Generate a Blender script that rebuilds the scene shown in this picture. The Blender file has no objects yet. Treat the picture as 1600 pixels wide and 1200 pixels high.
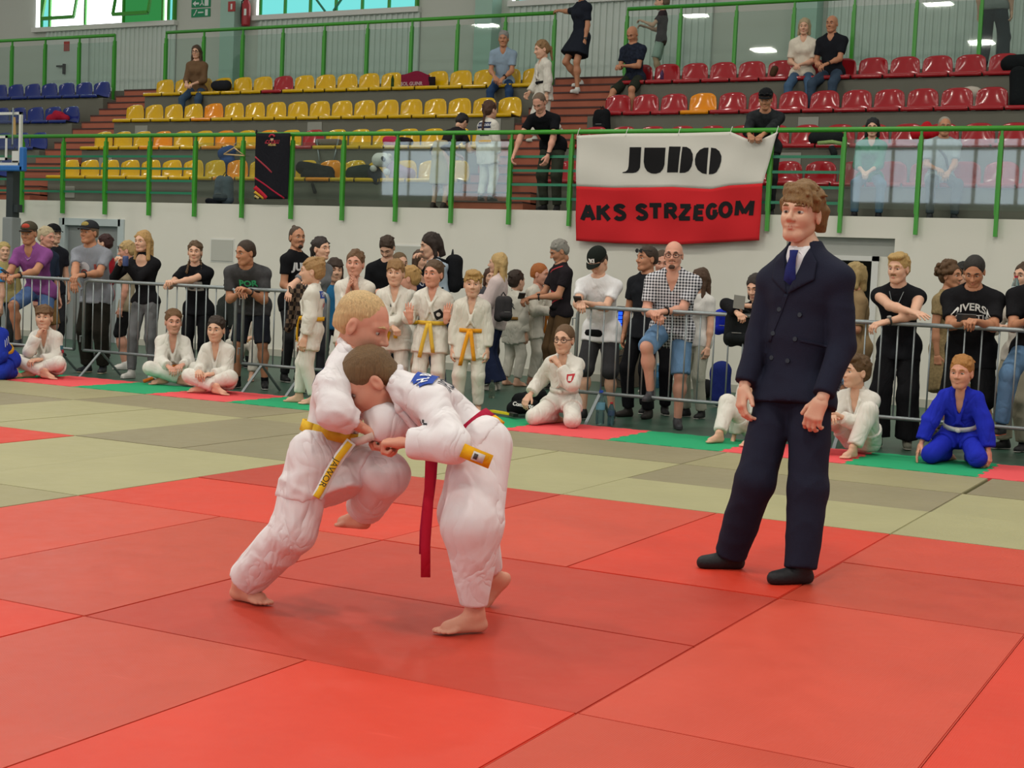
import bpy, bmesh, math, random
import numpy as np
from mathutils import Vector, Matrix

# ---------------------------------------------------------------- camera, world, light, exposure
scene = bpy.context.scene
COL = scene.collection
F_PX, YAW, PITCH, ROLL = 2265.06, 0.484229, -0.073289, 0.044275
CAM = np.array([1.79103, -5.92127, 1.30561])
_fw = np.array([-math.sin(YAW) * math.cos(PITCH), math.cos(YAW) * math.cos(PITCH), math.sin(PITCH)])
_rt = np.array([math.cos(YAW), math.sin(YAW), 0.0])
_up = np.cross(_rt, _fw)
C_R = _rt * math.cos(ROLL) + _up * math.sin(ROLL)
C_U = -_rt * math.sin(ROLL) + _up * math.cos(ROLL)
C_F = _fw
cam_data = bpy.data.cameras.new('camera')
cam = bpy.data.objects.new('camera', cam_data)
COL.objects.link(cam)
cam_data.sensor_width = 36.0
cam_data.lens = F_PX * 36.0 / 1600.0
cam_data.clip_end = 200
cam.matrix_world = Matrix(((C_R[0], C_U[0], -C_F[0], CAM[0]), (C_R[1], C_U[1], -C_F[1], CAM[1]),
                           (C_R[2], C_U[2], -C_F[2], CAM[2]), (0, 0, 0, 1)))
scene.camera = cam

scene.view_settings.view_transform = 'Standard'
scene.view_settings.look = 'None'
scene.view_settings.gamma = 1.0
scene.view_settings.use_curve_mapping = False
scene.view_settings.exposure = -0.38
scene.cycles.use_denoising = True
scene.cycles.max_bounces = 8
scene.cycles.transparent_max_bounces = 16

world = bpy.data.worlds.new('hall_ambient')
scene.world = world
world.use_nodes = True
_bg = world.node_tree.nodes['Background']
_bg.inputs[0].default_value = (1.0, 0.975, 0.9, 1)
_bg.inputs[1].default_value = 0.42

def lamp(x, y, z, sx, sy, watt, col=(1, 0.95, 0.84)):
    l = bpy.data.lights.new('ceiling_lamp', 'AREA')
    l.shape = 'RECTANGLE'; l.size = sx; l.size_y = sy; l.energy = watt; l.color = col
    o = bpy.data.objects.new('ceiling_lamp', l)
    COL.objects.link(o); o.location = (x, y, z)
    return o
for lx in (-21, -14, -7, 0, 7):          # rows of lamps hung under the hall roof
    for ly in (-9, -2.5, 4):
        lamp(lx, ly, 9.2, 0.7, 0.7, 235)
    lamp(lx, 10.5, 9.2, 0.6, 0.6, 105)

# ---------------------------------------------------------------- helpers
def ray(px, py):
    return C_F + C_R * ((px - 800) / F_PX) + C_U * ((600 - py) / F_PX)
def on_y(px, py, y):
    d = ray(px, py); return CAM + d * ((y - CAM[1]) / d[1])
def on_z(px, py, z=0.0):
    d = ray(px, py); return CAM + d * ((z - CAM[2]) / d[2])
def near(px, py, P, dd=0.0):
    """the point seen at a pixel whose depth from the camera is that of P plus dd metres"""
    d = ray(px, py); return CAM + d * (float((np.asarray(P) - CAM) @ C_F) + dd)

def lin(c):
    if isinstance(c, str):
        c = tuple(int(c[i:i + 2], 16) / 255 for i in (0, 2, 4))
    return tuple((v / 12.92 if v <= 0.04045 else ((v + 0.055) / 1.055) ** 2.4) for v in c)

MATS = {}
def mat(name, col, rough=0.6, spec=0.4, metal=0.0, bump=0.0, bscale=60.0, vary=0.0, vscale=6.0, emit=0.0, aniso=None, sheen=0.0, coat=0.0):
    if name in MATS: return MATS[name]
    m = bpy.data.materials.new(name); m.use_nodes = True
    nt = m.node_tree; b = nt.nodes['Principled BSDF']
    c = lin(col)
    b.inputs['Base Color'].default_value = (*c, 1)
    b.inputs['Roughness'].default_value = rough
    b.inputs['Specular IOR Level'].default_value = spec
    b.inputs['Metallic'].default_value = metal
    if coat: b.inputs['Coat Weight'].default_value = coat; b.inputs['Coat Roughness'].default_value = 0.08
    if sheen: b.inputs['Sheen Weight'].default_value = sheen
    if emit:
        b.inputs['Emission Color'].default_value = (*c, 1); b.inputs['Emission Strength'].default_value = emit
    if bump or vary:
        tc = nt.nodes.new('ShaderNodeTexCoord')
        src = tc.outputs['Object']
        if aniso:
            mp = nt.nodes.new('ShaderNodeMapping'); mp.inputs['Scale'].default_value = aniso
            nt.links.new(src, mp.inputs[0]); src = mp.outputs[0]
    if bump:
        n = nt.nodes.new('ShaderNodeTexNoise'); n.inputs['Scale'].default_value = bscale; n.inputs['Detail'].default_value = 3
        nt.links.new(src, n.inputs['Vector'])
        bp = nt.nodes.new('ShaderNodeBump'); bp.inputs['Strength'].default_value = bump; bp.inputs['Distance'].default_value = 0.01
        nt.links.new(n.outputs[0], bp.inputs['Height']); nt.links.new(bp.outputs[0], b.inputs['Normal'])
    if vary:
        n2 = nt.nodes.new('ShaderNodeTexNoise'); n2.inputs['Scale'].default_value = vscale; n2.inputs['Detail'].default_value = 5
        nt.links.new(src, n2.inputs['Vector'])
        mx = nt.nodes.new('ShaderNodeMix'); mx.data_type = 'RGBA'
        mx.inputs['A'].default_value = (*[v * (1 - vary) for v in c], 1)
        mx.inputs['B'].default_value = (*[min(1, v * (1 + vary)) for v in c], 1)
        nt.links.new(n2.outputs[0], mx.inputs['Factor']); nt.links.new(mx.outputs['Result'], b.inputs['Base Color'])
    MATS[name] = m
    return m
def col(c, rough=0.75, **k):
    return mat('paint_%s_%d' % (c, int(rough * 100)), c, rough, **k)
def creased(name, c, fine=0.15, fscale=300, big=0.5, bigscale=7.0, vary=0.05):
    """woven cloth: fine weave plus long soft creases"""
    if name in MATS: return MATS[name]
    m = mat(name, c, 0.92, 0.12, vary=vary, vscale=4)
    nt = m.node_tree; L = nt.links.new; b = nt.nodes['Principled BSDF']
    tc = nt.nodes.new('ShaderNodeTexCoord')
    n1 = nt.nodes.new('ShaderNodeTexNoise'); n1.inputs['Scale'].default_value = bigscale; n1.inputs['Detail'].default_value = 2.5; n1.inputs['Distortion'].default_value = 1.1
    mp = nt.nodes.new('ShaderNodeMapping'); mp.inputs['Scale'].default_value = (1.15, 1.15, 0.55); mp.inputs['Rotation'].default_value = (0.35, 0.3, 0); L(tc.outputs['Object'], mp.inputs[0]); L(mp.outputs[0], n1.inputs['Vector'])
    s1 = nt.nodes.new('ShaderNodeMath'); s1.operation = 'SUBTRACT'; s1.inputs[1].default_value = 0.5; L(n1.outputs[0], s1.inputs[0])
    ab = nt.nodes.new('ShaderNodeMath'); ab.operation = 'ABSOLUTE'; L(s1.outputs[0], ab.inputs[0])
    pw = nt.nodes.new('ShaderNodeMath'); pw.operation = 'POWER'; pw.inputs[1].default_value = 0.7; L(ab.outputs[0], pw.inputs[0])
    b1 = nt.nodes.new('ShaderNodeBump'); b1.inputs['Strength'].default_value = big; b1.inputs['Distance'].default_value = 0.06; L(pw.outputs[0], b1.inputs['Height'])
    n2 = nt.nodes.new('ShaderNodeTexNoise'); n2.inputs['Scale'].default_value = fscale; L(tc.outputs['Object'], n2.inputs['Vector'])
    b2 = nt.nodes.new('ShaderNodeBump'); b2.inputs['Strength'].default_value = fine; b2.inputs['Distance'].default_value = 0.004; L(n2.outputs[0], b2.inputs['Height']); L(b1.outputs[0], b2.inputs['Normal'])
    L(b2.outputs[0], b.inputs['Normal'])
    return m
def cloth(c, vary=0.06, **k):
    return creased('cloth_' + c, c, vary=vary, big=0.22)

class MB:
    """collects boxes, tubes and sheets; build() links them as one mesh object"""
    def __init__(s): s.v = []; s.f = []
    def add(s, v, f):
        o = len(s.v); s.v += [tuple(map(float, p)) for p in v]; s.f += [tuple(i + o for i in q) for q in f]; return s
    def box(s, x0, x1, y0, y1, z0, z1):
        return s.add([(x0, y0, z0), (x1, y0, z0), (x1, y1, z0), (x0, y1, z0), (x0, y0, z1), (x1, y0, z1), (x1, y1, z1), (x0, y1, z1)],
                     [(0, 3, 2, 1), (4, 5, 6, 7), (0, 1, 5, 4), (1, 2, 6, 5), (2, 3, 7, 6), (3, 0, 4, 7)])
    def bar(s, a, b, w, h=None, up=(0, 0, 1)):
        """box beam from a to b"""
        a = np.array(a, float); b = np.array(b, float); h = h or w
        t = b - a; t /= np.linalg.norm(t); u = np.cross(t, np.array(up, float))
        if np.linalg.norm(u) < 1e-6: u = np.cross(t, (0, 1, 0))
        u /= np.linalg.norm(u); n = np.cross(u, t)
        vs = [p + u * sx * w / 2 + n * sy * h / 2 for p in (a, b) for sx, sy in ((-1, -1), (1, -1), (1, 1), (-1, 1))]
        return s.add(vs, [(0, 1, 2, 3), (7, 6, 5, 4), (0, 4, 5, 1), (1, 5, 6, 2), (2, 6, 7, 3), (3, 7, 4, 0)])
    def tube(s, pts, r, n=8, cap=True, closed=False):
        pts = [np.array(p, float) for p in pts]; m = len(pts)
        rs = r if hasattr(r, '__len__') else [r] * m
        base = len(s.v); prev = None
        for i, p in enumerate(pts):
            if closed: t = pts[(i + 1) % m] - pts[i - 1]
            else: t = pts[min(i + 1, m - 1)] - pts[max(i - 1, 0)]
            t = t / (np.linalg.norm(t) + 1e-9)
            if prev is None:
                u = np.cross(t, (0, 0, 1));
                if np.linalg.norm(u) < 1e-3: u = np.cross(t, (1, 0, 0))
            else: u = prev - t * (prev @ t)
            u = u / (np.linalg.norm(u) + 1e-9); prev = u; w = np.cross(t, u)
            for k in range(n):
                a = 2 * math.pi * k / n
                q = p + (u * math.cos(a) + w * math.sin(a)) * rs[i]
                s.v.append(tuple(map(float, q)))
        rng = range(m if closed else m - 1)
        for i in rng:
            for k in range(n):
                a0 = base + i * n + k; a1 = base + i * n + (k + 1) % n
                j = (i + 1) % m
                b0 = base + j * n + k; b1 = base + j * n + (k + 1) % n
                s.f.append((a0, a1, b1, b0))
        if cap and not closed:
            s.f.append(tuple(base + k for k in range(n))[::-1]); s.f.append(tuple(base + (m - 1) * n + k for k in range(n)))
        return s
    def lathe(s, prof, c=(0, 0, 0), n=16):
        base = len(s.v)
        for (r, z) in prof:
            for k in range(n):
                a = 2 * math.pi * k / n
                s.v.append((c[0] + r * math.cos(a), c[1] + r * math.sin(a), c[2] + z))
        for i in range(len(prof) - 1):
            for k in range(n):
                s.f.append((base + i * n + k, base + i * n + (k + 1) % n, base + (i + 1) * n + (k + 1) % n, base + (i + 1) * n + k))
        s.f.append(tuple(base + k for k in range(n))[::-1]); s.f.append(tuple(base + (len(prof) - 1) * n + k for k in range(n)))
        return s
    def grid(s, P):
        """P[i][j] points -> sheet of quads"""
        nu, nv = len(P), len(P[0])
        return s.add([p for row in P for p in row], [(i * nv + j, i * nv + j + 1, (i + 1) * nv + j + 1, (i + 1) * nv + j) for i in range(nu - 1) for j in range(nv - 1)])
    def mesh(s, name, smooth=False):
        me = bpy.data.meshes.new(name); me.from_pydata(s.v, [], s.f); me.update()
        if smooth: me.polygons.foreach_set('use_smooth', [True] * len(me.polygons))
        return me
    def build(s, name, m, parent=None, smooth=False, bevel=0, solid=0, loc=None):
        me = s.mesh(name, smooth)
        return put(name, me, m, parent, bevel, solid, loc)

def put(name, me, m, parent=None, bevel=0, solid=0, loc=None):
    o = bpy.data.objects.new(name, me); COL.objects.link(o)
    if m is not None and not me.materials: me.materials.append(m)
    if parent is not None:
        o.parent = parent; bpy_parent_inverse(o, parent)
    if loc is not None: o.location = loc
    if solid:
        md = o.modifiers.new('thick', 'SOLIDIFY'); md.thickness = solid; md.offset = 0
    if bevel:
        md = o.modifiers.new('edge', 'BEVEL'); md.width = bevel; md.segments = 2; md.limit_method = 'ANGLE'
    return o
def bpy_parent_inverse(o, parent):
    o.matrix_parent_inverse = world_of(parent).inverted()
def world_of(o):
    m = o.matrix_basis.copy()
    return world_of(o.parent) @ o.matrix_parent_inverse @ m if o.parent else m
def tag(o, label=None, cat=None, group=None, kind=None):
    if label: o['label'] = label
    if cat: o['category'] = cat
    if group: o['group'] = group
    if kind: o['kind'] = kind
    return o
def thing(name, label, cat, loc=(0, 0, 0), group=None, kind=None):
    o = bpy.data.objects.new(name, None); COL.objects.link(o); o.location = tuple(map(float, loc)); o.empty_display_size = 0.1
    return tag(o, label, cat, group, kind)
def structure(name, mb, m, **k):
    return tag(mb.build(name, m, **k), kind='structure')
def text_mesh(txt, size, M, depth=0.002, bold=0.0, align='CENTER', stretch=1.0, space=1.0, bend=None):
    """lettering as a mesh; M maps text plane (x right, y up, z out) to the world"""
    cu = bpy.data.curves.new('lettering', 'FONT'); cu.body = txt; cu.size = size; cu.align_x = align; cu.align_y = 'CENTER'
    cu.extrude = depth; cu.offset = bold; cu.space_character = space; cu.resolution_u = 3
    o = bpy.data.objects.new('lettering', cu); COL.objects.link(o)
    dg = bpy.context.evaluated_depsgraph_get(); dg.update()
    me = bpy.data.meshes.new_from_object(o.evaluated_get(dg)); bpy.data.objects.remove(o)
    me.materials.clear()
    for v in me.vertices:
        p = Vector((v.co.x * stretch, v.co.y, v.co.z))
        if bend: p = Vector(bend(p))
        v.co = M @ p if M is not None else p
    return me
def frame_at(origin, right, up):
    r = Vector(right).normalized(); u = Vector(up); u = (u - r * u.dot(r)).normalized(); n = r.cross(u)
    return Matrix(((r.x, u.x, n.x, origin[0]), (r.y, u.y, n.y, origin[1]), (r.z, u.z, n.z, origin[2]), (0, 0, 0, 1)))
ORD = ['first', 'second', 'third', 'fourth', 'fifth', 'sixth', 'seventh', 'eighth', 'ninth', 'tenth', 'eleventh', 'twelfth', 'thirteenth',
       'fourteenth', 'fifteenth', 'sixteenth', 'seventeenth', 'eighteenth', 'nineteenth', 'twentieth', 'twenty-first', 'twenty-second', 'twenty-third', 'twenty-fourth']
NUM = ['no', 'one', 'two', 'three', 'four', 'five', 'six', 'seven', 'eight', 'nine', 'ten', 'eleven', 'twelve', 'thirteen']
# ---------------------------------------------------------------- the hall
WALL_Y, BACK_Y, GAL_Z, TOP_Z = 11.85, 18.0, 2.24, 4.64
m_floor = mat('hall_floor_green', '365446', 0.45, 0.4, vary=0.12, vscale=1.2)
m_wall = mat('wall_paint_grey', 'e0ddd2', 0.75, 0.3, vary=0.03, vscale=1.5)
m_conc = mat('tier_concrete_grey', '68685e', 0.85, 0.2, vary=0.08, vscale=3)
m_terra = mat('stair_terracotta', 'a4604c', 0.8, 0.2, vary=0.1, vscale=5)
m_nose = mat('stair_nosing_dark', '4a3330', 0.8)
m_green = mat('rail_green_paint', '3f9a2e', 0.35, 0.5)
m_dgreen = mat('rail_bar_dark_green', '1f7a58', 0.4, 0.5)
m_white = mat('white_paint', 'd9d9d4', 0.6)
m_frame = mat('door_frame_grey', 'b9c3c4', 0.4)
m_steel = mat('galvanised_steel', '8b9395', 0.42, 0.5, metal=0.55, vary=0.12, vscale=30)
m_black = mat('black_plastic', '17181a', 0.5)
m_dark = mat('dark_opening', '30332d', 0.9)
m_clad = mat('cladding_white_metal', 'c9d3cc', 0.45, 0.4)

structure('floor', MB().box(-30, 12, -16, WALL_Y + 0.2, -0.24, -0.04), m_floor)
# wall below the stands, with two door openings
D0, D1, DZ = -16.05, -14.78, 1.90
R0, R1, RZ = -3.75, -2.40, 1.98
w = MB()
for x0, x1, z0, z1 in ((-30, D0, -0.2, GAL_Z), (D0, D1, DZ, GAL_Z), (D1, R0, -0.2, GAL_Z), (R0, R1, RZ, GAL_Z), (R1, 12, -0.2, GAL_Z)):
    w.box(x0, x1, WALL_Y, WALL_Y + 0.25, z0, z1)
structure('wall_front', w, m_wall)
bb = MB()
for x0, x1 in ((-30, D0), (D1, R0), (R1, 12)): bb.box(x0, x1, WALL_Y - 0.015, WALL_Y + 0.01, -0.04, 0.06)
structure('baseboard_front', bb, mat('baseboard_grey', 'b5b3a6', 0.6))
door = thing('door_1', None, None, (D0, WALL_Y, 0), kind='structure')
f = MB().box(D0 - 0.07, D0 + 0.06, WALL_Y - 0.03, WALL_Y + 0.1, -0.04, DZ + 0.06).box(D1 - 0.06, D1 + 0.07, WALL_Y - 0.03, WALL_Y + 0.1, -0.04, DZ + 0.06).box(D0, D1, WALL_Y - 0.03, WALL_Y + 0.1, DZ - 0.06, DZ + 0.06)
f.build('door_frame', m_frame, door, bevel=0.006)
MB().box(D0 + 0.06, D1 - 0.06, WALL_Y + 0.06, WALL_Y + 0.11, -0.04, DZ - 0.06).build('door_leaf', mat('door_leaf_grey', '8b8f8e', 0.5), door)
MB().box(D1 - 0.2, D1 - 0.1, WALL_Y + 0.02, WALL_Y + 0.05, 0.95, 0.98).build('door_handle', m_black, door)
door = thing('door_2', None, None, (R0, WALL_Y, 0), kind='structure')
MB().box(R0, R1, WALL_Y + 0.1, WALL_Y + 0.2, 1.76, RZ).build('lintel_box', mat('lintel_grey', 'a8aaa4', 0.6), door)
MB().box(R1 - 0.28, R1 - 0.2, WALL_Y + 0.06, WALL_Y + 0.2, -0.04, 1.76).box(R0, R1 - 0.2, WALL_Y + 0.06, WALL_Y + 0.2, 1.70, 1.76).build('door_frame', m_white, door)
MB().box(R0 - 0.5, R1 + 0.5, WALL_Y + 2.2, WALL_Y + 2.3, -0.04, 2.2).box(R0 - 0.5, R1 + 0.5, WALL_Y + 0.25, WALL_Y + 2.3, 2.0, 2.1).build('passage_wall', m_dark, door)
MB().box(R1 - 0.55, R1 - 0.2, WALL_Y + 1.6, WALL_Y + 2.2, -0.04, 1.45).build('passage_panel', mat('passage_blue', '5c6f85', 0.7), door)
MB().box(R1 - 0.2, R1, WALL_Y + 0.1, WALL_Y + 0.2, -0.04, 1.76).build('side_panel', m_wall, door)
for i, (x0, x1, z0, z1) in enumerate(((-12.92, -12.5, 1.36, 1.69), (-9.55, -9.12, 1.36, 1.69))):
    o = thing('wall_hatch', ['small square grey hatch on the wall right of the grey door', 'square grey wall hatch half hidden behind the long-haired man'][i], 'hatch', (x0, WALL_Y, z0))
    MB().box(x0, x1, WALL_Y - 0.02, WALL_Y, z0, z1).build('cover', mat('hatch_grey', 'b9b9b0', 0.6), o, bevel=0.004)
    MB().box(x0 - .02, x1 + .02, WALL_Y - 0.008, WALL_Y, z0 - .02, z1 + .02).build('frame', m_white, o)

# stands: gallery floor, tiers, stairs, walkway
structure('gallery_floor', MB().box(-30, 12, WALL_Y + 0.02, 13, GAL_Z - 0.2, GAL_Z), m_conc)
TY = [12.9 + 0.8 * k for k in range(4)]
TZ = [2.67 + 0.58 * k for k in range(4)]
BLOCKS = {'yellow': (-17.5, -9.12), 'red': (-7.85, 4.0), 'blue': (-27.0, -18.55)}
AISLES = ((-18.55, -17.5), (-9.12, -7.85))
for bn, (x0, x1) in BLOCKS.items():
    for k in range(4):
        o = MB().box(x0, x1, TY[k], TY[k] + 0.8 if k < 3 else 16.0, GAL_Z - 0.1, TZ[k]).build('tier_%s' % bn, m_conc, bevel=0.01)
        tag(o, kind='structure')
structure('walkway_floor', MB().box(-30, 12, 16.0, BACK_Y, TOP_Z - 0.25, TOP_Z), m_conc)
STEP_N = 16
for (x0, x1) in AISLES:
    st = thing('stairs', None, None, (x0, 12.3, GAL_Z), kind='structure')
    rise = (TOP_Z - GAL_Z) / STEP_N
    run = (15.88 - 12.5) / (STEP_N - 1)
    for i in range(STEP_N):
        y = 12.5 + run * i; z = GAL_Z + rise * (i + 1)
        s = MB().box(x0 + .002, x1 - .002, y, 16.0 + .01, z - rise, z - 0.025).build('step', m_terra, st)
        MB().box(x0 + .004, x1 - .004, y - 0.012, y + run + 0.01, z - 0.025, z).build('nosing', m_nose, s)
# small square vents in the tier faces
for (px, py, k) in ((221, 205, 2), (165, 255, 1), (492, 200, 2), (1263, 194, 2), (1235, 250, 1), (770, 195, 2), (107, 300, 0), (690, 305, 0), (430, 300, 0)):
    p = on_y(px, py, TY[k])
    o = MB().box(p[0] - .15, p[0] + .15, TY[k] - 0.012, TY[k] + .01, p[2] - .1, p[2] + .1).build('vent_panel', mat('vent_grey', '8c8d84', 0.5), bevel=0.004)
    tag(o, 'grey vent panel in the concrete tier face near %s' % {221: 'the upper left yellow seats', 165: 'the second yellow row end', 492: 'the single dark red seat', 1263: 'the folded black and green bag', 1235: 'the right edge of the banner', 770: 'the girl with a pigtail', 107: 'the left stairs at floor level', 690: 'the bending woman at floor level', 430: 'the hanging black jersey'}[px], 'vent', 'vents in the tier faces')

# back wall with ribbed cladding, columns and windows
structure('wall_back', MB().box(-30, 12, BACK_Y + 0.06, BACK_Y + 0.3, TOP_Z - 0.3, 9.5), mat('back_wall_plain', 'c3c6bd', 0.7))
def ribs(x0, x1, z0, z1):
    P0, P1 = [], []
    x = x0; prof = ((0, 0.06), (0.05, 0.06), (0.062, 0.03), (0.1, 0.03), (0.112, 0.06))
    while x < x1:
        for dx, d in prof:
            P0.append((x + dx, BACK_Y + d - 0.03, z0)); P1.append((x + dx, BACK_Y + d - 0.03, z1))
        x += 0.125
    return MB().grid([P0, P1])
WIN = ((-23.2, -19.2), (-17.05, -13.2), (-11.15, -7.2), (-5.1, -1.2))
WZ0, WZ1 = 6.38, 8.2
for i, (x0, x1) in enumerate(((-22.9, -19.2), (-17.0, -13.15), (-11.2, -7.3), (-5.2, 3.0))):
    o = ribs(x0, x1, TOP_Z, WZ0 - 0.05).build('trim_%d' % (i + 1), m_clad); tag(o, kind='structure')
m_pcol = mat('column_teal_paint', '9fc0b2', 0.6)
for i, x in enumerate((-17.72, -11.75, -5.65)):
    structure('column', MB().box(x, x + 0.36, BACK_Y - 0.3, BACK_Y + 0.06, TOP_Z, 9.5), m_pcol)
def emis(name, c, s):
    if name in MATS: return MATS[name]
    m = bpy.data.materials.new(name); m.use_nodes = True; nt = m.node_tree; nt.nodes.clear()
    e = nt.nodes.new('ShaderNodeEmission'); e.inputs[0].default_value = (*lin(c), 1); e.inputs[1].default_value = s
    o = nt.nodes.new('ShaderNodeOutputMaterial'); nt.links.new(e.outputs[0], o.inputs[0]); MATS[name] = m; return m
m_sky = emis('daylight_pane', 'f4fbff', 5.0); m_cyan = emis('cyan_film_pane', '7fe8e4', 1.25); m_lgreen = emis('green_blind_pane', '4fc268', 0.55)
for i, (x0, x1) in enumerate(WIN):
    wn = thing('window_%d' % (i + 1), None, None, (x0, BACK_Y, WZ0), kind='structure')
    fr = MB().box(x0 - .06, x1 + .06, BACK_Y - 0.06, BACK_Y + 0.1, WZ0 - 0.1, WZ0).box(x0 - .06, x1 + .06, BACK_Y - 0.02, BACK_Y + 0.1, WZ1, WZ1 + .1)
    fr.build('window_frame', m_white, wn)
    if i == 0: cuts = [(0, .2, m_sky), (.2, .45, m_cyan), (.45, 1.5, m_sky), (1.5, 2.6, m_sky), (2.6, 3.7, m_lgreen), (3.7, 3.85, m_sky), (3.85, 4.0, m_cyan)]
    else: cuts = [(0, .12, m_sky)] + [(.12 + .62 * j, .12 + .62 * (j + 1), m_cyan) for j in range(6)]
    for (a, b, pm) in cuts:
        b = min(b, x1 - x0)
        if b - a < .05: continue
        MB().box(x0 + a, x0 + b, BACK_Y + 0.02, BACK_Y + 0.04, WZ0, WZ1).build('pane', pm, wn)
        MB().box(x0 + b - .025, x0 + b + .025, BACK_Y - 0.03, BACK_Y + 0.05, WZ0, WZ1).build('mullion', m_green, wn)
    if i == 0:      # tilted green sashes
        for (a, b) in ((.55, 1.5), (2.62, 3.6)):
            MB().bar((x0 + a, BACK_Y - .35, WZ0 + .12), (x0 + b, BACK_Y - .35, WZ0 + .12), .07).bar((x0 + a, BACK_Y - .35, WZ0 + .12), (x0 + a, BACK_Y, WZ1), .05).bar((x0 + b, BACK_Y - .35, WZ0 + .12), (x0 + b, BACK_Y, WZ1), .05).build('open_sash', m_green, wn)
    if i == 1:
        MB().bar((x0 + 1.2, BACK_Y - .05, WZ0 + .6), (x0 + 1.75, BACK_Y - .05, WZ0), .035).bar((x0 + 2.45, BACK_Y - .05, WZ0 + .6), (x0 + 1.95, BACK_Y - .05, WZ0), .035).build('brace', m_dgreen, wn)
# door in the back wall
d3 = thing('door_3', None, None, (-22.9, BACK_Y, TOP_Z), kind='structure')
MB().box(-22.75, -21.55, BACK_Y - 0.05, BACK_Y + 0.02, TOP_Z, 6.12).build('door_leaf', mat('back_door_white', 'c6cdc8', 0.5), d3, bevel=.01)
MB().bar((-22.42, BACK_Y - .1, 5.5), (-22.2, BACK_Y - .1, 5.5), .035).bar((-22.22, BACK_Y - .08, 5.55), (-22.22, BACK_Y - .08, 5.33), .05).build('door_handle', m_black, d3)
MB().box(-22.26, -22.1, BACK_Y - .062, BACK_Y - .05, 5.83, 6.04).build('door_sign', mat('sign_red', 'a8403c', .6), d3)
# opposite side of the hall, behind the camera: wall with its own strip of daylight windows
structure('wall_opposite', MB().box(-40, 14, -16.3, -16, -0.2, 9.5), m_wall)
m_day = emis('daylight_window', 'e9f4ff', 5.5)
for i, (x0, x1) in enumerate(((-28, -22), (-19, -13), (-10.4, -4.2), (-1, 5))):
    wn = thing('window_%d' % (i + 5), None, None, (x0, -16, 4), kind='structure')
    n = 5; dw = (x1 - x0) / n
    for j in range(n):
        MB().box(x0 + j * dw + .06, x0 + (j + 1) * dw - .06, -15.99, -15.97, 4.15, 5.75).build('pane', m_day, wn)
        MB().box(x0 + j * dw + .06, x0 + (j + 1) * dw - .06, -15.99, -15.97, 5.9, 6.15).build('pane', m_day, wn)
# signs and extinguisher on the back wall
sg = thing('exit_sign', 'green and white emergency exit sign with arrow high on the back wall', 'sign', on_y(314, 12, BACK_Y + .05))
p = on_y(314, 12, BACK_Y + .05); sx, sz = p[0], p[2]
mg = mat('sign_green', '1f8a5c', .5); mw = mat('sign_white', 'dfe6e0', .5)
MB().box(sx - .25, sx + .25, BACK_Y + .045, BACK_Y + .062, sz + .01, sz + .17).build('arrow_board', mg, sg)
MB().box(sx - .25, sx + .25, BACK_Y + .045, BACK_Y + .062, sz - .19, sz - .02).build('runner_board', mg, sg)
y = BACK_Y + .043
MB().add([(sx - .22, y, sz + .09), (sx - .14, y, sz + .15), (sx - .14, y, sz + .11), (sx - .05, y, sz + .11), (sx - .05, y, sz + .07), (sx - .14, y, sz + .07), (sx - .14, y, sz + .03)], [(0, 6, 5, 4, 3, 2, 1)]).build('arrow', mw, sg)
MB().box(sx + .1, sx + .2, y - .002, y + .003, sz + .03, sz + .15).build('door_symbol', mw, sg)
MB().bar((sx - .02, y, sz + .04), (sx + .04, y, sz + .1), .02).bar((sx + .04, y, sz + .1), (sx + .03, y, sz + .15), .02).bar((sx + .04, y, sz + .1), (sx + .08, y, sz + .04), .02).build('running_figure', mw, sg)
MB().box(sx + .12, sx + .19, y - .002, y + .003, sz - .17, sz - .04).bar((sx - .18, y, sz - .16), (sx - .13, y, sz - .1), .02).bar((sx - .13, y, sz - .1), (sx - .1, y, sz - .04), .02).bar((sx - .06, y, sz - .1), (sx + .08, y, sz - .1), .025).build('stairs_symbol', mw, sg)
p = on_y(362, 10, BACK_Y - .31)
sg = thing('extinguisher_sign', 'small red fire extinguisher sign on the teal column', 'sign', p)
MB().box(p[0] - .09, p[0] + .09, BACK_Y - .315, BACK_Y - .30, p[2] - .1, p[2] + .1).build('board', mat('sign_red', 'a8403c', .6), sg)
MB().box(p[0] - .02, p[0] + .02, BACK_Y - .318, BACK_Y - .31, p[2] - .06, p[2] + .05).build('symbol', mw, sg)
p = on_y(384, 41, BACK_Y - .12)
ex = thing('fire_extinguisher', 'red fire extinguisher hanging on the back wall beside the teal column', 'extinguisher', p)
MB().lathe([(.0, 0), (.085, 0), (.09, .03), (.09, .42), (.06, .5), (.03, .53), (.0, .54)], p).build('cylinder', mat('extinguisher_red', 'a62c34', .35), ex, True)
MB().bar(p + [0, 0, .53], p + [.12, -.02, .64], .035).bar(p + [0, 0, .54], p + [.1, -.02, .57], .03).build('handle', m_black, ex)
MB().tube([p + [0, 0, .55], p + [-.1, -.02, .5], p + [-.12, -.02, .3], p + [-.1, -.02, .05]], .014).build('hose', m_black, ex)
MB().box(p[0] + .02, p[0] + .07, p[1] - .1, p[1] - .085, p[2] + .2, p[2] + .33).build('label_plate', mw, ex)
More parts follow.
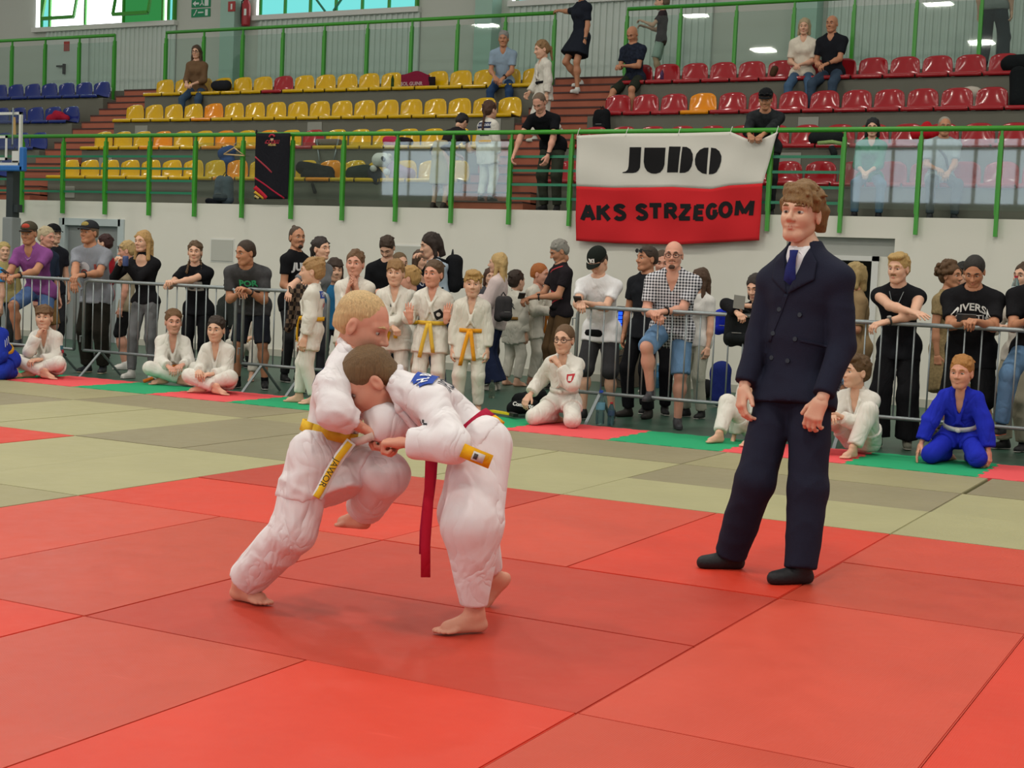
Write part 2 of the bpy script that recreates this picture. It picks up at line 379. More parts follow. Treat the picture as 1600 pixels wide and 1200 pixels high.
# ---------------------------------------------------------------- guard rails
def glass_mat():
    if 'clear_glass' in MATS: return MATS['clear_glass']
    m = bpy.data.materials.new('clear_glass'); m.use_nodes = True; nt = m.node_tree; nt.nodes.clear()
    t = nt.nodes.new('ShaderNodeBsdfTransparent'); t.inputs[0].default_value = (0.86, 0.93, 0.9, 1)
    g = nt.nodes.new('ShaderNodeBsdfGlossy'); g.inputs[1].default_value = 0.02
    lw = nt.nodes.new('ShaderNodeLayerWeight'); lw.inputs[0].default_value = 0.5
    pw = nt.nodes.new('ShaderNodeMath'); pw.operation = 'POWER'; pw.inputs[1].default_value = 5; nt.links.new(lw.outputs['Facing'], pw.inputs[0])
    fr = nt.nodes.new('ShaderNodeMath'); fr.operation = 'MULTIPLY_ADD'; fr.inputs[1].default_value = 0.9; fr.inputs[2].default_value = 0.05; nt.links.new(pw.outputs[0], fr.inputs[0])
    mx = nt.nodes.new('ShaderNodeMixShader'); o = nt.nodes.new('ShaderNodeOutputMaterial')
    nt.links.new(fr.outputs[0], mx.inputs[0]); nt.links.new(t.outputs[0], mx.inputs[1]); nt.links.new(g.outputs[0], mx.inputs[2]); nt.links.new(mx.outputs[0], o.inputs[0])
    MATS['clear_glass'] = m; return m
m_glass = glass_mat()
post_lo = MB().box(-.022, .022, -.03, .03, 2.03, 3.2).box(-.03, -.018, -.035, .035, 2.28, 3.12).bar((0, 0, 3.19), (0, 0, 3.27), .03).mesh('post')
post_lo.materials.append(m_green)
rail = thing('guard_rail', 'green steel guard rail with glass panels along the gallery edge above the wall', 'railing', (-18.8, 11.8, GAL_Z))
RY = 11.8
MB().tube([(-18.9, RY, 3.29), (2.2, RY, 3.29)], .032, 10).build('handrail', m_green, rail, True)
xs = [-16.95 + .925 * k for k in range(-2, 21)]
for x in xs:
    put('post', post_lo, m_green, rail).location = (x, RY, 0)
for x in xs[:-1]:
    if x < -13.4 or -7.8 < x < -3.2:
        for z in (2.39, 2.58, 2.77, 2.96):
            MB().box(x + .024, x + .9, RY - .006, RY + .006, z - .018, z + .018).build('cross_bar', m_dgreen, rail)
    else:
        MB().box(x + .03, x + .895, RY - .004, RY + .004, 2.33, 3.17).build('glass_panel', m_glass, rail)
UY = 16.0
for i, (x0, x1, posts, lab) in enumerate(((-30, -18.94, [-18.94 - .935 * k for k in range(6)], 'upper green guard rail with glass behind the blue seats'),
        (-17.62, -9.23, [-17.62 + .932 * k for k in range(10)], 'upper green guard rail with glass behind the top row of yellow seats'),
        (-7.92, 4, [-7.92 + .93 * k for k in range(9)], 'upper green guard rail with glass behind the top row of red seats'))):
    r_ = thing('upper_guard_rail', lab, 'railing', (x0, UY, TOP_Z), 'upper guard rails')
    MB().tube([(x0, UY, 5.73), (x1, UY, 5.73)], .032, 10).build('handrail', m_green, r_, True)
    posts = sorted(posts)
    for x in posts:
        MB().box(x - .022, x + .022, UY - .03, UY + .03, TZ[3], 5.62).box(x - .03, x - .018, UY - .035, UY + .035, 4.7, 5.52).bar((x, UY, 5.6), (x, UY, 5.72), .03).build('post', m_green, r_)
    for a, b in zip(posts[:-1], posts[1:]):
        MB().box(a + .03, b - .03, UY - .004, UY + .004, 4.72, 5.6).build('glass_panel', m_glass, r_)

# ---------------------------------------------------------------- seats of the stands
def seat_meshes():
    def sheet(prof, wid, crown, cup):
        P = []
        for (y, z), w_, c_ in zip(prof, wid, crown):
            row = []
            for u in np.linspace(-1, 1, 11):
                e = abs(u) ** 3
                row.append((u * w_ / 2, y - cup * (u * u) * c_, z - e * crown_drop * c_))
            P.append(row)
        return MB().grid(P)
    crown_drop = 0.0
    pan = sheet([(-.035, .005), (-.04, .05), (-.02, .066), (.05, .062), (.18, .052), (.3, .055)], [.435, .44, .44, .43, .42, .40], [0] * 6, 0)
    crown_drop = .05
    back = sheet([(.29, .05), (.335, .085), (.355, .16), (.37, .25), (.385, .33), (.395, .365), (.41, .375), (.42, .35)],
                 [.40, .42, .43, .42, .40, .37, .35, .35], [.1, .3, .5, .7, 1, 1, 1, 1], .07)
    return pan.mesh('seat_pan', True), back.mesh('backrest', True)
pan_me, back_me = seat_meshes()
SEATC = {c: mat('seat_plastic_' + c, h, 0.13, 0.5) for c, h in (('yellow', 'cfa508'), ('orange', 'e08a06'), ('red', '9c1f26'), ('blue', '162a72'))}
for me in (pan_me, back_me): me.materials.append(SEATC['yellow'])
SEATS = {}
def seat(x, k, c, label, group):
    t = thing('stand_seat', label, 'seat', (x, TY[k], TZ[k]), group)
    for n, me in (('seat_pan', pan_me), ('backrest', back_me)):
        o = bpy.data.objects.new(n, me); COL.objects.link(o); o.parent = t
        o.material_slots[0].link = 'OBJECT'; o.material_slots[0].material = SEATC[c]
        md = o.modifiers.new('thick', 'SOLIDIFY'); md.thickness = .012; md.offset = -1
    return t
def px_of(p):
    d = np.array(p) - CAM; z = d @ C_F
    return 800 + F_PX * (d @ C_R) / z, 600 - F_PX * (d @ C_U) / z
PITCH_S = .465
ROWN = ['front', 'second', 'third', 'top']
odd = {('yellow', 0): {}, ('yellow', 1): {}, ('yellow', 2): {}, ('yellow', 3): {}, ('red', 2): {}}
def pick(px, py, k, c, row):   # the seat seen at a pixel has another colour
    x = on_y(px, py, TY[k] + .38)[0]; odd[(row, k)][x] = c
for a in ((366, 260, 0, 'orange'), (452, 260, 0, 'orange'), (512, 260, 0, 'orange'), (256, 215, 1, 'orange'), (352, 215, 1, 'orange'), (421, 208, 1, 'orange'), (491, 212, 1, 'red'), (340, 172, 2, 'orange'), (452, 130, 3, 'red')): pick(*a, 'yellow')
pick(1091, 160, 2, 'orange', 'red')
for bn, x_start, n, step in (('yellow', -17.52, 18, 1), ('red', -7.72, 20, 1), ('blue', -18.66, 14, -1)):
    for k in range(4):
        for i in range(n):
            x = x_start + step * PITCH_S * (i + .5)
            u, v = px_of((x, TY[k] + .3, TZ[k] + .2))
            if u < -30 or u > 1640: continue
            if bn == 'yellow' and k == 3 and i == 17: pass
            c = bn
            for xo, co in odd.get((bn, k), {}).items():
                if abs(xo - x) < PITCH_S / 2: c = co
            side = {'yellow': 'right of the left stairs', 'red': 'right of the middle stairs', 'blue': 'left of the left stairs'}[bn]
            seat(x, k, c, 'glossy %s plastic seat, %s row, %s %s' % ({'red': 'dark red'}.get(c, c), ROWN[k], ORD[i], side), '%s seats in the %s row' % (bn, ROWN[k]))

# ---------------------------------------------------------------- judo mats
def vinyl(name, c, rough=0.42):
    if name in MATS: return MATS[name]
    m = bpy.data.materials.new(name); m.use_nodes = True; nt = m.node_tree; b = nt.nodes['Principled BSDF']; L = nt.links.new
    b.inputs['Specular IOR Level'].default_value = .35
    tc = nt.nodes.new('ShaderNodeTexCoord')
    n1 = nt.nodes.new('ShaderNodeTexNoise'); n1.inputs['Scale'].default_value = 1.6; n1.inputs['Detail'].default_value = 6; L(tc.outputs['Object'], n1.inputs['Vector'])
    mx = nt.nodes.new('ShaderNodeMix'); mx.data_type = 'RGBA'; cl = lin(c)
    mx.inputs['A'].default_value = (*[v * .86 for v in cl], 1); mx.inputs['B'].default_value = (*[min(1, v * 1.12) for v in cl], 1)
    L(n1.outputs[0], mx.inputs['Factor'])
    # pale scuff marks: long streaks of stretched noise
    mp = nt.nodes.new('ShaderNodeMapping'); mp.inputs['Scale'].default_value = (1.1, 9, 1); mp.inputs['Rotation'].default_value = (0, 0, .5); L(tc.outputs['Object'], mp.inputs[0])
    n2 = nt.nodes.new('ShaderNodeTexNoise'); n2.inputs['Scale'].default_value = 2.2; n2.inputs['Detail'].default_value = 4; L(mp.outputs[0], n2.inputs['Vector'])
    rp = nt.nodes.new('ShaderNodeValToRGB'); rp.color_ramp.elements[0].position = .67; rp.color_ramp.elements[1].position = .78; rp.color_ramp.elements[1].color = (.22, .22, .22, 1); L(n2.outputs[0], rp.inputs[0])
    m2 = nt.nodes.new('ShaderNodeMix'); m2.data_type = 'RGBA'; L(rp.outputs[0], m2.inputs['Factor']); L(mx.outputs['Result'], m2.inputs['A'])
    m2.inputs['B'].default_value = (*[min(1, v * 1.3 + .1) for v in cl], 1); L(m2.outputs['Result'], b.inputs['Base Color'])
    n3 = nt.nodes.new('ShaderNodeTexNoise'); n3.inputs['Scale'].default_value = 7; n3.inputs['Detail'].default_value = 8; L(tc.outputs['Object'], n3.inputs['Vector'])
    mr = nt.nodes.new('ShaderNodeMapRange'); mr.inputs['To Min'].default_value = rough - .1; mr.inputs['To Max'].default_value = rough + .14; L(n3.outputs[0], mr.inputs[0]); L(mr.outputs[0], b.inputs['Roughness'])
    # fine woven relief
    ch = nt.nodes.new('ShaderNodeTexWave'); ch.inputs['Scale'].default_value = 46; ch.inputs['Distortion'].default_value = .6; L(tc.outputs['Object'], ch.inputs['Vector'])
    ad = nt.nodes.new('ShaderNodeMath'); ad.operation = 'ADD'; L(ch.outputs['Fac'], ad.inputs[0])
    ml = nt.nodes.new('ShaderNodeMath'); ml.operation = 'MULTIPLY'; ml.inputs[1].default_value = 3.; L(n3.outputs[0], ml.inputs[0]); L(ml.outputs[0], ad.inputs[1])
    bp = nt.nodes.new('ShaderNodeBump'); bp.inputs['Strength'].default_value = .16; bp.inputs['Distance'].default_value = .004; L(ad.outputs[0], bp.inputs['Height']); L(bp.outputs[0], b.inputs['Normal'])
    MATS[name] = m; return m
VM = {k: vinyl('mat_vinyl_' + k, *v) for k, v in dict(bright=('d63d28', .45), dull=('c84a36', .32), deep=('be3d2c', .42), pink=('d04c38', .4), light=('a8a37a', .5), mid=('9c9570', .5), dark=('90876a', .5)).items()}
def slab(w_, d_):
    me = MB().box(-w_ / 2 + .0015, w_ / 2 - .0015, -d_ / 2 + .0015, d_ / 2 - .0015, -.04, 0).mesh('judo_mat')
    bm = bmesh.new(); bm.from_mesh(me); bmesh.ops.bevel(bm, geom=list(bm.edges), offset=.004, segments=2, affect='EDGES'); bm.to_mesh(me); bm.free()
    me.materials.append(VM['bright']); return me
SLAB = {(1, 2): slab(1, 2), (2, 1): slab(2, 1), (1, 1): slab(1, 1)}
def judo_mat(x0, y0, x1, y1, c):
    o = bpy.data.objects.new('judo_mat', SLAB[(x1 - x0, y1 - y0)]); COL.objects.link(o); o.location = ((x0 + x1) / 2, (y0 + y1) / 2, random.uniform(-.0015, .0015))
    if y0 == 4 and x0 >= 0: o.location.x += .025
    o.material_slots[0].link = 'OBJECT'; o.material_slots[0].material = VM[c]
    shade = {'bright': 'bright red', 'dull': 'dull red', 'deep': 'deep red', 'pink': 'pinkish red', 'light': 'pale green', 'mid': 'grey green', 'dark': 'dark grey green'}[c]
    row = sorted(r_[0] for r_ in REDS + GRN if r_[1] == y0)
    tag(o, '%s judo mat, %s from the left in the %s row from the camera' % (shade, ORD[row.index(x0)], ORD[y0 + 4]), 'mat', 'judo mats on the floor')
random.seed(4)
REDS = [(0, -2, 1, 0, 'pink'), (1, -2, 2, 0, 'bright'), (2, -2, 3, 0, 'deep'), (-2, -1, 0, 0, 'deep'), (-2, -2, 0, -1, 'deep'), (-2, -4, -1, -2, 'dull'), (-1, -4, 0, -2, 'bright'),
        (0, -3, 2, -2, 'dull'), (0, -4, 2, -3, 'deep'), (2, -4, 3, -2, 'bright'), (-3, -4, -2, -2, 'bright'), (-3, -2, -2, 0, 'dull'), (-4, -2, -3, 0, 'pink'), (-4, -4, -3, -2, 'dull'),
        (-4, 0, -2, 1, 'bright'), (-4, 1, -2, 2, 'deep'), (-2, 0, -1, 2, 'pink'), (-1, 0, 0, 2, 'bright'), (0, 1, 2, 2, 'pink'), (0, 0, 2, 1, 'dull'), (2, 0, 3, 2, 'bright')]
GRN = []
for x in (-6, -4, -2, 0): GRN.append((x, 4, x + 2, 5, 'mid' if x in (-6, -2) else 'dark'))
GRN += [(2, 4, 3, 5, 'mid') , (-2, 3, 0, 4, 'dark'), (0, 3, 2, 4, 'light'), (-2, 2, 0, 3, 'light'), (0, 2, 2, 3, 'light'), (-4, 2, -3, 4, 'light'), (-3, 2, -2, 4, 'light'), (-6, 2, -5, 4, 'dark'), (-5, 2, -4, 4, 'dark'),
        (2, 2, 3, 4, 'mid'), (-8, 2, -7, 4, 'light'), (-7, 2, -6, 4, 'light'), (-8, 4, -6, 5, 'dark'), (-10, 4, -8, 5, 'mid'), (-10, 2, -9, 4, 'mid'), (-9, 2, -8, 4, 'dark'), (-12, 4, -10, 5, 'dark'), (-12, 2, -11, 4, 'mid'), (-11, 2, -10, 4, 'dark'),
        (-6, 0, -5, 2, 'light'), (-5, 0, -4, 2, 'light'), (-6, -2, -5, 0, 'light'), (-5, -2, -4, 0, 'mid'), (-6, -4, -5, -2, 'mid'), (-5, -4, -4, -2, 'light')]
REDS += [(-7, 0, -6, 2, 'bright'), (-8, 0, -7, 2, 'deep'), (-7, -2, -6, 0, 'bright'), (-9, 0, -8, 2, 'dull')]
for r_ in REDS + GRN: judo_mat(*r_)
# interlocking foam tiles along the edge
def tile_mesh():
    n = 10; s = 1.0; T = .028; pts = []
    def side(a, b, off):
        a = np.array(a); b = np.array(b); t = (b - a) / n; nn = np.array((t[1], -t[0])); nn /= np.linalg.norm(nn)
        for i in range(n):
            sgn = (1 if i % 2 == 0 else -1) * off
            for f_, d_ in ((0, sgn * .011), (.18, sgn * .013), (.82, sgn * .013)): pts.append(a + t * (i + f_) + nn * d_)
    side((0, 0), (s, 0), 1); side((s, 0), (s, s), 1); side((s, s), (0, s), 1); side((0, s), (0, 0), 1)
    m_ = len(pts); b = MB()
    b.add([(p[0], p[1], -.03) for p in pts] + [(p[0], p[1], 0) for p in pts], [tuple(range(m_, 2 * m_)), tuple(range(m_))[::-1]] + [(i, (i + 1) % m_, m_ + (i + 1) % m_, m_ + i) for i in range(m_)])
    return b.mesh('foam_tile')
tm = tile_mesh(); foam = {'red': mat('foam_red', 'e5565a', .8, .2, bump=.2, bscale=120), 'green': mat('foam_green', '27a06c', .8, .2, bump=.2, bscale=120)}
tm.materials.append(foam['red'])
BY = {-10: 'under the boy resting his chin on his hand', -9: 'right of the chin-resting boy', -8: 'under the two boys sitting together', -7: 'right of the two boys sitting together', -6: 'behind the fighters, left part', -5: 'left of the boy with glasses', -4: 'under the boy with glasses',
      -3: 'right of the boy with glasses', -2: 'behind the suited referee', -1: 'under the boy in the blue suit', 0: 'right of the boy in the blue suit', -11: 'at the far left under the other blue suit', 1: 'at the far right edge'}
for n in range(-12, 3):
    c = 'red' if n % 2 == 0 else 'green'
    o = bpy.data.objects.new('foam_tile', tm); COL.objects.link(o); o.location = (n - .1, 5.09, -.008)
    o.material_slots[0].link = 'OBJECT'; o.material_slots[0].material = foam[c]
    tag(o, '%s interlocking foam tile %s' % ('pinkish red' if c == 'red' else 'green', BY.get(n, 'at the far left end' if n < 0 else 'beyond the right edge')), 'foam tile', 'foam tiles along the mat edge')

# ---------------------------------------------------------------- crowd barriers
def barrier(x0, x1, y, label):
    b = thing('crowd_barrier', label, 'barrier', (x0, y, -.04), 'crowd barriers')
    zt, zb, r_ = 1.06, .26, .019
    c = .07
    MB().tube([(x0, y, zb), (x0, y, zt - c), (x0 + .3 * c, y, zt - .3 * c), (x0 + c, y, zt), (x1 - c, y, zt), (x1 - .3 * c, y, zt - .3 * c), (x1, y, zt - c), (x1, y, zb)], r_, 8).build('frame', m_steel, b, True)
    MB().tube([(x0, y, zb), (x1, y, zb)], .017, 8).build('bottom_rail', m_steel, b, True)
    n = max(2, round((x1 - x0) / .14))
    bar_me = MB().tube([(0, 0, zb), (0, 0, zt)], .0075, 6).mesh('vertical_bar', True); bar_me.materials.append(m_steel)
    for i in range(1, n):
        o = put('vertical_bar', bar_me, m_steel, b); o.location = (x0 + (x1 - x0) * i / n, y, 0)
        o.matrix_parent_inverse = world_of(b).inverted()
    for x in (x0 + .27, x1 - .27):
        MB().bar((x, y, zb), (x + .02, y - .36, -.03), .03, .012).bar((x, y, zb), (x - .02, y + .36, -.03), .03, .012).build('foot', m_steel, b)
    for z in (.95, .42): MB().tube([(x0 - .005, y, z), (x0 - .05, y, z), (x0 - .05, y, z - .07)], .008, 6).build('hook', m_steel, b)
BARY = 6.45
for (x0, x1, lab) in ((-12.6, -10.42, 'galvanised crowd barrier at the far left under the man in purple'), (-10.28, -8.1, 'galvanised crowd barrier under the man in the grey shirt and the blonde woman'),
                      (-8.0, -6.9, 'short galvanised barrier under the man leaning in the tie-dye shirt'), (-4.05, -1.87, 'galvanised crowd barrier under the bald man in the checked shirt'), (-1.74, .46, 'galvanised crowd barrier behind the boy in the blue suit'), (.55, 2.6, 'galvanised crowd barrier at the far right edge')):
    barrier(x0, x1, BARY, lab)

# ---------------------------------------------------------------- banner
bn = thing('club_banner', 'white and red cloth banner reading judo tied to the gallery rail', 'banner', on_y(1050, 380, 11.74))
BNY = 11.73
def interp(pl, t):
    xs_ = [a[0] for a in pl]; i = 0
    return float(np.interp(t, xs_, [a[1] for a in pl]))
top_l = [(901, 212), (960, 209), (1060, 208), (1142, 206), (1158, 213), (1176, 220.5), (1194, 216), (1215, 206)]
mid_l = [(901, 291), (960, 293.5), (1050, 292), (1112, 295.5), (1140, 290), (1192, 286.5)]
bot_l = [(899, 376), (960, 380), (1060, 382), (1120, 379), (1186, 375.5)]
def banner_pt(u, v, lift=0.0):
    """u along the banner, v 0 top 1 seam 2 hem; returns a point on the gently folded cloth"""
    xt = 901 + u * 314; xm = 901 + u * 291; xb = 899 + u * 287
    if v <= 1: a = (xt, interp(top_l, xt)); b = (xm, interp(mid_l, xm)); t = v
    else: a = (xm, interp(mid_l, xm)); b = (xb, interp(bot_l, xb)); t = v - 1
    px, py = a[0] * (1 - t) + b[0] * t, a[1] * (1 - t) + b[1] * t
    p = on_y(px, py, BNY)
    p[1] -= .012 * math.sin(u * 23 + v * 2.5) * (v / 2 + .15) + .02 * math.sin(u * 7.5 + v * 1.3 + .6) * (v / 2) + .008 * math.sin(u * 9 - v * 7) + lift
    return p
m_bw = mat('banner_white_cloth', 'd8d5cc', .85, .15, bump=.15, bscale=12); m_br = mat('banner_red_cloth', 'cf2a30', .85, .15, bump=.15, bscale=12); m_ink = mat('banner_black_print', '1c1b1d', .8, .2)
MB().grid([[banner_pt(u, v) for u in np.linspace(0, 1, 61)] for v in np.linspace(0, 1, 17)]).build('white_field', m_bw, bn, True, solid=.003)
MB().grid([[banner_pt(u, v) for u in np.linspace(0, 1, 61)] for v in np.linspace(1, 2, 17)]).build('red_field', m_br, bn, True, solid=.003)
def inv_banner(px, py):
    """pixel -> cloth coordinates"""
    u, v = (px - 900) / 295, 1.0
    for _ in range(25):
        x, y = px_of(banner_pt(min(max(u, 0), 1), min(max(v, 0), 2)))
        u += (px - x) / 300; v += (py - y) / 85
    return u, v
K = 360 / 1600
def judo_poly(name, pts):
    P = []
    n = len(pts)
    uv = [inv_banner(880 + x * K, 190 + y * K) for x, y in pts]
    me = bpy.data.meshes.new(name); bm = bmesh.new()
    vs = [bm.verts.new((u, v, 0)) for u, v in uv]; fc = bm.faces.new(vs)
    bmesh.ops.triangulate(bm, faces=[fc]); bmesh.ops.subdivide_edges(bm, edges=list(bm.edges), cuts=3, use_grid_fill=True)
    for v_ in bm.verts: v_.co = Vector(banner_pt(v_.co.x, v_.co.y, .006))
    bm.to_mesh(me); bm.free(); put(name, me, m_ink, bn, solid=.002)
def arc(cx, cy, rx, ry, a0, a1, n=10):
    return [(cx + rx * math.cos(math.radians(a0 + (a1 - a0) * i / n)), cy - ry * math.sin(math.radians(a0 + (a1 - a0) * i / n))) for i in range(n + 1)]
judo_poly('letter_j', [(463, 178), (543, 178), (534, 320), (524, 340), (505, 353), (485, 357), (413, 357), (413, 352), (436, 346), (449, 333), (455, 310)])
judo_poly('letter_u', [(566, 181), (650, 181), (640, 357), (648, 358), (672, 348), (690, 325), (697, 300), (701, 242), (654, 181), (712, 181), (704, 300), (694, 330), (674, 353), (645, 362), (612, 360), (584, 345), (567, 318), (560, 280)])
judo_poly('letter_d', [(737, 173), (817, 174), (797, 353), (722, 353)])
judo_poly('letter_d', [(829, 175), (858, 176), (885, 192), (900, 225), (902, 265), (892, 312), (872, 342), (846, 355), (809, 356)])
judo_poly('letter_o', [(1010, 181), (996, 365), (965, 358), (935, 335), (918, 300), (916, 262), (926, 225), (950, 196), (980, 182)])
judo_poly('letter_o', [(1028, 181), (1060, 186), (1085, 205), (1100, 240), (1098, 275), (1086, 315), (1066, 350), (1040, 364), (1012, 366)])
# heavy block letters drawn as strokes in a 1 x 1.3 box
def _arc(cx, cy, rx, ry, a0, a1, n=9): return [(cx + rx * math.cos(math.radians(a0 + (a1 - a0) * i / n)), cy + ry * math.sin(math.radians(a0 + (a1 - a0) * i / n))) for i in range(n + 1)]
GLY = {'A': [[(.0, 0), (.5, 1.3)], [(.5, 1.3), (1., 0)], [(.22, .42), (.78, .42)]], 'K': [[(.1, 0), (.1, 1.3)], [(.95, 1.3), (.15, .6)], [(.38, .78), (1., 0)]],
       'S': [_arc(.5, .95, .38, .29, 20, 180) + _arc(.5, .37, .4, .3, 90, -160)[1:]], 'T': [[(.5, 0), (.5, 1.2)], [(.0, 1.2), (1., 1.2)]], 'R': [[(.1, 0), (.1, 1.3)], [(.1, 1.2), (.55, 1.2)] + _arc(.58, .91, .3, .29, 90, -90)[1:] + [(.1, .62)], [(.5, .6), (.98, 0)]],
       'Z': [[(.05, 1.2), (.95, 1.2)], [(.88, 1.2), (.12, .1)], [(.05, .1), (1., .1)]], 'E': [[(.15, 0), (.15, 1.3)], [(.15, 1.2), (.95, 1.2)], [(.15, .66), (.85, .66)], [(.15, .1), (.98, .1)]],
       'G': [_arc(.5, .65, .42, .56, 40, 330, 16) + [(.93, .6)], [(.55, .6), (1.0, .6)]], 'O': [_arc(.5, .65, .43, .56, 0, 360, 20)], 'M': [[(.08, 0), (.08, 1.3)], [(.08, 1.25), (.55, .2)], [(.55, .2), (1.02, 1.25)], [(1.02, 0), (1.02, 1.3)]]}
def stroke_letter(ch, px, py, sx, sy, slant, wd):
    """px, py lower-left corner in the picture of the cloth; strokes become strips of cloth print"""
    mbk = MB()
    for pl in GLY[ch]:
        pl = [np.array(q_, float) for q_ in pl]; pp = []
        for a_, b_ in zip(pl[:-1], pl[1:]):
            n_ = max(1, int(np.linalg.norm(b_ - a_) / .3)); pp += [a_ + (b_ - a_) * i / n_ for i in range(n_)]
        pp.append(pl[-1]); G_ = []
        for i, q_ in enumerate(pp):
            t_ = pp[min(i + 1, len(pp) - 1)] - pp[max(i - 1, 0)]; t_ = t_ * [sx, sy]; t_ /= np.linalg.norm(t_) + 1e-9; n_ = np.array((-t_[1], t_[0]))
            c_ = np.array((px + (q_[0] + slant * q_[1]) * sx, q_[1] * sy)); row = []
            for sg in (-1, 1):
                e_ = c_ + n_ * wd / 2 * sg; u_, v_ = inv_banner(e_[0], py - e_[1]); row.append(banner_pt(u_, v_, .006))
            G_.append(row)
        mbk.grid(G_)
    return mbk.build('letter_' + ch.lower(), m_ink, bn, solid=.002)
for ch, px, py, sx, slant in (('A', 910, 343.5, 18, 0), ('K', 934, 343.8, 18, 0), ('S', 959.5, 343.3, 18, 0), ('S', 994, 342.8, 17.5, 0), ('T', 1015, 341.5, 18.5, 0), ('R', 1039.5, 341, 17, 0), ('Z', 1060, 343, 18, .1), ('E', 1084, 343.5, 15, .1), ('G', 1104, 341.5, 15.5, .1), ('O', 1124, 339, 18.5, .05), ('M', 1149, 336.5, 24, .08)):
    stroke_letter(ch, px, py, sx, 17.5, slant, 7.0)
for px in (978, 1060, 1141, 1213, 902):
    p = banner_pt((px - 901) / 314, 0.0); MB().tube([p + [0, -.01, -.03], (p[0], RY - .04, 3.29), (p[0], RY, 3.34), (p[0], RY + .04, 3.29), p + [0, .02, -.02]], .005, 5).build('tie_cord', mat('cord_white', 'd0d0c8'), bn)
# ---------------------------------------------------------------- bodies: smooth blended volumes turned into surfaces
def surface_net(V, xs_, ys_, zs_):
    """closed surface of the zero level of V on a rectilinear grid"""
    nx, ny, nz = V.shape; I = V < 0
    c = np.zeros((nx - 1, ny - 1, nz - 1), np.int8)
    for i in (0, 1):
        for j in (0, 1):
            for k in (0, 1): c += I[i:nx - 1 + i, j:ny - 1 + j, k:nz - 1 + k]
    act = (c > 0) & (c < 8); idx = np.argwhere(act)
    if len(idx) == 0: return np.zeros((0, 3)), np.zeros((0, 4), int)
    num = -np.ones(act.shape, np.int64); num[act] = np.arange(len(idx))
    S = np.zeros((len(idx), 3)); W = np.zeros(len(idx)); a, b, d = idx.T
    for (p, q_) in (((0, 0, 0), (1, 0, 0)), ((0, 1, 0), (1, 1, 0)), ((0, 0, 1), (1, 0, 1)), ((0, 1, 1), (1, 1, 1)), ((0, 0, 0), (0, 1, 0)), ((1, 0, 0), (1, 1, 0)), ((0, 0, 1), (0, 1, 1)), ((1, 0, 1), (1, 1, 1)), ((0, 0, 0), (0, 0, 1)), ((1, 0, 0), (1, 0, 1)), ((0, 1, 0), (0, 1, 1)), ((1, 1, 0), (1, 1, 1))):
        v0 = V[a + p[0], b + p[1], d + p[2]]; v1 = V[a + q_[0], b + q_[1], d + q_[2]]
        m = (v0 < 0) != (v1 < 0); t = np.where(m, v0 / np.where(m, v0 - v1, 1), 0)
        for ax in range(3): S[:, ax] += np.where(m, p[ax] + (q_[ax] - p[ax]) * t, 0)
        W += m
    S /= W[:, None]
    P = np.stack([np.interp(idx[:, 0] + S[:, 0], np.arange(nx), xs_), np.interp(idx[:, 1] + S[:, 1], np.arange(ny), ys_), np.interp(idx[:, 2] + S[:, 2], np.arange(nz), zs_)], 1)
    F = []
    for ax in range(3):
        sl0 = [slice(1, -1)] * 3; sl0[ax] = slice(0, -1); sl1 = [slice(1, -1)] * 3; sl1[ax] = slice(1, None)
        A0 = I[tuple(sl0)]; A1 = I[tuple(sl1)]
        e = np.argwhere(A0 != A1)
        if not len(e): continue
        inside = A0[tuple(e.T)]
        b1, b2 = [(1, 2), (2, 0), (0, 1)][ax]
        base = e.copy(); base[:, b1] += 1; base[:, b2] += 1
        def at(d1, d2):
            q_ = base.copy(); q_[:, b1] -= d1; q_[:, b2] -= d2; return num[q_[:, 0], q_[:, 1], q_[:, 2]]
        f = np.stack([at(1, 1), at(0, 1), at(0, 0), at(1, 0)], 1)
        f[~inside] = f[~inside][:, ::-1]; F.append(f)
    return P, np.concatenate(F)

